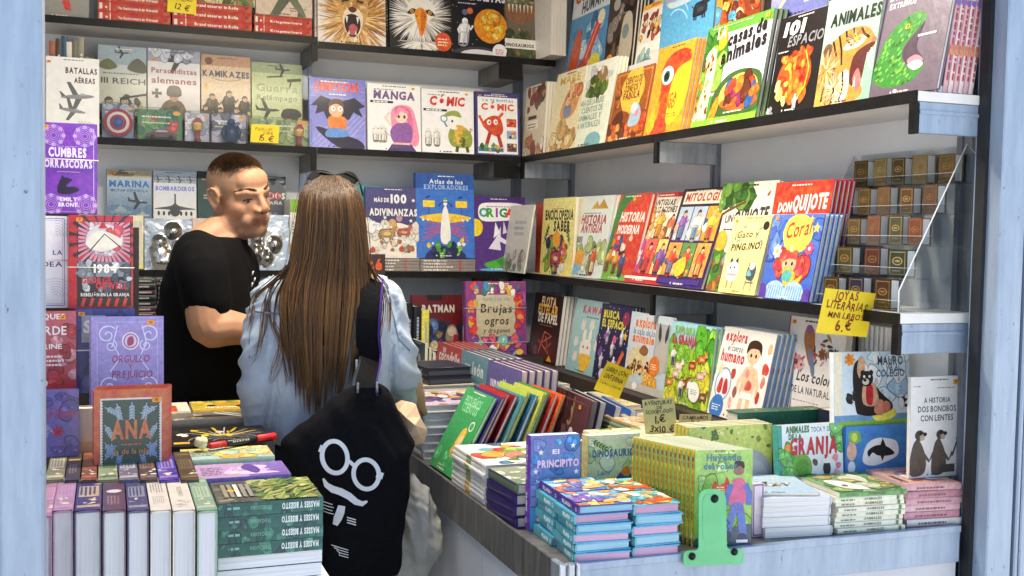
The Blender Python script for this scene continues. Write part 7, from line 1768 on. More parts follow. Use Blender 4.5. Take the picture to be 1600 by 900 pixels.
# flat pile with the dark teal spines, upside down titles
A, B_ = hit(341, 778, 'z', ZN), hit(504, 776, 'z', ZN)
Tt = .0245
n = 6
def teal(a): a.bg('24524e', '2d5f58'); a.clut(0, 0, 1, 1, ['1f4a48', '35685f', '2a4a52', '3f7a6a'], 16, .02, .06); a.t('MASSES Y BISESTO', .22, .24, .055, 'd2dcd8', .36, 2); a.t('TRENZADORA', .6, .3, .035, '6a9a8c', .2, 1); a.bars(.8, .3, .92, .7, 1, '7aa49a')
def a_grass(a):
    a.bg('5a6a4a', '7a7a5a'); a.r(.0, .0, .38, 1, '55524a'); a.clut(.0, 0, .4, 1, ['4a4a44', '6a685c', '3a3c38', '8a8474'], 16, .04, .1); a.clut(.4, 0, 1, 1, ['6a7a3c', '4f6a34', '8a8f54', '3f5a2f', '9aa060'], 26, .05, .12)
    for i in range(30): a.leaf(a.rd.uniform(.4, .9), a.rd.uniform(.0, .9), .3, a.rd.uniform(20, 80), a.rd.choice(['7f9040', '9aa85a', '5a7a34', 'b0b06a']), .14)
    for i in range(5): a.r(.08+.06*i, .2, .12+.06*i, .8, a.rd.choice(['c9c4b4', '8a867a', 'd8d4c4'])); a.e(.16, .5, .04, .04, 'e0a02c')
z = ZN-6*(Tt+.0004)
for i in range(n):
    tl_ = i >= 2
    q = Vector((B_.x+.001*(i % 2), B_.y+.001*((i*3) % 2), z))
    U, V = Y, -X
    art = (lambda a: (setattr(a, 'o', a.o+a.uy*a.H), setattr(a, 'ux', -a.uy), setattr(a, 'uy', Vector((1, 0, 0))), setattr(a, 'W', (B_-A).length), setattr(a, 'H', .17), setattr(a, 'k', (B_-A).length/.17), a_grass(a))) if i == n-1 else None
    if tl_: lie('dark teal novel in the flat pile at the table corner, '+place_word(i, n), q, U, V, .17, (B_-A).length, Tt, cover='2a5a54', spine='24524e', sart=(teal, 1), art=art, kind='soft', mat='gloss_print', name='novel', group='teal novels lying flat at the table corner')
    else:
        lie('white edged novel in the flat pile at the table corner, '+place_word(i, n), q+V*(B_-A).length+U*.17, -U, -V, .17, (B_-A).length, Tt, cover='2a5a54', spine='24524e', kind='soft', pages='e4e6ea', name='novel', group='teal novels lying flat at the table corner')
    z += Tt+.0004
def turned(art, W, L):
    """cover art on a book whose spine faces the viewer: text runs along the spine"""
    return lambda a: (setattr(a, 'o', a.o+a.uy*a.H), setattr(a, 'ux', -a.uy), setattr(a, 'uy', Vector((1, 0, 0))), setattr(a, 'W', L), setattr(a, 'H', W), setattr(a, 'k', L/W), art(a))
def flatbook(lab, xl, xr, yf, D, top, T, cov, art, spc=None, sart=None, n=1, **kw):
    A, B_ = hit(xl, yf, 'z', top), hit(xr, yf, 'z', top)
    L = B_.x-A.x
    r = None
    for i in range(n):
        zt = top-T*(n-1-i)-.0004*(n-1-i)
        r = lie(lab if n == 1 else lab+', '+place_word(i, n), (B_.x, B_.y, zt-T), Y, -X, D, L, T, cover=cov, spine=spc or cov, art=turned(art, D, L) if i == n-1 else None, sart=(sart, -1) if sart else None, name='novel', **kw)
    return r
def a_purp(a): a.bg('6a4f94', '7a64a4'); a.r(0, 0, .55, 1, 'a88ab0'); a.cv([(.3, .3), (.4, .6), (.6, .8), (.8, .7), (.72, .4), (.9, .2), (.5, .16)], 'c9aed0'); a.clut(.4, .2, .8, .8, ['b89ac4', 'd8c4dc'], 8, .03, .07); a.bars(.06, .2, .3, .8, 5, '5a4a6a'); a.e(.42, .2, .03, .03, 'e0a02c'); a.cv([(.5, .6), (.6, .9), (.7, .5), (.64, .2)], '5a3f84')
def a_pastel(a): a.bg('8fb0b0', 'c9b45a'); a.clut(.4, 0, 1, 1, ['d8c85a', 'e0a04a', 'c9c88a', '9ab8a0', 'e6d88a'], 18, .06, .14); a.bars(.1, .3, .4, .7, 3, '6a8a94')
flatbook('purple flat novel with a pale figure, behind the teal pile', 306, 455, 740, .13, ZN+.004, .025, '5a3f8a', a_purp, spc='6a5a9a', n=6, kind='soft', group='purple novels in a flat pile')
flatbook('pastel flat novel, partly under the red capped marker pen', 284, 429, 712, .12, ZN+.010, .027, 'a0b49a', a_pastel, n=6, kind='soft', group='pastel novels in a flat pile')
def a_black(a):
    a.bg('1d1b1c', '24211f')
    for i in range(9):
        an = R(18*i+10)
        a.l([(.55+.05*math.cos(an), .5), (.55+.4*math.cos(an), .5+.5*math.sin(an))], .03 if i % 2 else .012, 'd8bc2c' if i % 2 else 'c9c4bc')
    for r in (.12, .2, .28, .36): a.arc(.55, .2, r, 10, 170, .008, 'b8b4ac')
    a.clut(.1, .3, .9, .9, ['d8bc2c', '3a3634', 'e0d8c8', '4a4640'], 16, .02, .05); a.r(.05, .1, .2, .2, 'e0a03c')
def sp_black(a): a.bg('171516'); a.t('¿QUÉ SE BUSCA? LA BRÚJULA', .3, .3, .05, 'd8c05a', .34, 1); a.bars(.55, .3, .9, .7, 1, '8a8478')
flatbook('black flat novel with a yellow starburst cover', 262, 429, 690, .215, ZN+.014, .03, '1b191a', a_black, '171516', sp_black, n=5, kind='hard', group='black starburst novels in a flat pile')
def a_gray(a): a.bg('6f6a62', '7d786e'); a.cv([(.2, .4), (.4, .6), (.7, .55), (.9, .7), (.8, .4), (.5, .3)], '3a3835'); a.l([(.55, .9), (.9, .2)], .05, 'd8d4cc'); a.l([(.65, .95), (.98, .3)], .05, 'cfcbc2'); a.clut(0, 0, .35, 1, ['d8a45a', '8a8478', 'c9c0b0'], 10, .03, .08)
flatbook('grey flat novel with dark swirls, behind the black starburst one', 264, 398, 652, .11, ZN+.018, .03, '6a655d', a_gray, n=5, kind='soft', group='grey novels in a flat pile')
def a_yel(a): a.bg('c9a83c', '8a9a4a'); a.clut(0, .5, 1, 1, ['b8b04a', '7a8a3a', 'd8c45a', 'c9a02c'], 16, .06, .14); a.e(.65, .55, .3, .12, 'c4862c'); a.t('Girasoles', .5, .2, .13, 'e9e6dc', .56, 2, .1); a.e(.35, .45, .08, .08, '2a2520'); a.e(.85, .35, .09, .08, '2f2a24')
flatbook('yellow flat sunflower novel in front of the black T-shirt', 300, 392, 638, .15, ZN+.018, .03, 'c0a040', a_yel, n=5, kind='soft', group='yellow novels in a flat pile')
flatbook('cream and red flat novel, left of the sunflower novel', 258, 298, 642, .15, ZN+.018, .03, 'd8ccb8', lambda a: (a.bg('e0d6c4'), a.r(0, 0, .5, .6, 'c04a34'), a.clut(0, 0, .6, .6, ['b83a2a', 'd8603a'], 6, .08, .16)), n=5, kind='soft', group='cream and red novels in a flat pile')
# marker pen and eraser
pn = empty('marker_pen', 'black marker pen with a red cap on the flat novels', 'pen', tuple(hit(376, 690, 'z', ZN+.022)))
a0, a1 = hit(327, 697, 'z', ZN+.022)-pn.location, hit(430, 681, 'z', ZN+.022)-pn.location
dv = a1-a0
for nm, s, e, r, c in (('pen_tip_cap', 0, .24, .0072, 'c42a24'), ('barrel', .242, .70, .0078, '1a191b'), ('cap', .702, 1, .0085, 'c8281f')):
    b = MB(); b.tube([a0+dv*s, a0+dv*(s+.02), a0+dv*(e-.02), a0+dv*e], [r*.86, r, r, r*.86], c, 12)
    o = b.build(nm, 'gloss_print', pn)
    if nm == 'barrel':
        w = MB(); mid = a0+dv*.47
        a = Art(w, mid-dv*.16+Vector((0, -.0084, -.002)), dv.normalized(), Z, dv.length*.32, .006, 3); a.t('MARKER', .5, .2, .1, 'd8d4d0', .8, 2)
        w.build('print', 'card_print', o)
e_ = hit(314, 697, 'z', ZN+.022)
b = MB(); rd = random.Random(3)
for i in range(9): b.ball((rd.uniform(-.011, .011), rd.uniform(-.008, .008), .010+rd.uniform(-.004, .006)), rd.uniform(.007, .011), 'cfc8a0', 8)
o = b.build('dough_ball', 'card_print', None, Matrix.Translation(e_+Z*-.003)); tag(o, 'pale cream lump of putty beside the marker pen', 'putty')

# stepped rack with the face out novels by the post
dr = empty('display_rack', 'plain stepped rack behind the wrapped novels by the left post', 'rack', (-.02, 2.75, .84))
b = MB()
for i, (y, z) in enumerate(((2.66, .15), (2.735, .42), (2.80, .66))): b.box((-.24, y-2.75, 0), (.095, y-2.75+.06, z-.001))
b.box((-.24, .116, 0), (-.045, .125, .9))
b.build('step_block', 'dark_wood', dr)
def LN(lab, x0, x1, yb, yt, Yp, art, zb=None, **kw):
    kw.setdefault('T', .022); kw.setdefault('lean', .06)
    z = hit((x0+x1)/2, yb, 'y', Yp).z if zb is None else zb
    return stand(lab, (x0, yb), (x1, yb), yt, ('y', Yp), z, art=art, mat=kw.pop('mat', 'wrapped_print'), name='novel', **kw)
def a_cum(a):
    a.bg('6f34a0', '7a3cac'); a.r(.06, .03, .9, .95, '7636a8')
    for u, v, s in ((.24, .86, 1), (.78, .86, -1), (.2, .1, 1), (.8, .1, -1)):
        for i in range(5): a.arc(u, v, .05+.035*i, 0, 360, .012, 'b48ad0')
        for i in range(8): a.e(u+.17*math.cos(i*.785), v+.17*math.sin(i*.785)*a.k, .04, .04, 'b994d4', 0, 8)
    a.r(.04, .02, .96, .025, 'c0a0dc'); a.r(.93, .02, .945, .95, 'c0a0dc'); a.t('CUMBRES', .48, .63, .16, 'e0d2ea', .66, 2, 0, 0, .03); a.t('BORRASCOSAS', .46, .51, .14, 'e0d2ea', .9, 2, 0, 0, .03)
    a.bars(.3, .74, .7, .75, 1, 'd0b8e0'); a.r(.3, .46, .7, .465, 'd0b8e0'); a.cv([(.3, .25), (.34, .36), (.42, .4), (.56, .38), (.5, .34), (.46, .3), (.62, .3), (.68, .26), (.52, .22), (.36, .22)], '231530'); a.p([(.36, .36), (.38, .43), (.44, .39)], '231530'); a.t('EMILY', .5, .14, .07, 'e0d2ea', .3, 2); a.t('BRONTË', .5, .08, .07, 'e0d2ea', .36, 2)
LN('vivid purple wrapped novel with lace corners and a black creature', 62, 152, 335, 191, 2.76, a_cum, cover='6c329c', T=.03, lean=.03, band=[.60], sticker=(.1, .95, .014, ''))
def a_white(a):
    a.bg('e0dce2', 'e6e2e6'); a.frame(.05, .015, '6a6aa0'); a.frame(.09, .008, '8a8ab4')
    for k in range(8): a.arc(.75, .78, .06*k, 0, 90, .008, '8f8fb8'); a.arc(.75, .12, .06*k, 0, 120, .008, '8f8fb8')
    a.t('MEDEA', .55, .45, .11, '3f3f7a', .7, 1); a.t('LA', .8, .58, .1, '3f3f7a', .2, 1)
LN('white wrapped novel with blue fan lines, under the vivid purple one', 30, 105, 482, 337, 2.74, a_white, cover='dcd8e0', lean=.02, T=.03, band=[.52])
def a_1984(a):
    a.bg('b8242a', 'b8242a'); a.r(.12, .02, .97, .94, '2f1f24'); a.r(.14, .5, .95, .93, 'c98a9a')
    for i in range(36):
        an = R(i*10); a.p([(.55+.26*math.cos(an), .74+.26*math.sin(an)*a.k), (.55+.56*math.cos(an-.06), .74+.56*math.sin(an-.06)*a.k), (.55+.56*math.cos(an+.06), .74+.56*math.sin(an+.06)*a.k)], '3a2430' if i % 2 else 'b03044')
    a.e(.55, .74, .29, .26, 'cfc8cc'); a.clut(.34, .58, .78, .88, ['d8d0d4', 'b0a8b0', 'c44a54'], 12, .03, .08); a.cv([(.25, .7), (.4, .82), (.6, .82), (.84, .72), (.6, .62), (.4, .62)], 'e0d8c8'); a.l([(.3, .6), (.55, .8), (.8, .66)], .02, '2f2428'); a.p([(.45, .86), (.52, .94), (.6, .86)], 'b82a30')
    a.r(.14, .34, .95, .5, '8a8f98', '6a7078'); a.clut(.14, .2, .95, .5, ['a9aeb4', '4a4f5a', '7a8088', 'c9ccd0'], 26, .03, .08); a.t('1984', .56, .385, .13, 'e9e4e0', .36, 2, out='1f1a1c'); a.t('GEORGE', .42, .27, .1, 'c03038', .46, 2, out='d8d0cc'); a.t('ORWELL', .66, .21, .1, 'c03038', .5, 2, out='d8d0cc'); a.t('REBELIÓN EN LA GRANJA', .56, .13, .05, 'd8d0cc', .76, 2)
    a.r(.14, .025, .95, .115, '2a1a1c')
    for i in range(6): a.l([(.2+.13*i, .02), (.24+.13*i, .11)], .05, 'c42a2e')
LN('bright red wrapped novel with a white boar on its cover', 108, 208, 483, 337, 2.70, a_1984, cover='b3202a', T=.035, lean=.05, band=[.44], sticker=(.16, .95, .014, ''))
def a_blue(a): a.bg('2a2f78', '33388a'); a.clut(0, .5, 1, 1, ['3a4494', '2a3484'], 10, .1, .2); a.r(.1, .6, .5, .92, '8a90a8'); a.t('S', .2, .72, .2, 'd0d4e0', None, 2); a.l([(.3, .0), (.34, .3)], .05, '4a3a5a'); a.r(0, .5, 1, .515, 'c9c9d8'); a.clut(.1, .05, .9, .4, ['1f2460', '3a3f8a'], 8, .1, .18)
LN('dark blue novel mostly behind the lavender one', 118, 211, 615, 484, 2.64, a_blue, cover='262c70', T=.03, lean=.06, sticker=(.1, .94, .014, ''))
def a_rose(a): a.bg('a03038', 'b8606a'); a.clut(.5, 0, 1, .8, ['a83a44', 'c0808a', '98303a'], 12, .06, .14); a.t('JACQUES', .45, .9, .1, 'eedfe0', .7, 1); a.t('VERDE', .5, .7, .16, 'eedfe0', .66, 1); a.t('MARINE', .45, .52, .09, 'eedfe0', .6, 1); a.bars(.2, .3, .8, .46, 3, 'e0c8cc', .5); a.e(.3, .08, .2, .12, 'd8d0d0')
LN('rose red wrapped novel with white capitals, by the left post', 30, 119, 610, 488, 2.60, a_rose, cover='a03840', T=.03, lean=.04, sticker=(.76, .92, .014, ''))
def a_lav(a):
    a.bg('8a7ab8', '9488c4'); a.frame(.08, .008, 'b0a8d8')
    for u, v, fl in ((.22, .8, 1), (.8, .8, -1), (.24, .24, 1), (.8, .24, -1)): a.swirl(u, v, .14, 'cfcae6', .018, fl, 40); a.swirl(u+.05*fl, v-.12, .09, 'cfcae6', .014, -fl, 120)
    a.l([(.36, .9), (.3, .7), (.4, .55), (.26, .4)], .014, 'cfcae6'); a.l([(.7, .9), (.76, .7), (.66, .55), (.8, .4)], .014, 'cfcae6'); a.e(.54, .73, .12, .13, 'd8d0e6'); a.e(.54, .73, .1, .11, '9a2f5a'); a.e(.54, .73, .085, .095, 'c0b4d8'); a.cv([(.5, .68), (.5, .76), (.57, .78), (.58, .7)], '9a2f5a'); a.t('ORGULLO', .54, .5, .1, '8a3a6a', .52, 1, .1); a.t('Y', .54, .43, .06, '8a3a6a', None, 1); a.t('PREJUICIO', .56, .33, .1, '8a3a6a', .56, 1, .1); a.e(.54, .08, .1, .11, '9a3f6a'); a.e(.54, .08, .07, .08, 'b4a8d4')
LN('lavender wrapped novel with white scrolls and a cameo', 142, 256, 640, 497, 2.56, a_lav, cover='8678b4', T=.028, lean=.1, sticker=(.82, .93, .017, '10'))
def a_erit(a): a.bg('5f5496', '6c62a4'); a.clut(0, 0, 1, 1, ['6a60a4', '564c8c'], 12, .08, .16); a.t('señoritas', .5, .58, .15, 'a02f5a', .9, 1, .2, 3, .08); a.bars(.2, .72, .6, .76, 1, '8a3a6a'); a.flower(.66, .38, .1, 'a02f50', '6a1f3a'); [a.sprig(.3+.1*i, .2+.05*i, .2, 40+30*i, '9a94c8', 4) for i in range(4)]; a.flower(.3, .06, .14, 'a8304f', '7a2038')
LN('violet wrapped novel with pink script, low beside the left post', 26, 123, 716, 613, 2.44, a_erit, zb=None, cover='5a5090', T=.028, lean=.05)
def a_ana(a):
    a.bg('b84a2a', 'c25a34'); a.r(.08, .02, .9, .9, 'd8d0c8'); a.r(.1, .03, .88, .88, '1f3a30', '24443a')
    for i in range(26): a.e(.1, .05+.032*i, .015, .015, 'e0d8d0', 0, 6); a.e(.88, .05+.032*i, .015, .015, 'e0d8d0', 0, 6)
    for u, v, an in ((.14, .8, -30), (.3, .84, -80), (.5, .85, -90), (.7, .84, -100), (.84, .8, 210), (.14, .6, -60), (.84, .6, -120), (.14, .4, -60), (.84, .4, -120), (.14, .2, 60), (.84, .2, 120), (.3, .06, 80), (.68, .06, 100)): a.sprig(u, v, .2, an, '9fb4c4' if v > .5 else '7f9ac0', 5, .4)
    a.t('ANA', .49, .44, .24, 'c2683a', .54, 2, 0, 0, .03); a.bars(.36, .36, .64, .4, 1, 'b0603a'); a.t('la de la isla', .49, .26, .07, 'b87a4a', .46, 1, .15)
LN('orange bordered novel with a green leafy cover', 147, 264, 745, 611, 2.34, a_ana, cover='b5482a', T=.022, lean=.05, copies=2, du=.004, sticker=(.83, .87, .017, '10'), clabel='{} orange edge behind the orange bordered leafy novel')
b_ = stand('cream novel block lying behind the orange bordered novel', (121, 735), (150, 735), 640, ('y', 2.48), TZ+.05, art=lambda a: (a.bg('d0c4a8', 'c4b698'), a.r(0, .66, 1, 1, 'e0dacc'), a.r(0, .3, 1, .34, '7a5a44'), a.bars(.1, .05, .9, .25, 3, '8a6a54')), cover='b8a88a', T=.05, name='novel', lean=.02)
# ------------------------------------------------------------------ people
plain('black_tshirt', '08080a', '0d0d0f', 90, .9, bs=260, bst=.2, bd=.0006)
plain('denim_light', '8794a5', 'abb5c0', 9, .85, lo=.3, hi=.7, bs=420, bst=.35, bd=.0006)
plain('dark_trousers', '15161b', '20222a', 60, .85)
plain('black_canvas', '07070a', '0e0e12', 120, .9, bs=500, bst=.2, bd=.0005)
plain('grey_cloth', '8f8d86', 'a4a29a', 14, .85, bs=60, bst=.3, bd=.001)
plain('kraft_paper', 'b59a78', 'c9b090', 16, .75, bs=30, bst=.5, bd=.002)
plain('shoe_leather', '16130f', '241d17', 40, .5)

for n_ in ('black_tshirt', 'black_canvas', 'dark_trousers'): MATS[n_].node_tree.nodes['Principled BSDF'].inputs['Specular IOR Level'].default_value = .12
for n_ in ('denim_light', 'grey_cloth'): MATS[n_].node_tree.nodes['Principled BSDF'].inputs['Specular IOR Level'].default_value = .2

def remeshed(mb, name, voxel, smooth, mat, parent=None, colour=None, disp=None, M=None):
    """one continuous skin over overlapping volumes"""
    t = mb.build('tmp', mat)
    r = t.modifiers.new('r', 'REMESH'); r.mode = 'VOXEL'; r.voxel_size = voxel; r.use_smooth_shade = True
    if smooth:
        s = t.modifiers.new('s', 'SMOOTH'); s.iterations = smooth; s.factor = .5
    dg = bpy.context.evaluated_depsgraph_get()
    dg.update()
    me = bpy.data.meshes.new_from_object(t.evaluated_get(dg), depsgraph=dg)
    bpy.data.objects.remove(t)
    me.name = name
    n = len(me.vertices)
    co = np.empty(n*3, np.float32); me.vertices.foreach_get('co', co); co = co.reshape(-1, 3)
    if disp:
        no = np.empty(n*3, np.float32); me.vertices.foreach_get('normal', no); no = no.reshape(-1, 3)
        co = co+no*np.array([disp(Vector(c)) for c in co], np.float32)[:, None]
        me.vertices.foreach_set('co', co.ravel().astype(np.float32))
    me.materials.clear(); me.materials.append(MATS[mat])
    for a in list(me.color_attributes): me.color_attributes.remove(a)
    if colour:
        cols = np.ones((n, 4), np.float32)
        for i, c in enumerate(co): cols[i, :3] = colour(Vector(c))
        at = me.color_attributes.new('ink', 'FLOAT_COLOR', 'POINT')
        at.data.foreach_set('color', cols.ravel())
    me.polygons.foreach_set('use_smooth', [True]*len(me.polygons))
    o = bpy.data.objects.new(name, me)
    COL.objects.link(o)
    if parent is not None: o.parent = parent
    if M is not None: o.matrix_local = M
    return o
def loft(mb, secs, n=28, col='808080', pw=2.3):
    """horizontal sections (centre x, y, z, half x, half y)"""
    vs, fs = [], []
    for (x, y, z, a, b) in secs:
        for j in range(n):
            t_ = 2*math.pi*j/n
            c, s = math.cos(t_), math.sin(t_)
            vs.append((x+a*math.copysign(abs(c)**(2/pw), c), y+b*math.copysign(abs(s)**(2/pw), s), z))
    m = len(secs)
    for i in range(m-1):
        for j in range(n): fs.append((i*n+j, i*n+(j+1) % n, (i+1)*n+(j+1) % n, (i+1)*n+j))
    fs += [tuple(range(n-1, -1, -1)), tuple(range((m-1)*n, m*n))]
    mb.mesh(vs, fs, col)
def smooth_path(pts, rad, sub=4):
    P_, R_ = [], []
    n = len(pts)
    for i in range(n-1):
        p0, p1, p2, p3 = Vector(pts[max(i-1, 0)]), Vector(pts[i]), Vector(pts[i+1]), Vector(pts[min(i+2, n-1)])
        for j in range(sub):
            t_ = j/sub
            P_.append(.5*(2*p1+(p2-p0)*t_+(2*p0-5*p1+4*p2-p3)*t_*t_+(3*p1-p0-3*p2+p3)*t_**3))
            R_.append(rad[i]+(rad[i+1]-rad[i])*t_)
    return P_+[Vector(pts[-1])], R_+[rad[-1]]
def limb(mb, pts, rad, n=14, sub=4):
    a, b = smooth_path(pts, rad, sub)
    mb.tube(a, b, '808080', n)
    mb.ball(pts[0], rad[0], n=12); mb.ball(pts[-1], rad[-1], n=12)
def hand(mb, wrist, d, side, curl=.5, s=1.0):
    """palm, four unequal bent fingers, thumb leaving the side of the palm; d points along the hand, side towards the thumb"""
    d, side = Vector(d).normalized(), Vector(side).normalized()
    nrm = d.cross(side).normalized()
    side = nrm.cross(d).normalized()
    w = Vector(wrist)
    for k in range(5):
        t_ = (k-2)*.017*s
        mb.tube([w+side*t_*.6, w+d*.045*s+side*t_*.9, w+d*.085*s+side*t_], [.014*s, .014*s, .011*s], n=8)
    for k, ln in enumerate((.068, .078, .072, .056)):
        b0 = w+d*.085*s+side*(.026-.0175*k)*s
        p, dd = [b0-d*.02*s, b0], d.copy()
        for q in (.45, .32, .23):
            dd = (dd*math.cos(curl)+nrm*math.sin(curl)).normalized() if q else dd
            p.append(p[-1]+dd*ln*q*s)
        mb.tube(p, [.0095*s, .0092*s, .0085*s, .0078*s, .006*s], n=8)
        mb.ball(p[-1], .006*s, n=8)
    b0 = w+d*.028*s+side*.03*s
    dd = (d*.62+side*.72+nrm*.3).normalized()
    p = [b0-side*.015*s, b0, b0+dd*.032*s, b0+dd*.032*s+(d*.85+nrm*.45).normalized()*.028*s]
    mb.tube(p, [.014*s, .013*s, .0105*s, .0075*s], n=8); mb.ball(p[-1], .0075*s, n=8)

def head_shape(mb, M, ears=True):
    """skull, jaw, brow, nose, lips, ears; face looks along local +y"""
    def B(c, r, n=20): mb.ball(M @ Vector(c), r, n=n, M=M.to_3x3())
    def Tb(p, r, n=8): mb.tube([M @ Vector(q) for q in p], r, n=n)
    B((0, -.014, .036), (.076, .098, .083), 28)
    B((0, .026, -.018), (.065, .066, .085), 24)
    B((0, .018, -.068), (.058, .058, .046))
    B((0, .060, -.098), (.030, .024, .024))
    for s in (-1, 1): B((s*.026, .046, -.094), (.028, .030, .026))
    B((0, .030, -.098), (.045, .040, .03))
    for s in (-1, 1):
        B((s*.040, .044, -.026), (.029, .032, .032))
        B((s*.047, .020, -.072), (.018, .042, .032))
        B((s*.030, .062, -.062), (.022, .024, .028))
    Tb([(-.058, .050, .018), (-.035, .078, .024), (-.012, .088, .020), (.012, .088, .020), (.035, .078, .024), (.058, .050, .018)], [.009, .012, .010, .010, .012, .009], 10)
    B((0, .058, .05), (.055, .032, .04))
    Tb([(0, .084, .018), (0, .096, .002), (0, .107, -.016), (0, .114, -.026)], [.0095, .0095, .011, .012], 10)
    B((0, .109, -.028), (.0135, .0115, .0105)); B((0, .098, -.032), (.012, .012, .009))
    for s in (-1, 1): B((s*.0165, .100, -.030), (.0095, .012, .0092))
    B((0, .080, -.050), (.030, .018, .02))
    Tb([(-.027, .076, -.064), (-.012, .0880, -.0580), (0, .0890, -.0595), (.012, .0880, -.0580), (.027, .076, -.064)], [.003, .0052, .005, .0052, .003], 8)
    Tb([(-.023, .076, -.069), (-.010, .0845, -.0715), (0, .0860, -.0725), (.010, .0845, -.0715), (.023, .076, -.069)], [.003, .0054, .0058, .0054, .003], 8)
    for s in (-1, 1):
        # lids: the eye looks down, the upper lid covers most of it
        Tb([(s*.015, .075, .006), (s*.024, .0795, .0115), (s*.034, .0785, .0115), (s*.047, .068, .004)], [.004, .0074, .0074, .004], 8)
        Tb([(s*.016, .073, -.006), (s*.026, .077, -.0105), (s*.036, .0745, -.0105), (s*.047, .067, -.003)], [.003, .0048, .0048, .003], 8)
        if not ears: continue
        # ear: rim, lobe, bowl
        e = lambda y, z, x=.0: (s*(.080+x), y, z)
        Tb([e(.004, -.014), e(.006, .006), e(.0, .024, .006), e(-.014, .031, .010), e(-.027, .022, .014), e(-.029, .002, .013), e(-.02, -.018, .008), e(-.006, -.029, .003), e(.004, -.02)], [.0045, .0042, .0042, .0045, .0048, .0048, .0052, .0065, .0045], 8)
        B((s*.079, -.013, .001), (.006, .020, .029), 12); B((s*.082, -.002, -.006), (.006, .007, .010), 10)

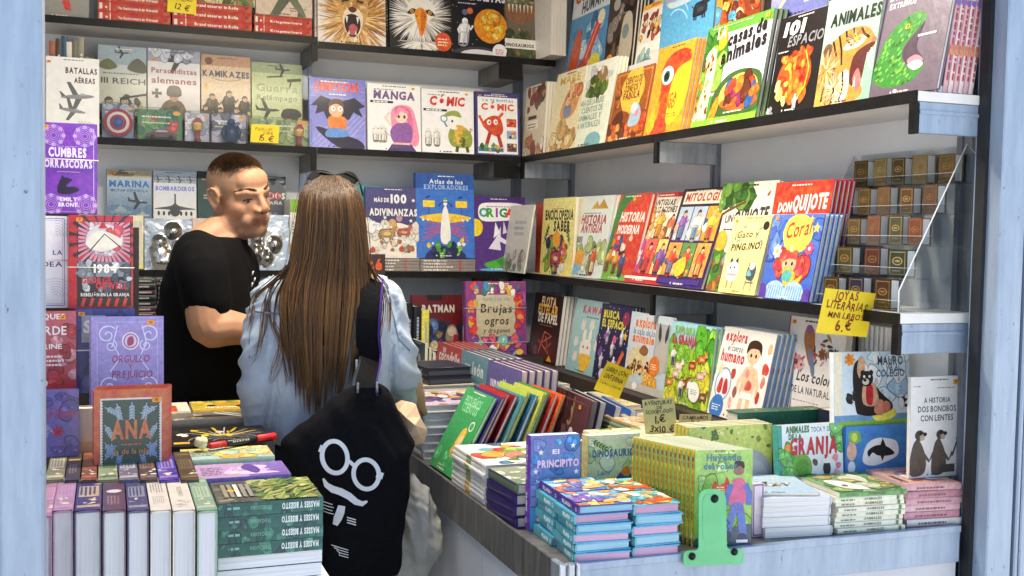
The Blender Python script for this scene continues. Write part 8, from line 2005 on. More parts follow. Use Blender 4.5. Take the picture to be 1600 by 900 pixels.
# ------------------------------------------------------------------ the bookseller
def build_man():
    Yp = 3.28
    base = hit(333, 500, 'y', Yp); base.z = 0.05
    r = empty('person', 'man in a black T-shirt with cropped hair, turned to the woman', 'person', base)
    ang = R(-24)
    F = Vector((math.cos(ang), math.sin(ang), 0)); Rr = F.cross(Z)
    L = lambda f, rr, z: F*f+Rr*rr+Z*(z-.05)
    px = lambda x, y, Yq: hit(x, y, 'y', Yq)-base
    rot = Matrix(((F.x, Rr.x, 0), (F.y, Rr.y, 0), (0, 0, 1)))
    def sec(mb, secs, n=28):
        vs, fs = [], []
        for (f, z, a, b) in secs:
            for j in range(n):
                t_ = 2*math.pi*j/n
                c, s = math.cos(t_), math.sin(t_)
                vs.append(L(f+a*math.copysign(abs(c)**.85, c), b*math.copysign(abs(s)**.85, s), z))
        m = len(secs)
        for i in range(m-1):
            for j in range(n): fs.append((i*n+j, i*n+(j+1) % n, (i+1)*n+(j+1) % n, (i+1)*n+j))
        fs += [tuple(range(n-1, -1, -1)), tuple(range((m-1)*n, m*n))]
        mb.mesh(vs, fs, '808080')
    body = MB()
    sec(body, [(.0, .86, .10, .15), (-.005, .98, .115, .165), (-.01, 1.10, .118, .16), (-.012, 1.22, .118, .168), (-.008, 1.32, .112, .175), (.0, 1.40, .095, .165), (.012, 1.45, .07, .11), (.03, 1.48, .055, .07)])
    hc = px(374, 304, Yp-.02)
    hM = Matrix.Identity(4)
    # face looks to the woman: right, towards the viewer, a little down
    yaw = R(-56)
    fy = Vector((math.cos(yaw), math.sin(yaw), 0)); fx = fy.cross(Z)
    hR = Matrix(((fx.x, fy.x, 0), (fx.y, fy.y, 0), (fx.z, fy.z, 1)))
    hR = hR @ Matrix.Rotation(R(-9), 3, 'X') @ Matrix.Rotation(R(11), 3, 'Y')
    hM = Matrix.Translation(hc) @ hR.to_4x4() @ Matrix.Scale(1.0, 4)
    limb(body, [L(.0, 0, 1.40), L(.025, 0, 1.47), hM @ Vector((0, -.035, -.085)), hM @ Vector((0, -.03, -.03))], [.075, .066, .060, .058], 18)
    body.ball(hM @ Vector((0, -.02, -.10)), (.052, .052, .05))
    limb(body, [L(-.03, .08, 1.44), L(.02, .02, 1.49)], [.05, .05])
    limb(body, [L(-.03, -.08, 1.44), L(.02, -.02, 1.49)], [.05, .05])
    head_shape(body, hM)
    # right arm: down to the elbow, forearm out towards the counter
    sh, el, wr = px(320, 414, Yp-.16), px(326, 512, Yp-.20), px(412, 520, Yp-.17)
    limb(body, [sh, (sh+el)/2+Vector((-.008, -.01, 0)), el, el+(wr-el)*.35+Vector((0, -.004, .006)), wr], [.058, .055, .053, .052, .034])
    hand(body, wr, (wr-el)+Vector((0, .03, -.02)), (0, -.2, 1), .35)
    sh2, el2, wr2 = L(.0, -.185, 1.39), L(.03, -.22, 1.12), L(.24, -.16, 1.05)
    limb(body, [sh2, (sh2+el2)/2, el2, (el2+wr2)/2, wr2], [.058, .052, .045, .044, .031])
    hand(body, wr2, wr2-el2, (0, 0, 1), .4)
    for s in (-1, 1):
        limb(body, [L(0, s*.085, .90), L(.01, s*.09, .68), L(.015, s*.09, .50), L(.0, s*.092, .30), L(-.01, s*.095, .12)], [.09, .078, .056, .055, .040])
        limb(body, [L(-.03, s*.095, .10), L(.06, s*.10, .085), L(.17, s*.11, .075)], [.036, .034, .026])
    inv = hM.inverted()
    skin, stub, lip, shav, crop = C('b08466'), C('7c6150'), C('9a6054'), C('927459'), C('6a523e')
    mixc = lambda a, b, t_: tuple(x+(y-x)*t_ for x, y in zip(a, b))
    def colour(v):
        q = inv @ v
        if q.length > .17 or q.z < -.125: return skin
        c = skin
        nz = noise.noise(q*55)*.5+.5
        red = max(0, 1-((q-Vector((.04, .06, -.025))).length/.035))
        c = mixc(c, C('b06f55'), .5*red)
        if q.y > .02 and -.118 < q.z < -.035:
            j = min(1, max(0, (-.042-q.z)/.02))*min(1, max(0, (q.y-.02)/.03))
            if abs(q.x) < .03 and q.z > -.075: j = j if q.z < -.046 or q.z > -.075 else 0
            c = mixc(c, stub, .48*j*(.6+.5*nz))
        if q.y > .076 and -.0785 < q.z < -.0535 and abs(q.x) < .026: c = mixc(c, lip, .75)
        # shaved sides
        hl = .052+.035*max(0, (q.y-.0)/.07)
        if q.z > -.055 and q.y < .052:
            edge = q.z-(-.045+.075*max(0, (q.y+.05)/.09)**1.3)
            if abs(q.x) > .074 and -.035 < q.y < .012 and -.04 < q.z < .036: edge = -1
            if edge > 0: c = mixc(c, shav, min(1, edge/.02)*(.55+.35*nz))
        fr = q.z-.018*max(0, (q.y-.02)/.05)
        if q.z > .04 and q.y < .072: c = mixc(c, crop, min(1, max(0, (fr-.045)/.04))*(.55+.3*nz))
        for s_ in (-1, 1): c = mixc(c, C('8f5f49'), .45*max(0, 1-((q-Vector((s_*.030, .078, -.014))).length/.014)))
        c = mixc(c, C('a8614c'), .35*max(0, 1-((q-Vector((0, .112, -.026))).length/.02)))
        c = tuple(v*(1+.10*noise.noise(q*130)) for v in c)
        return c
    remeshed(body, 'body', .0042, 7, 'skin', r, colour)
    # clothing
    ts = MB()
    sec(ts, [(.0, .80, .135, .185), (-.003, .90, .132, .18), (-.012, 1.02, .135, .176), (-.014, 1.14, .136, .178), (-.014, 1.24, .134, .186), (-.01, 1.33, .126, .196), (-.002, 1.405, .108, .182), (.012, 1.452, .084, .125), (.024, 1.478, .070, .085)])
    mid = sh+(el-sh)*.60
    limb(ts, [L(-.02, .07, 1.42), sh+Vector((-.01, -.005, 0)), (sh+mid)/2+Vector((-.006, -.01, 0)), mid], [.080, .072, .070, .069], 18)
    mid2 = sh2+(el2-sh2)*.75
    limb(ts, [L(-.02, -.07, 1.42), sh2, (sh2+mid2)/2, mid2], [.085, .076, .072, .068], 18)
    def wr_(v): return .004*noise.noise(Vector((v.x*9, v.y*9, v.z*5)))+.0035*noise.noise(Vector((v.x*22+v.z*9, v.y*22, v.z*7)))
    t = remeshed(ts, 'tshirt', .009, 5, 'black_tshirt', r, None, wr_)
    a_b = MB()
    for i, (x, y) in enumerate(((394, 430), (397, 440), (393, 448))):
        q = px(x, y, Yp-.165)
        a_b.tube([q, q+Vector((.003, -.001, .012))], .0022, 'c9c9c9', 6)
    a_b.build('lettering', 'card_print', t)
    jn = MB()
    for s in (-1, 1): limb(jn, [L(0, s*.08, .92), L(.01, s*.09, .68), L(.015, s*.09, .50), L(.0, s*.092, .30), L(-.01, s*.095, .13)], [.108, .092, .072, .070, .064])
    jn.ball(L(0, 0, .90), (.15, .16, .10))
    remeshed(jn, 'trousers', .012, 4, 'dark_trousers', r)
    for s in (-1, 1):
        b = MB(); limb(b, [L(-.05, s*.095, .09), L(.05, s*.10, .085), L(.18, s*.112, .08)], [.042, .046, .034]); b.build('shoe', 'shoe_leather', r)
    # eyes, brows, cropped hair
    for s in (-1, 1):
        b = MB(); b.ball(hM @ Vector((s*.031, .0675, .0008)), .0138, 'a89c90', 14)
        dn = hM.to_3x3() @ Vector((s*.08, .88, -.42)).normalized()
        b.ball(hM @ Vector((s*.031, .0675, .0008))+dn*.0078, .0076, '140d09', 12)
        b.build('eye', 'skin', r)
        b = MB(); b.tube([hM @ Vector(q) for q in ((s*.0165, .0790, .0022), (s*.024, .0842, .0036), (s*.034, .0832, .0034), (s*.046, .0715, .000))], [.0011, .0022, .0023, .0014], '1a110c', 6); b.build('eyelashes', 'strand', r)
        b = MB(); rd = random.Random(5+s)
        for i in range(110):
            u = rd.random(); p0 = Vector((s*(.012+.042*u), .0935-.034*u*u-.003*u, .0265+.0095*math.sin(.5+u*2.2)-.004+rd.uniform(-.0036, .0036)))
            b.tube([hM @ p0, hM @ (p0+Vector((s*.008, -.004*u, rd.uniform(.0, .003))))], [.0009, .0004], rd.choice(['33251b', '463426', '2c2018']), 4, cap=False)
        b.build('eyebrow', 'strand', r)
    b = MB(); b.tube([hM @ Vector(q) for q in ((-.024, .0770, -.0655), (-.012, .0895, -.0652), (0, .0905, -.0662), (.012, .0895, -.0652), (.024, .0770, -.0655))], [.0008, .0014, .0014, .0014, .0008], '4a241e', 6); b.build('mouth', 'skin', r)
    for s in (-1, 1): b = MB(); b.ball(hM @ Vector((s*.0082, .1085, -.0375)), (.0038, .0045, .0026), '3a1c15', 8); b.build('nostril', 'skin', r)
    b = MB(); rd = random.Random(11)
    for i in range(15000):
        th, ph = rd.uniform(-math.pi, math.pi), rd.uniform(0, 1)
        x, y = math.sin(th)*ph**.5, math.cos(th)*ph**.5
        v = Vector((.0775*x*.93, -.014+.0995*y*.92, 0))
        e = 1-(v.x/.0775)**2-((v.y+.014)/.0995)**2
        if e <= 0: continue
        v.z = .036+.0845*math.sqrt(e)
        fr = v.z-.022*max(0, (v.y-.02)/.05)+.006*noise.noise(v*45)
        pr = min(1, max(0, (fr-.050)/.040))
        if rd.random() > pr*pr or v.y > .068: continue
        n_ = Vector((v.x/.006, (v.y+.014)/.0098, (v.z-.036)/.0071)).normalized()
        ln = rd.uniform(.004, .009)*(.3+.7*pr) if v.y > .0 else rd.uniform(.0025, .005)*(.3+.7*pr)
        d_ = (n_+Vector((rd.uniform(-.3, .3), 1.3, rd.uniform(-.1, .2)))).normalized()
        b.tube([hM @ (v-n_*.002), hM @ (v+d_*ln)], [.0006, .0003], rd.choice(['3a2a1e', '4d3826', '5f4730', '6f5439', '7d6145']), 4, cap=False)
    b.build('hair', 'strand', r)
    return r
build_man()

# ------------------------------------------------------------------ the customer, seen from behind
YW = 2.74
def build_woman():
    base = hit(512, 600, 'y', YW); base.z = .05
    r = empty('person', 'woman with long brown hair and pale denim jacket, seen from behind', 'person', base)
    px = lambda x, y, Yq=YW: hit(x, y, 'y', Yq)-base
    hc = px(517, 351, YW)
    body = MB()
    hM = Matrix.Translation(hc) @ Matrix.Rotation(R(-8), 4, 'Z') @ Matrix.Scale(.98, 4)
    head_shape(body, hM, False)
    nk = px(515, 430)
    limb(body, [px(515, 455), nk, hM @ Vector((0, -.03, -.06))], [.06, .05, .05], 16)
    sl, sr = px(428, 480, YW+.0), px(588, 474, YW+.0)
    loft(body, [(0, 0, .80, .155, .11), (0, 0, .92, .165, .115), (0, 0, 1.05, .135, .095), (0, 0, 1.18, .14, .10), (.0, .0, 1.28, .155, .10), (0, 0, 1.34, .12, .07)])
    lel, lwr = px(402, 600, YW-.03), px(420, 690, YW+.10)
    rel, rwr = px(630, 570, YW-.02), px(652, 628, YW+.16)
    limb(body, [sl, (sl+lel)/2, lel, (lel+lwr)/2, lwr], [.040, .038, .034, .034, .025])
    limb(body, [sr, (sr+rel)/2, rel, (rel+rwr)/2, rwr], [.040, .038, .034, .034, .025])
    hand(body, lwr, lwr-lel, (1, 0, .2), .35, .92)
    hand(body, rwr, (.25, 1, -.35), (-.6, .2, .7), .35, .92)
    for s in (-1, 1):
        limb(body, [Vector((s*.085, 0, .84)), Vector((s*.09, .01, .62)), Vector((s*.088, .0, .44)), Vector((s*.088, -.01, .26)), Vector((s*.09, -.02, .06))], [.095, .078, .055, .052, .036])
        limb(body, [Vector((s*.09, -.03, .05)), Vector((s*.095, .06, .035)), Vector((s*.10, .15, .025))], [.032, .030, .024])
    sk, hk = C('c08f72'), C('20140c')
    iw = hM.inverted()
    def wcol(v):
        q = iw @ v
        return hk if q.length < .2 and q.z > -.09 and q.y < .045-.4*max(0, -q.z) else sk
    remeshed(body, 'body', .006, 3, 'skin', r, wcol)
    # jacket: back panel, wide sleeves, folds
    jk = MB()
    secs = []
    for yy, xl, xr, dp in ((442, 462, 570, .075), (452, 434, 588, .10), (470, 416, 602, .115), (505, 408, 606, .122), (550, 402, 608, .126), (600, 402, 604, .13), (650, 412, 600, .13), (700, 428, 594, .13), (745, 436, 590, .128)):
        a, c = px(xl, yy), px(xr, yy)
        secs.append(((a.x+c.x)/2, .0, a.z, (c.x-a.x)/2, dp))
    loft(jk, secs, 36, pw=2.4)
    limb(jk, [px(458, 458), px(428, 474), px(414, 520, YW-.02), px(407, 575, YW-.03), px(408, 630, YW+.0), px(424, 690, YW+.06)], [.048, .056, .050, .049, .047, .042], 20, 5)
    limb(jk, [px(568, 454), px(594, 470), px(606, 515, YW-.01), px(617, 558, YW-.02), px(621, 588, YW+.02), px(628, 616, YW+.10)], [.048, .056, .050, .053, .052, .040], 20, 5)
    limb(jk, [px(468, 446, YW-.02), px(517, 438, YW-.05), px(565, 444, YW-.02)], [.028, .034, .028], 12)
    def fold(v):
        q = Vector(v)
        n_ = noise.noise
        a = n_(Vector((q.x*6, q.y*6, q.z*4)))
        # sharp creases: ridged noise, slanting, tighter on the sleeves
        arm = min(1, max(0, (abs(q.x)-.12)/.05))
        w = .25*n_(Vector((q.x*5+7, q.y*5, q.z*5)))
        u = q.z*(11+9*arm)+abs(q.x)*14+w*6
        r1 = 1-abs(n_(Vector((q.x*5, q.y*5, u))))*2.6
        r2 = 1-abs(n_(Vector((q.x*13+4, q.y*9, q.z*7-q.x*9))))*2.4
        fine = n_(Vector((q.x*38, q.y*38, q.z*26)))
        return .006*a+(.0035+.0055*arm)*max(-.3, r1)+.004*max(-.4, r2)*(1-.4*arm)+.0012*fine
    jo = remeshed(jk, 'jacket', .0062, 5, 'denim_light', r, None, fold)
    dg = bpy.context.evaluated_depsgraph_get(); dg.update()
    bvh = BVHTree.FromPolygons([v.co for v in jo.data.vertices], [p.vertices for p in jo.data.polygons])
    def onback(x, y, off=.003):
        """where the sight line to this point of the back meets the jacket"""
        d = px(x, y, 3.2)-px(x, y, 2.0)
        h = bvh.ray_cast(px(x, y, 2.0), d.normalized())
        return (h[0]+h[1]*off) if h[0] is not None else px(x, y, YW-.12)
    # yoke seam and cuff
    sm = MB()
    sm.tube([onback(x, y, .0012) for x, y in ((398, 487), (415, 489), (432, 490), (450, 491), (470, 491), (520, 491), (570, 489), (596, 484))], .0026, '5f6d80', 6)
    sm.tube([onback(x, y, .0012) for x, y in ((404, 470), (394, 500), (390, 530), (390, 560))], .0016, '66758a', 6)
    sm.tube([onback(x, y, .0012) for x, y in ((608, 470), (616, 500), (622, 530), (640, 548))], .0016, '66758a', 6)
    sm.build('seam', 'cloth_print', jo)
    cf = MB(); cf.tube([px(625, 604, YW+.075), px(628, 614, YW+.10), px(630, 622, YW+.125)], [.045, .046, .043], '808080', 22, cap=False); cf.build('cuff', 'denim_light', jo)
    tr = MB()
    for s in (-1, 1): limb(tr, [Vector((s*.08, 0, .86)), Vector((s*.09, .01, .62)), Vector((s*.088, .0, .44)), Vector((s*.088, -.01, .26)), Vector((s*.09, -.02, .07))], [.112, .09, .072, .068, .058])
    tr.ball((0, 0, .84), (.17, .125, .10))
    remeshed(tr, 'trousers', .012, 4, 'dark_trousers', r)
    for s in (-1, 1):
        b = MB(); limb(b, [Vector((s*.09, -.05, .045)), Vector((s*.095, .05, .04)), Vector((s*.105, .17, .035))], [.038, .042, .032]); b.build('shoe', 'shoe_leather', r)
    # ---- hair
    tab = [(276, 516, 14), (281, 516, 27), (290, 516, 40), (305, 516, 48), (325, 517, 52), (350, 517, 55), (375, 516, 58), (400, 515, 61), (425, 512, 65), (450, 509, 71), (480, 507, 72), (510, 506, 69), (540, 506, 65), (570, 506, 60), (600, 505, 55), (640, 503, 51)]
    def xat(y, s):
        for (y0, c0, h0), (y1, c1, h1) in zip(tab, tab[1:]):
            if y <= y1 or y1 == 640:
                t_ = max(0, min(1.2, (y-y0)/(y1-y0)))
                return c0+(c1-c0)*t_+s*(h0+(h1-h0)*t_)
    hb = hc.y
    def depth(y, s):
        """how far the hair lies behind the body's axis at this height"""
        q = [(277, -.012), (281, -.05), (288, -.074), (297, -.096), (312, -.112), (330, -.121), (360, -.124), (400, -.120), (430, -.118), (460, -.130), (500, -.142), (560, -.152), (640, -.156)]
        for (y0, d0), (y1, d1) in zip(q, q[1:]):
            if y <= y1 or y1 == 640:
                t_ = max(0, min(1, (y-y0)/(y1-y0)))
                d = d0+(d1-d0)*t_
                break
        k = math.sqrt(max(0, 1-min(1, abs(s))**2))
        return d*(.25+.75*k) if y < 430 else d*(.25+.75*k)*(1-(y-430)/210*.0)+(-.03*(1-k) if y > 470 else 0)
    cm = MB()
    rows = []
    ys = [280, 284, 290, 300, 315, 335, 360, 390, 420, 450, 480, 505, 525, 540]
    nn = 24
    vs, fs = [], []
    for y in ys:
        for j in range(nn+1):
            s = -1+2*j/nn
            p = px(xat(y, s*.93), y, YW+depth(y, s)+.012)
            vs.append(p)
    for i in range(len(ys)-1):
        for j in range(nn): fs.append((i*(nn+1)+j, i*(nn+1)+j+1, (i+1)*(nn+1)+j+1, (i+1)*(nn+1)+j))
    # the scalp in front of the crown
    cm.mesh(vs, fs, '1d120b')
    cm.ball(hM @ Vector((0, -.008, .036)), (.077, .096, .083), '1d120b', 24)
    hr = cm.build('hair_base', 'strand', r)
    rd = random.Random(4)
    st = MB()
    cols = ['1c1109', '24170d', '2c1d11', '372515', '463019', '573c20', '302012', '281a0f']
    def lerp(a, b, t_): return tuple(x+(y-x)*t_ for x, y in zip(a, b))
    NL = 58
    locks = [(-1+2*(q+.5)/NL+rd.uniform(-.02, .02), rd.uniform(-1, 1), rd.gauss(0, 16), rd.uniform(.1, .55), rd.uniform(-.05, .05)) for q in range(NL)]
    for i in range(5200):
        s = rd.triangular(-1, 1, 0) if rd.random() < .3 else rd.uniform(-1, 1)
        k = rd.random()
        lc = min(locks, key=lambda q: abs(q[0]-s))
        end = 588+rd.gauss(0, 25)+lc[2]-46*abs(s)**2+(20 if -.75 < s < -.1 else 0)+(10 if s > .35 else 0)
        end = min(end, 648)
        y0 = 274.5+rd.random()**2.2*(24+24*abs(s))
        m = 16
        pts, rad, cl = [], [], []
        c0, c1 = lerp(C('301f12'), C(rd.choice(cols)), .6), lerp(C('553a1f'), C(rd.choice(['4a3118', '6a4824', '856034', '3f2a15', '5c3f20', '302010'])), .6)
        gold = max(0, lc[1])*.6+max(0, noise.noise(Vector((s*23, 3.1, 0))))*.5
        c0 = lerp(c0, C('755028'), min(.75, gold*.7))
        c1 = lerp(c1, C('8f6838'), min(.8, gold*.8))
        ph, am = rd.uniform(0, 6), rd.uniform(.3, 1.8)
        for j in range(m):
            t_ = j/(m-1)
            y = y0+(end-y0)*t_
            pull = lc[3]*max(0, (t_-.3)/.7)**1.3
            ss = s+(lc[0]-s)*pull+lc[4]*t_*t_*1.4
            x = xat(y, ss)+am*math.sin(ph+y*.022)*t_+1.6*math.sin(lc[1]*9+y*.017)*t_
            p = px(x, y, YW+depth(y, max(-1, min(1, ss)))-.004-.012*k-.006*abs(lc[1])*t_)
            pts.append(p)
            rad.append((.00105 if j < m-6 else .00105*(m-1-j+.15)/6)*(.7+.5*k))
            cl.append(lerp(c0, c1, t_**1.4*(.55+.45*k)))
        st.tube(pts, rad, cl, 4, cap=False)
    for i in range(90):
        s = rd.uniform(-1.08, 1.08); y0 = rd.uniform(285, 420); y1 = y0+rd.uniform(90, 230); ph = rd.uniform(0, 6); dx = rd.uniform(-9, 9)
        q_ = []
        for j in range(12):
            t_ = j/11; y = y0+(y1-y0)*t_
            q_.append(px(xat(y, s*(1+.05*t_))+dx*t_*t_+2.5*math.sin(ph+5*t_), y, YW+depth(y, max(-1, min(1, s)))-.014-.008*math.sin(3.1*t_)))
        st.tube(q_, [.0007*(1-.8*j/11) for j in range(12)], rd.choice(['5a3d20', '7a5530', '8f6a40', '3f2a16']), 3, cap=False)
    # loose strands over the shoulders
    for path in (((466, 400), (445, 432), (425, 455), (416, 490), (412, 530), (407, 560), (398, 576)), ((462, 410), (440, 445), (428, 480), (428, 520), (440, 555), (434, 590), (424, 612)), ((460, 405), (430, 440), (402, 470), (396, 500), (392, 520)), ((470, 430), (450, 470), (444, 520), (446, 570), (452, 610)), ((575, 410), (590, 450), (594, 490), (590, 530), (586, 560)), ((577, 420), (600, 452), (606, 490), (604, 520))):
        for q in range(9):
            o = rd.uniform(-5, 5); e_ = rd.uniform(.8, 1)
            n_ = len(path)
            pts = []
            for j, (x, y) in enumerate(path):
                xx, yy = x+o*(1 if j else .3)+rd.uniform(-1, 1), path[0][1]+(y-path[0][1])*e_
                b_ = onback(xx, yy, .006) if yy > 445 else px(xx, yy, YW+depth(yy, .9)-.006)
                pts.append(b_)
            c = C(rd.choice(cols)); c2 = C(rd.choice(['6a4728', '4a3019', '7a5230']))
            P_, _ = smooth_path(pts, [1]*n_, 4)
            mm = len(P_)
            st.tube(P_, [.0013*(1-.7*j/mm) for j in range(mm)], [lerp(c, c2, j/mm) for j in range(mm)], 4, cap=False)
    st.build('hair', 'strand', r)
    return r, px, onback, hc, base, hM
WOMAN, wpx, onback, whc, wbase, whM = build_woman()

# sunglasses pushed up on her head
sg = empty('sunglasses', 'black sunglasses pushed up on the brown hair', 'sunglasses', wbase+wpx(520, 284, YW+.01))
def sgp(x, y, dy=0): return wpx(x, y-6, YW+.02+dy)-wpx(520, 284, YW+.01)
for nm, c, w in (('lens', (502, 283), 20), ('lens', (544, 285), 16)):
    b = MB()
    o = sgp(*c, .015)
    pts = [(math.cos(2*math.pi*i/18)*w/590*1.0, math.sin(2*math.pi*i/18)*.021*(1 if math.sin(2*math.pi*i/18) > 0 else .8)) for i in range(18)]
    b.prism(pts, o, Vector((1, .15, -.02)).normalized(), Vector((.0, .35, .94)).normalized(), Vector((.0, -.94, .35)).normalized(), .004, '0c0c0e')
    b.build(nm, 'black_edge', sg)
b = MB()
b.tube([sgp(483, 285, .02), sgp(500, 275, .02), sgp(522, 280, .02), sgp(541, 276, .02), sgp(558, 287, .02)], [.003, .0035, .003, .0035, .003], '0a0a0b', 8)
b.build('frame', 'black_edge', sg)
for x0, x1 in ((482, 474), (557, 567)):
    b = MB(); b.tube([sgp(x0, 284, .02), sgp((x0+x1)/2, 290, -.01), sgp(x1, 312, -.02)], [.003, .0028, .0022], '0a0a0b', 8); b.build('temple', 'black_edge', sg)

# ------------------------------------------------------------------ tote bag on her shoulder
def puffed(name, label, cat, outline, Yq, thick, mat, voxel=.007, fold=.004, style='soft', seed=0):
    C0 = hit(sum(p[0] for p in outline)/len(outline), sum(p[1] for p in outline)/len(outline), 'y', Yq)
    r = empty(name, label, cat, C0)
    pts = []
    for x, y in outline:
        q = hit(x, y, 'y', Yq)-C0
        pts.append((q.x, q.z))
    n = len(pts)
    sm = []
    for i in range(n):
        p0, p1, p2, p3 = (Vector(pts[(i+d) % n]) for d in (-1, 0, 1, 2))
        for j in range(4):
            t_ = j/4
            sm.append(tuple(.5*(2*p1+(p2-p0)*t_+(2*p0-5*p1+4*p2-p3)*t_*t_+(3*p1-p0-3*p2+p3)*t_**3)))
    b = MB()
    cx, cz = sum(p[0] for p in sm)/len(sm), sum(p[1] for p in sm)/len(sm)
    for k in range(6):
        sc = 1-.03*k-.012*k*k
        t_ = thick*(.25+.75*(k/5)**.6)
        b.prism([(cx+(x-cx)*sc, cz+(z-cz)*sc) for x, z in sm], (0, -t_/2, 0), X, Z, -Y, t_, '808080')
    def dsp(v):
        if style == 'crumple':
            return fold*(1.6-3.2*abs(noise.noise(Vector((v.x*15+seed, v.y*12, v.z*13)))))+fold*.35*(1-2.5*abs(noise.noise(Vector((v.x*34+seed, v.y*26, v.z*30)))))
        if style == 'pleat':
            return fold*(1.2-3*abs(noise.noise(Vector((v.x*30+seed+3*v.z, v.y*10, v.z*5)))))+fold*.7*noise.noise(Vector((v.x*14+seed, v.y*8, v.z*12)))+fold*.4*(1-2.5*abs(noise.noise(Vector((v.x*50+v.z*30+seed, v.y*20, v.z*24)))))
        return fold*noise.noise(Vector((v.x*10+seed, v.y*6, v.z*6)))+fold*.7*noise.noise(Vector((v.x*24+v.z*14+seed, v.y*8, v.z*9)))
    return r, remeshed(b, 'cloth', voxel, 8, mat, r, None, dsp), C0
YT = 2.50
tote, tcl, tC = puffed('tote_bag', 'black canvas tote bag with printed white glasses, moustache and tongue', 'bag',
    [(545, 606), (500, 640), (462, 672), (441, 694), (452, 716), (470, 742), (492, 772), (503, 810), (505, 850), (504, 892), (560, 901), (622, 897), (628, 850), (637, 790), (641, 745), (640, 715), (652, 694), (638, 668), (620, 636), (604, 606), (580, 598)], YT, .10, 'black_canvas', .006, .008)
tb_ = BVHTree.FromPolygons([v.co for v in tcl.data.vertices], [p.vertices for p in tcl.data.polygons])
def ontote(x, y, off=.0018):
    o = hit(x, y, 'y', 1.6)-tC
    d = (hit(x, y, 'y', 3.0)-hit(x, y, 'y', 1.6)).normalized()
    h = tb_.ray_cast(o, d)
    return h[0]+h[1]*off if h[0] is not None else hit(x, y, 'y', YT-.05)-tC
pm = MB()
def flush(nm):
    global pm
    pm.build(nm, 'cloth_print', tcl)
    pm = MB()
WH = 'd4d6d8'
def ribbon(pts, w, close=False):
    n = len(pts)
    L_, R_ = [], []
    for i, (x, y) in enumerate(pts):
        a = pts[i-1] if close or i else pts[i]
        c = pts[(i+1) % n] if close or i < n-1 else pts[i]
        t_ = Vector((c[0]-a[0], c[1]-a[1])).normalized()
        ww = w[i] if hasattr(w, '__len__') else w
        L_.append(ontote(x-t_.y*ww/2, y+t_.x*ww/2)); R_.append(ontote(x+t_.y*ww/2, y-t_.x*ww/2))
    for i in range(n if close else n-1):
        j = (i+1) % n
        pm.face([L_[i], L_[j], R_[j], R_[i]], WH)
def ell(cx, cy, a, b, rot, n=44): return [(cx+a*math.cos(t)*math.cos(R(rot))-b*math.sin(t)*math.sin(R(rot)), cy+a*math.cos(t)*math.sin(R(rot))+b*math.sin(t)*math.cos(R(rot))) for t in (2*math.pi*i/n for i in range(n))]
ribbon(ell(523, 714, 19.5, 25, -12), 7, True)
ribbon(ell(572, 741, 19.5, 23, -12), 7, True)
ribbon([(540, 722), (546, 721), (554, 728)], 6)
ribbon([(499, 700), (507, 703)], 11); ribbon([(588, 741), (598, 744)], 10)
flush('glasses_print')
ribbon([(505, 747), (510, 757), (520, 764), (532, 768), (545, 775), (556, 784), (566, 787), (574, 783)], [3, 8, 11, 11, 11, 10, 8, 3])
flush('moustache_print')
ribbon([(534, 790), (532, 800), (528, 810), (524, 820)], [11, 13, 13, 8])
flush('tongue_print')
for i, y in enumerate((783, 788, 793, 798)): ribbon([(506, y), (514, y+3), (520+(i % 2)*2, y+5)], 1.3)
for y in (808, 812, 816): ribbon([(542, y), (549, y+2), (556, y+4)], 1.6)
for y in (851, 855, 859, 863): ribbon([(518+(y-851), y), (530, y+4), (544, y+8)], 1.1)
flush('lettering')
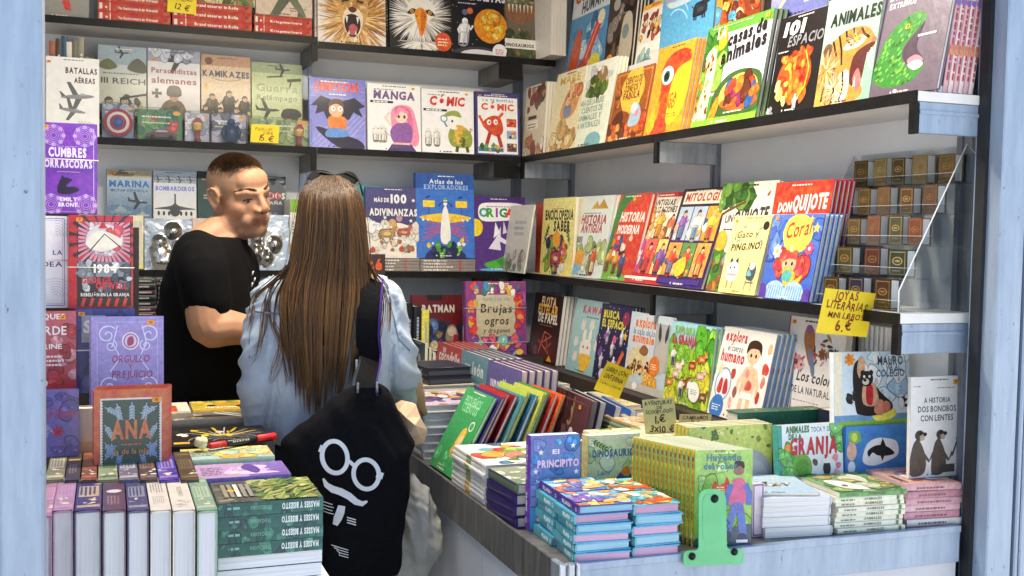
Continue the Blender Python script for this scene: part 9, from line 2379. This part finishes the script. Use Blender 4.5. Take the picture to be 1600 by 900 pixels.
# straps
sb = MB()
def strap(mb, pts, w, col, up=.004):
    P_, _ = smooth_path(pts, [1]*len(pts), 4)
    n = len(P_)
    L_, R_ = [], []
    for i in range(n):
        t_ = (P_[min(i+1, n-1)]-P_[max(i-1, 0)]).normalized()
        s_ = t_.cross(Y).normalized()*w/2
        L_.append(P_[i]-s_); R_.append(P_[i]+s_)
    th = Vector((0, .004, 0))
    for i in range(n-1):
        mb.face([L_[i], L_[i+1], R_[i+1], R_[i]], col, True); mb.face([R_[i]+th, R_[i+1]+th, L_[i+1]+th, L_[i]+th], col)
        mb.face([L_[i], L_[i]+th, L_[i+1]+th, L_[i+1]], col); mb.face([R_[i+1], R_[i+1]+th, R_[i]+th, R_[i]], col)
def wb(x, y, off): return wbase+onback(x, y, off)-tC
front = [wb(577, 440, .016), wb(573, 462, .018), wb(571, 490, .02), wb(571, 525, .022), wb(572, 560, .024), hit(575, 598, 'y', YT-.045)-tC, hit(578, 622, 'y', YT-.05)-tC]
strap(sb, front, .062, '0a0a0d')
sb.build('strap', 'black_canvas', tote)
sb = MB()
strap(sb, [p+Vector((.026, -.004, 0)) for p in front[:5]]+[hit(589, 598, 'y', YT-.05)-tC, hit(590, 618, 'y', YT-.055)-tC], .0045, '3c2270')
sb.build('purple_cord', 'cloth_print', tote)
for x, y in ((557, 570), (559, 606), (589, 605)):
    b = MB(); q = hit(x, y, 'y', YT-.075)-tC; b.tube([q+Z*.012, q, q-Z*.012], .003, 'b0b0b4', 8); b.build('buckle', 'rail_metal', tote)
# grey cloth sack behind it
puffed('cloth_bag', 'grey cloth bag hanging beside the black tote', 'bag', [(645, 742), (632, 770), (628, 800), (618, 840), (618, 890), (640, 905), (664, 893), (680, 862), (684, 830), (678, 796), (664, 768), (654, 752)], 2.60, .09, 'grey_cloth', .005, .009, 'pleat', 5)
# folded paper in her hand: flat facets
C0 = hit(640, 662, 'y', 2.60)
b = MB()
fv = [hit(x, y, 'y', yq)-C0 for x, y, yq in ((614, 638, 2.62), (632, 628, 2.60), (650, 632, 2.60), (657, 652, 2.585), (668, 672, 2.60), (662, 692, 2.61), (644, 697, 2.60), (629, 682, 2.605), (634, 652, 2.565), (648, 664, 2.552), (640, 680, 2.57), (655, 680, 2.575), (624, 642, 2.585))]
ff = [(0, 12, 1), (1, 12, 8), (1, 8, 2), (2, 8, 3), (3, 8, 9), (3, 9, 4), (4, 9, 11), (4, 11, 5), (5, 11, 6), (11, 10, 6), (9, 10, 11), (6, 10, 7), (7, 10, 8), (8, 10, 9), (7, 8, 12), (7, 12, 0)]
bv = [v+Vector((0, .03, 0)) for v in fv[:8]]
b.mesh(fv+bv, [tuple(reversed(f)) for f in ff]+[tuple(range(13, 21))]+[(i, (i+1) % 8, 13+(i+1) % 8, 13+i) for i in range(8)], '808080', False)
o = b.build('paper_wrap', 'kraft_paper', None, Matrix.Translation(C0))
tag(o, 'folded tan paper held at the right sleeve of the woman', 'paper')
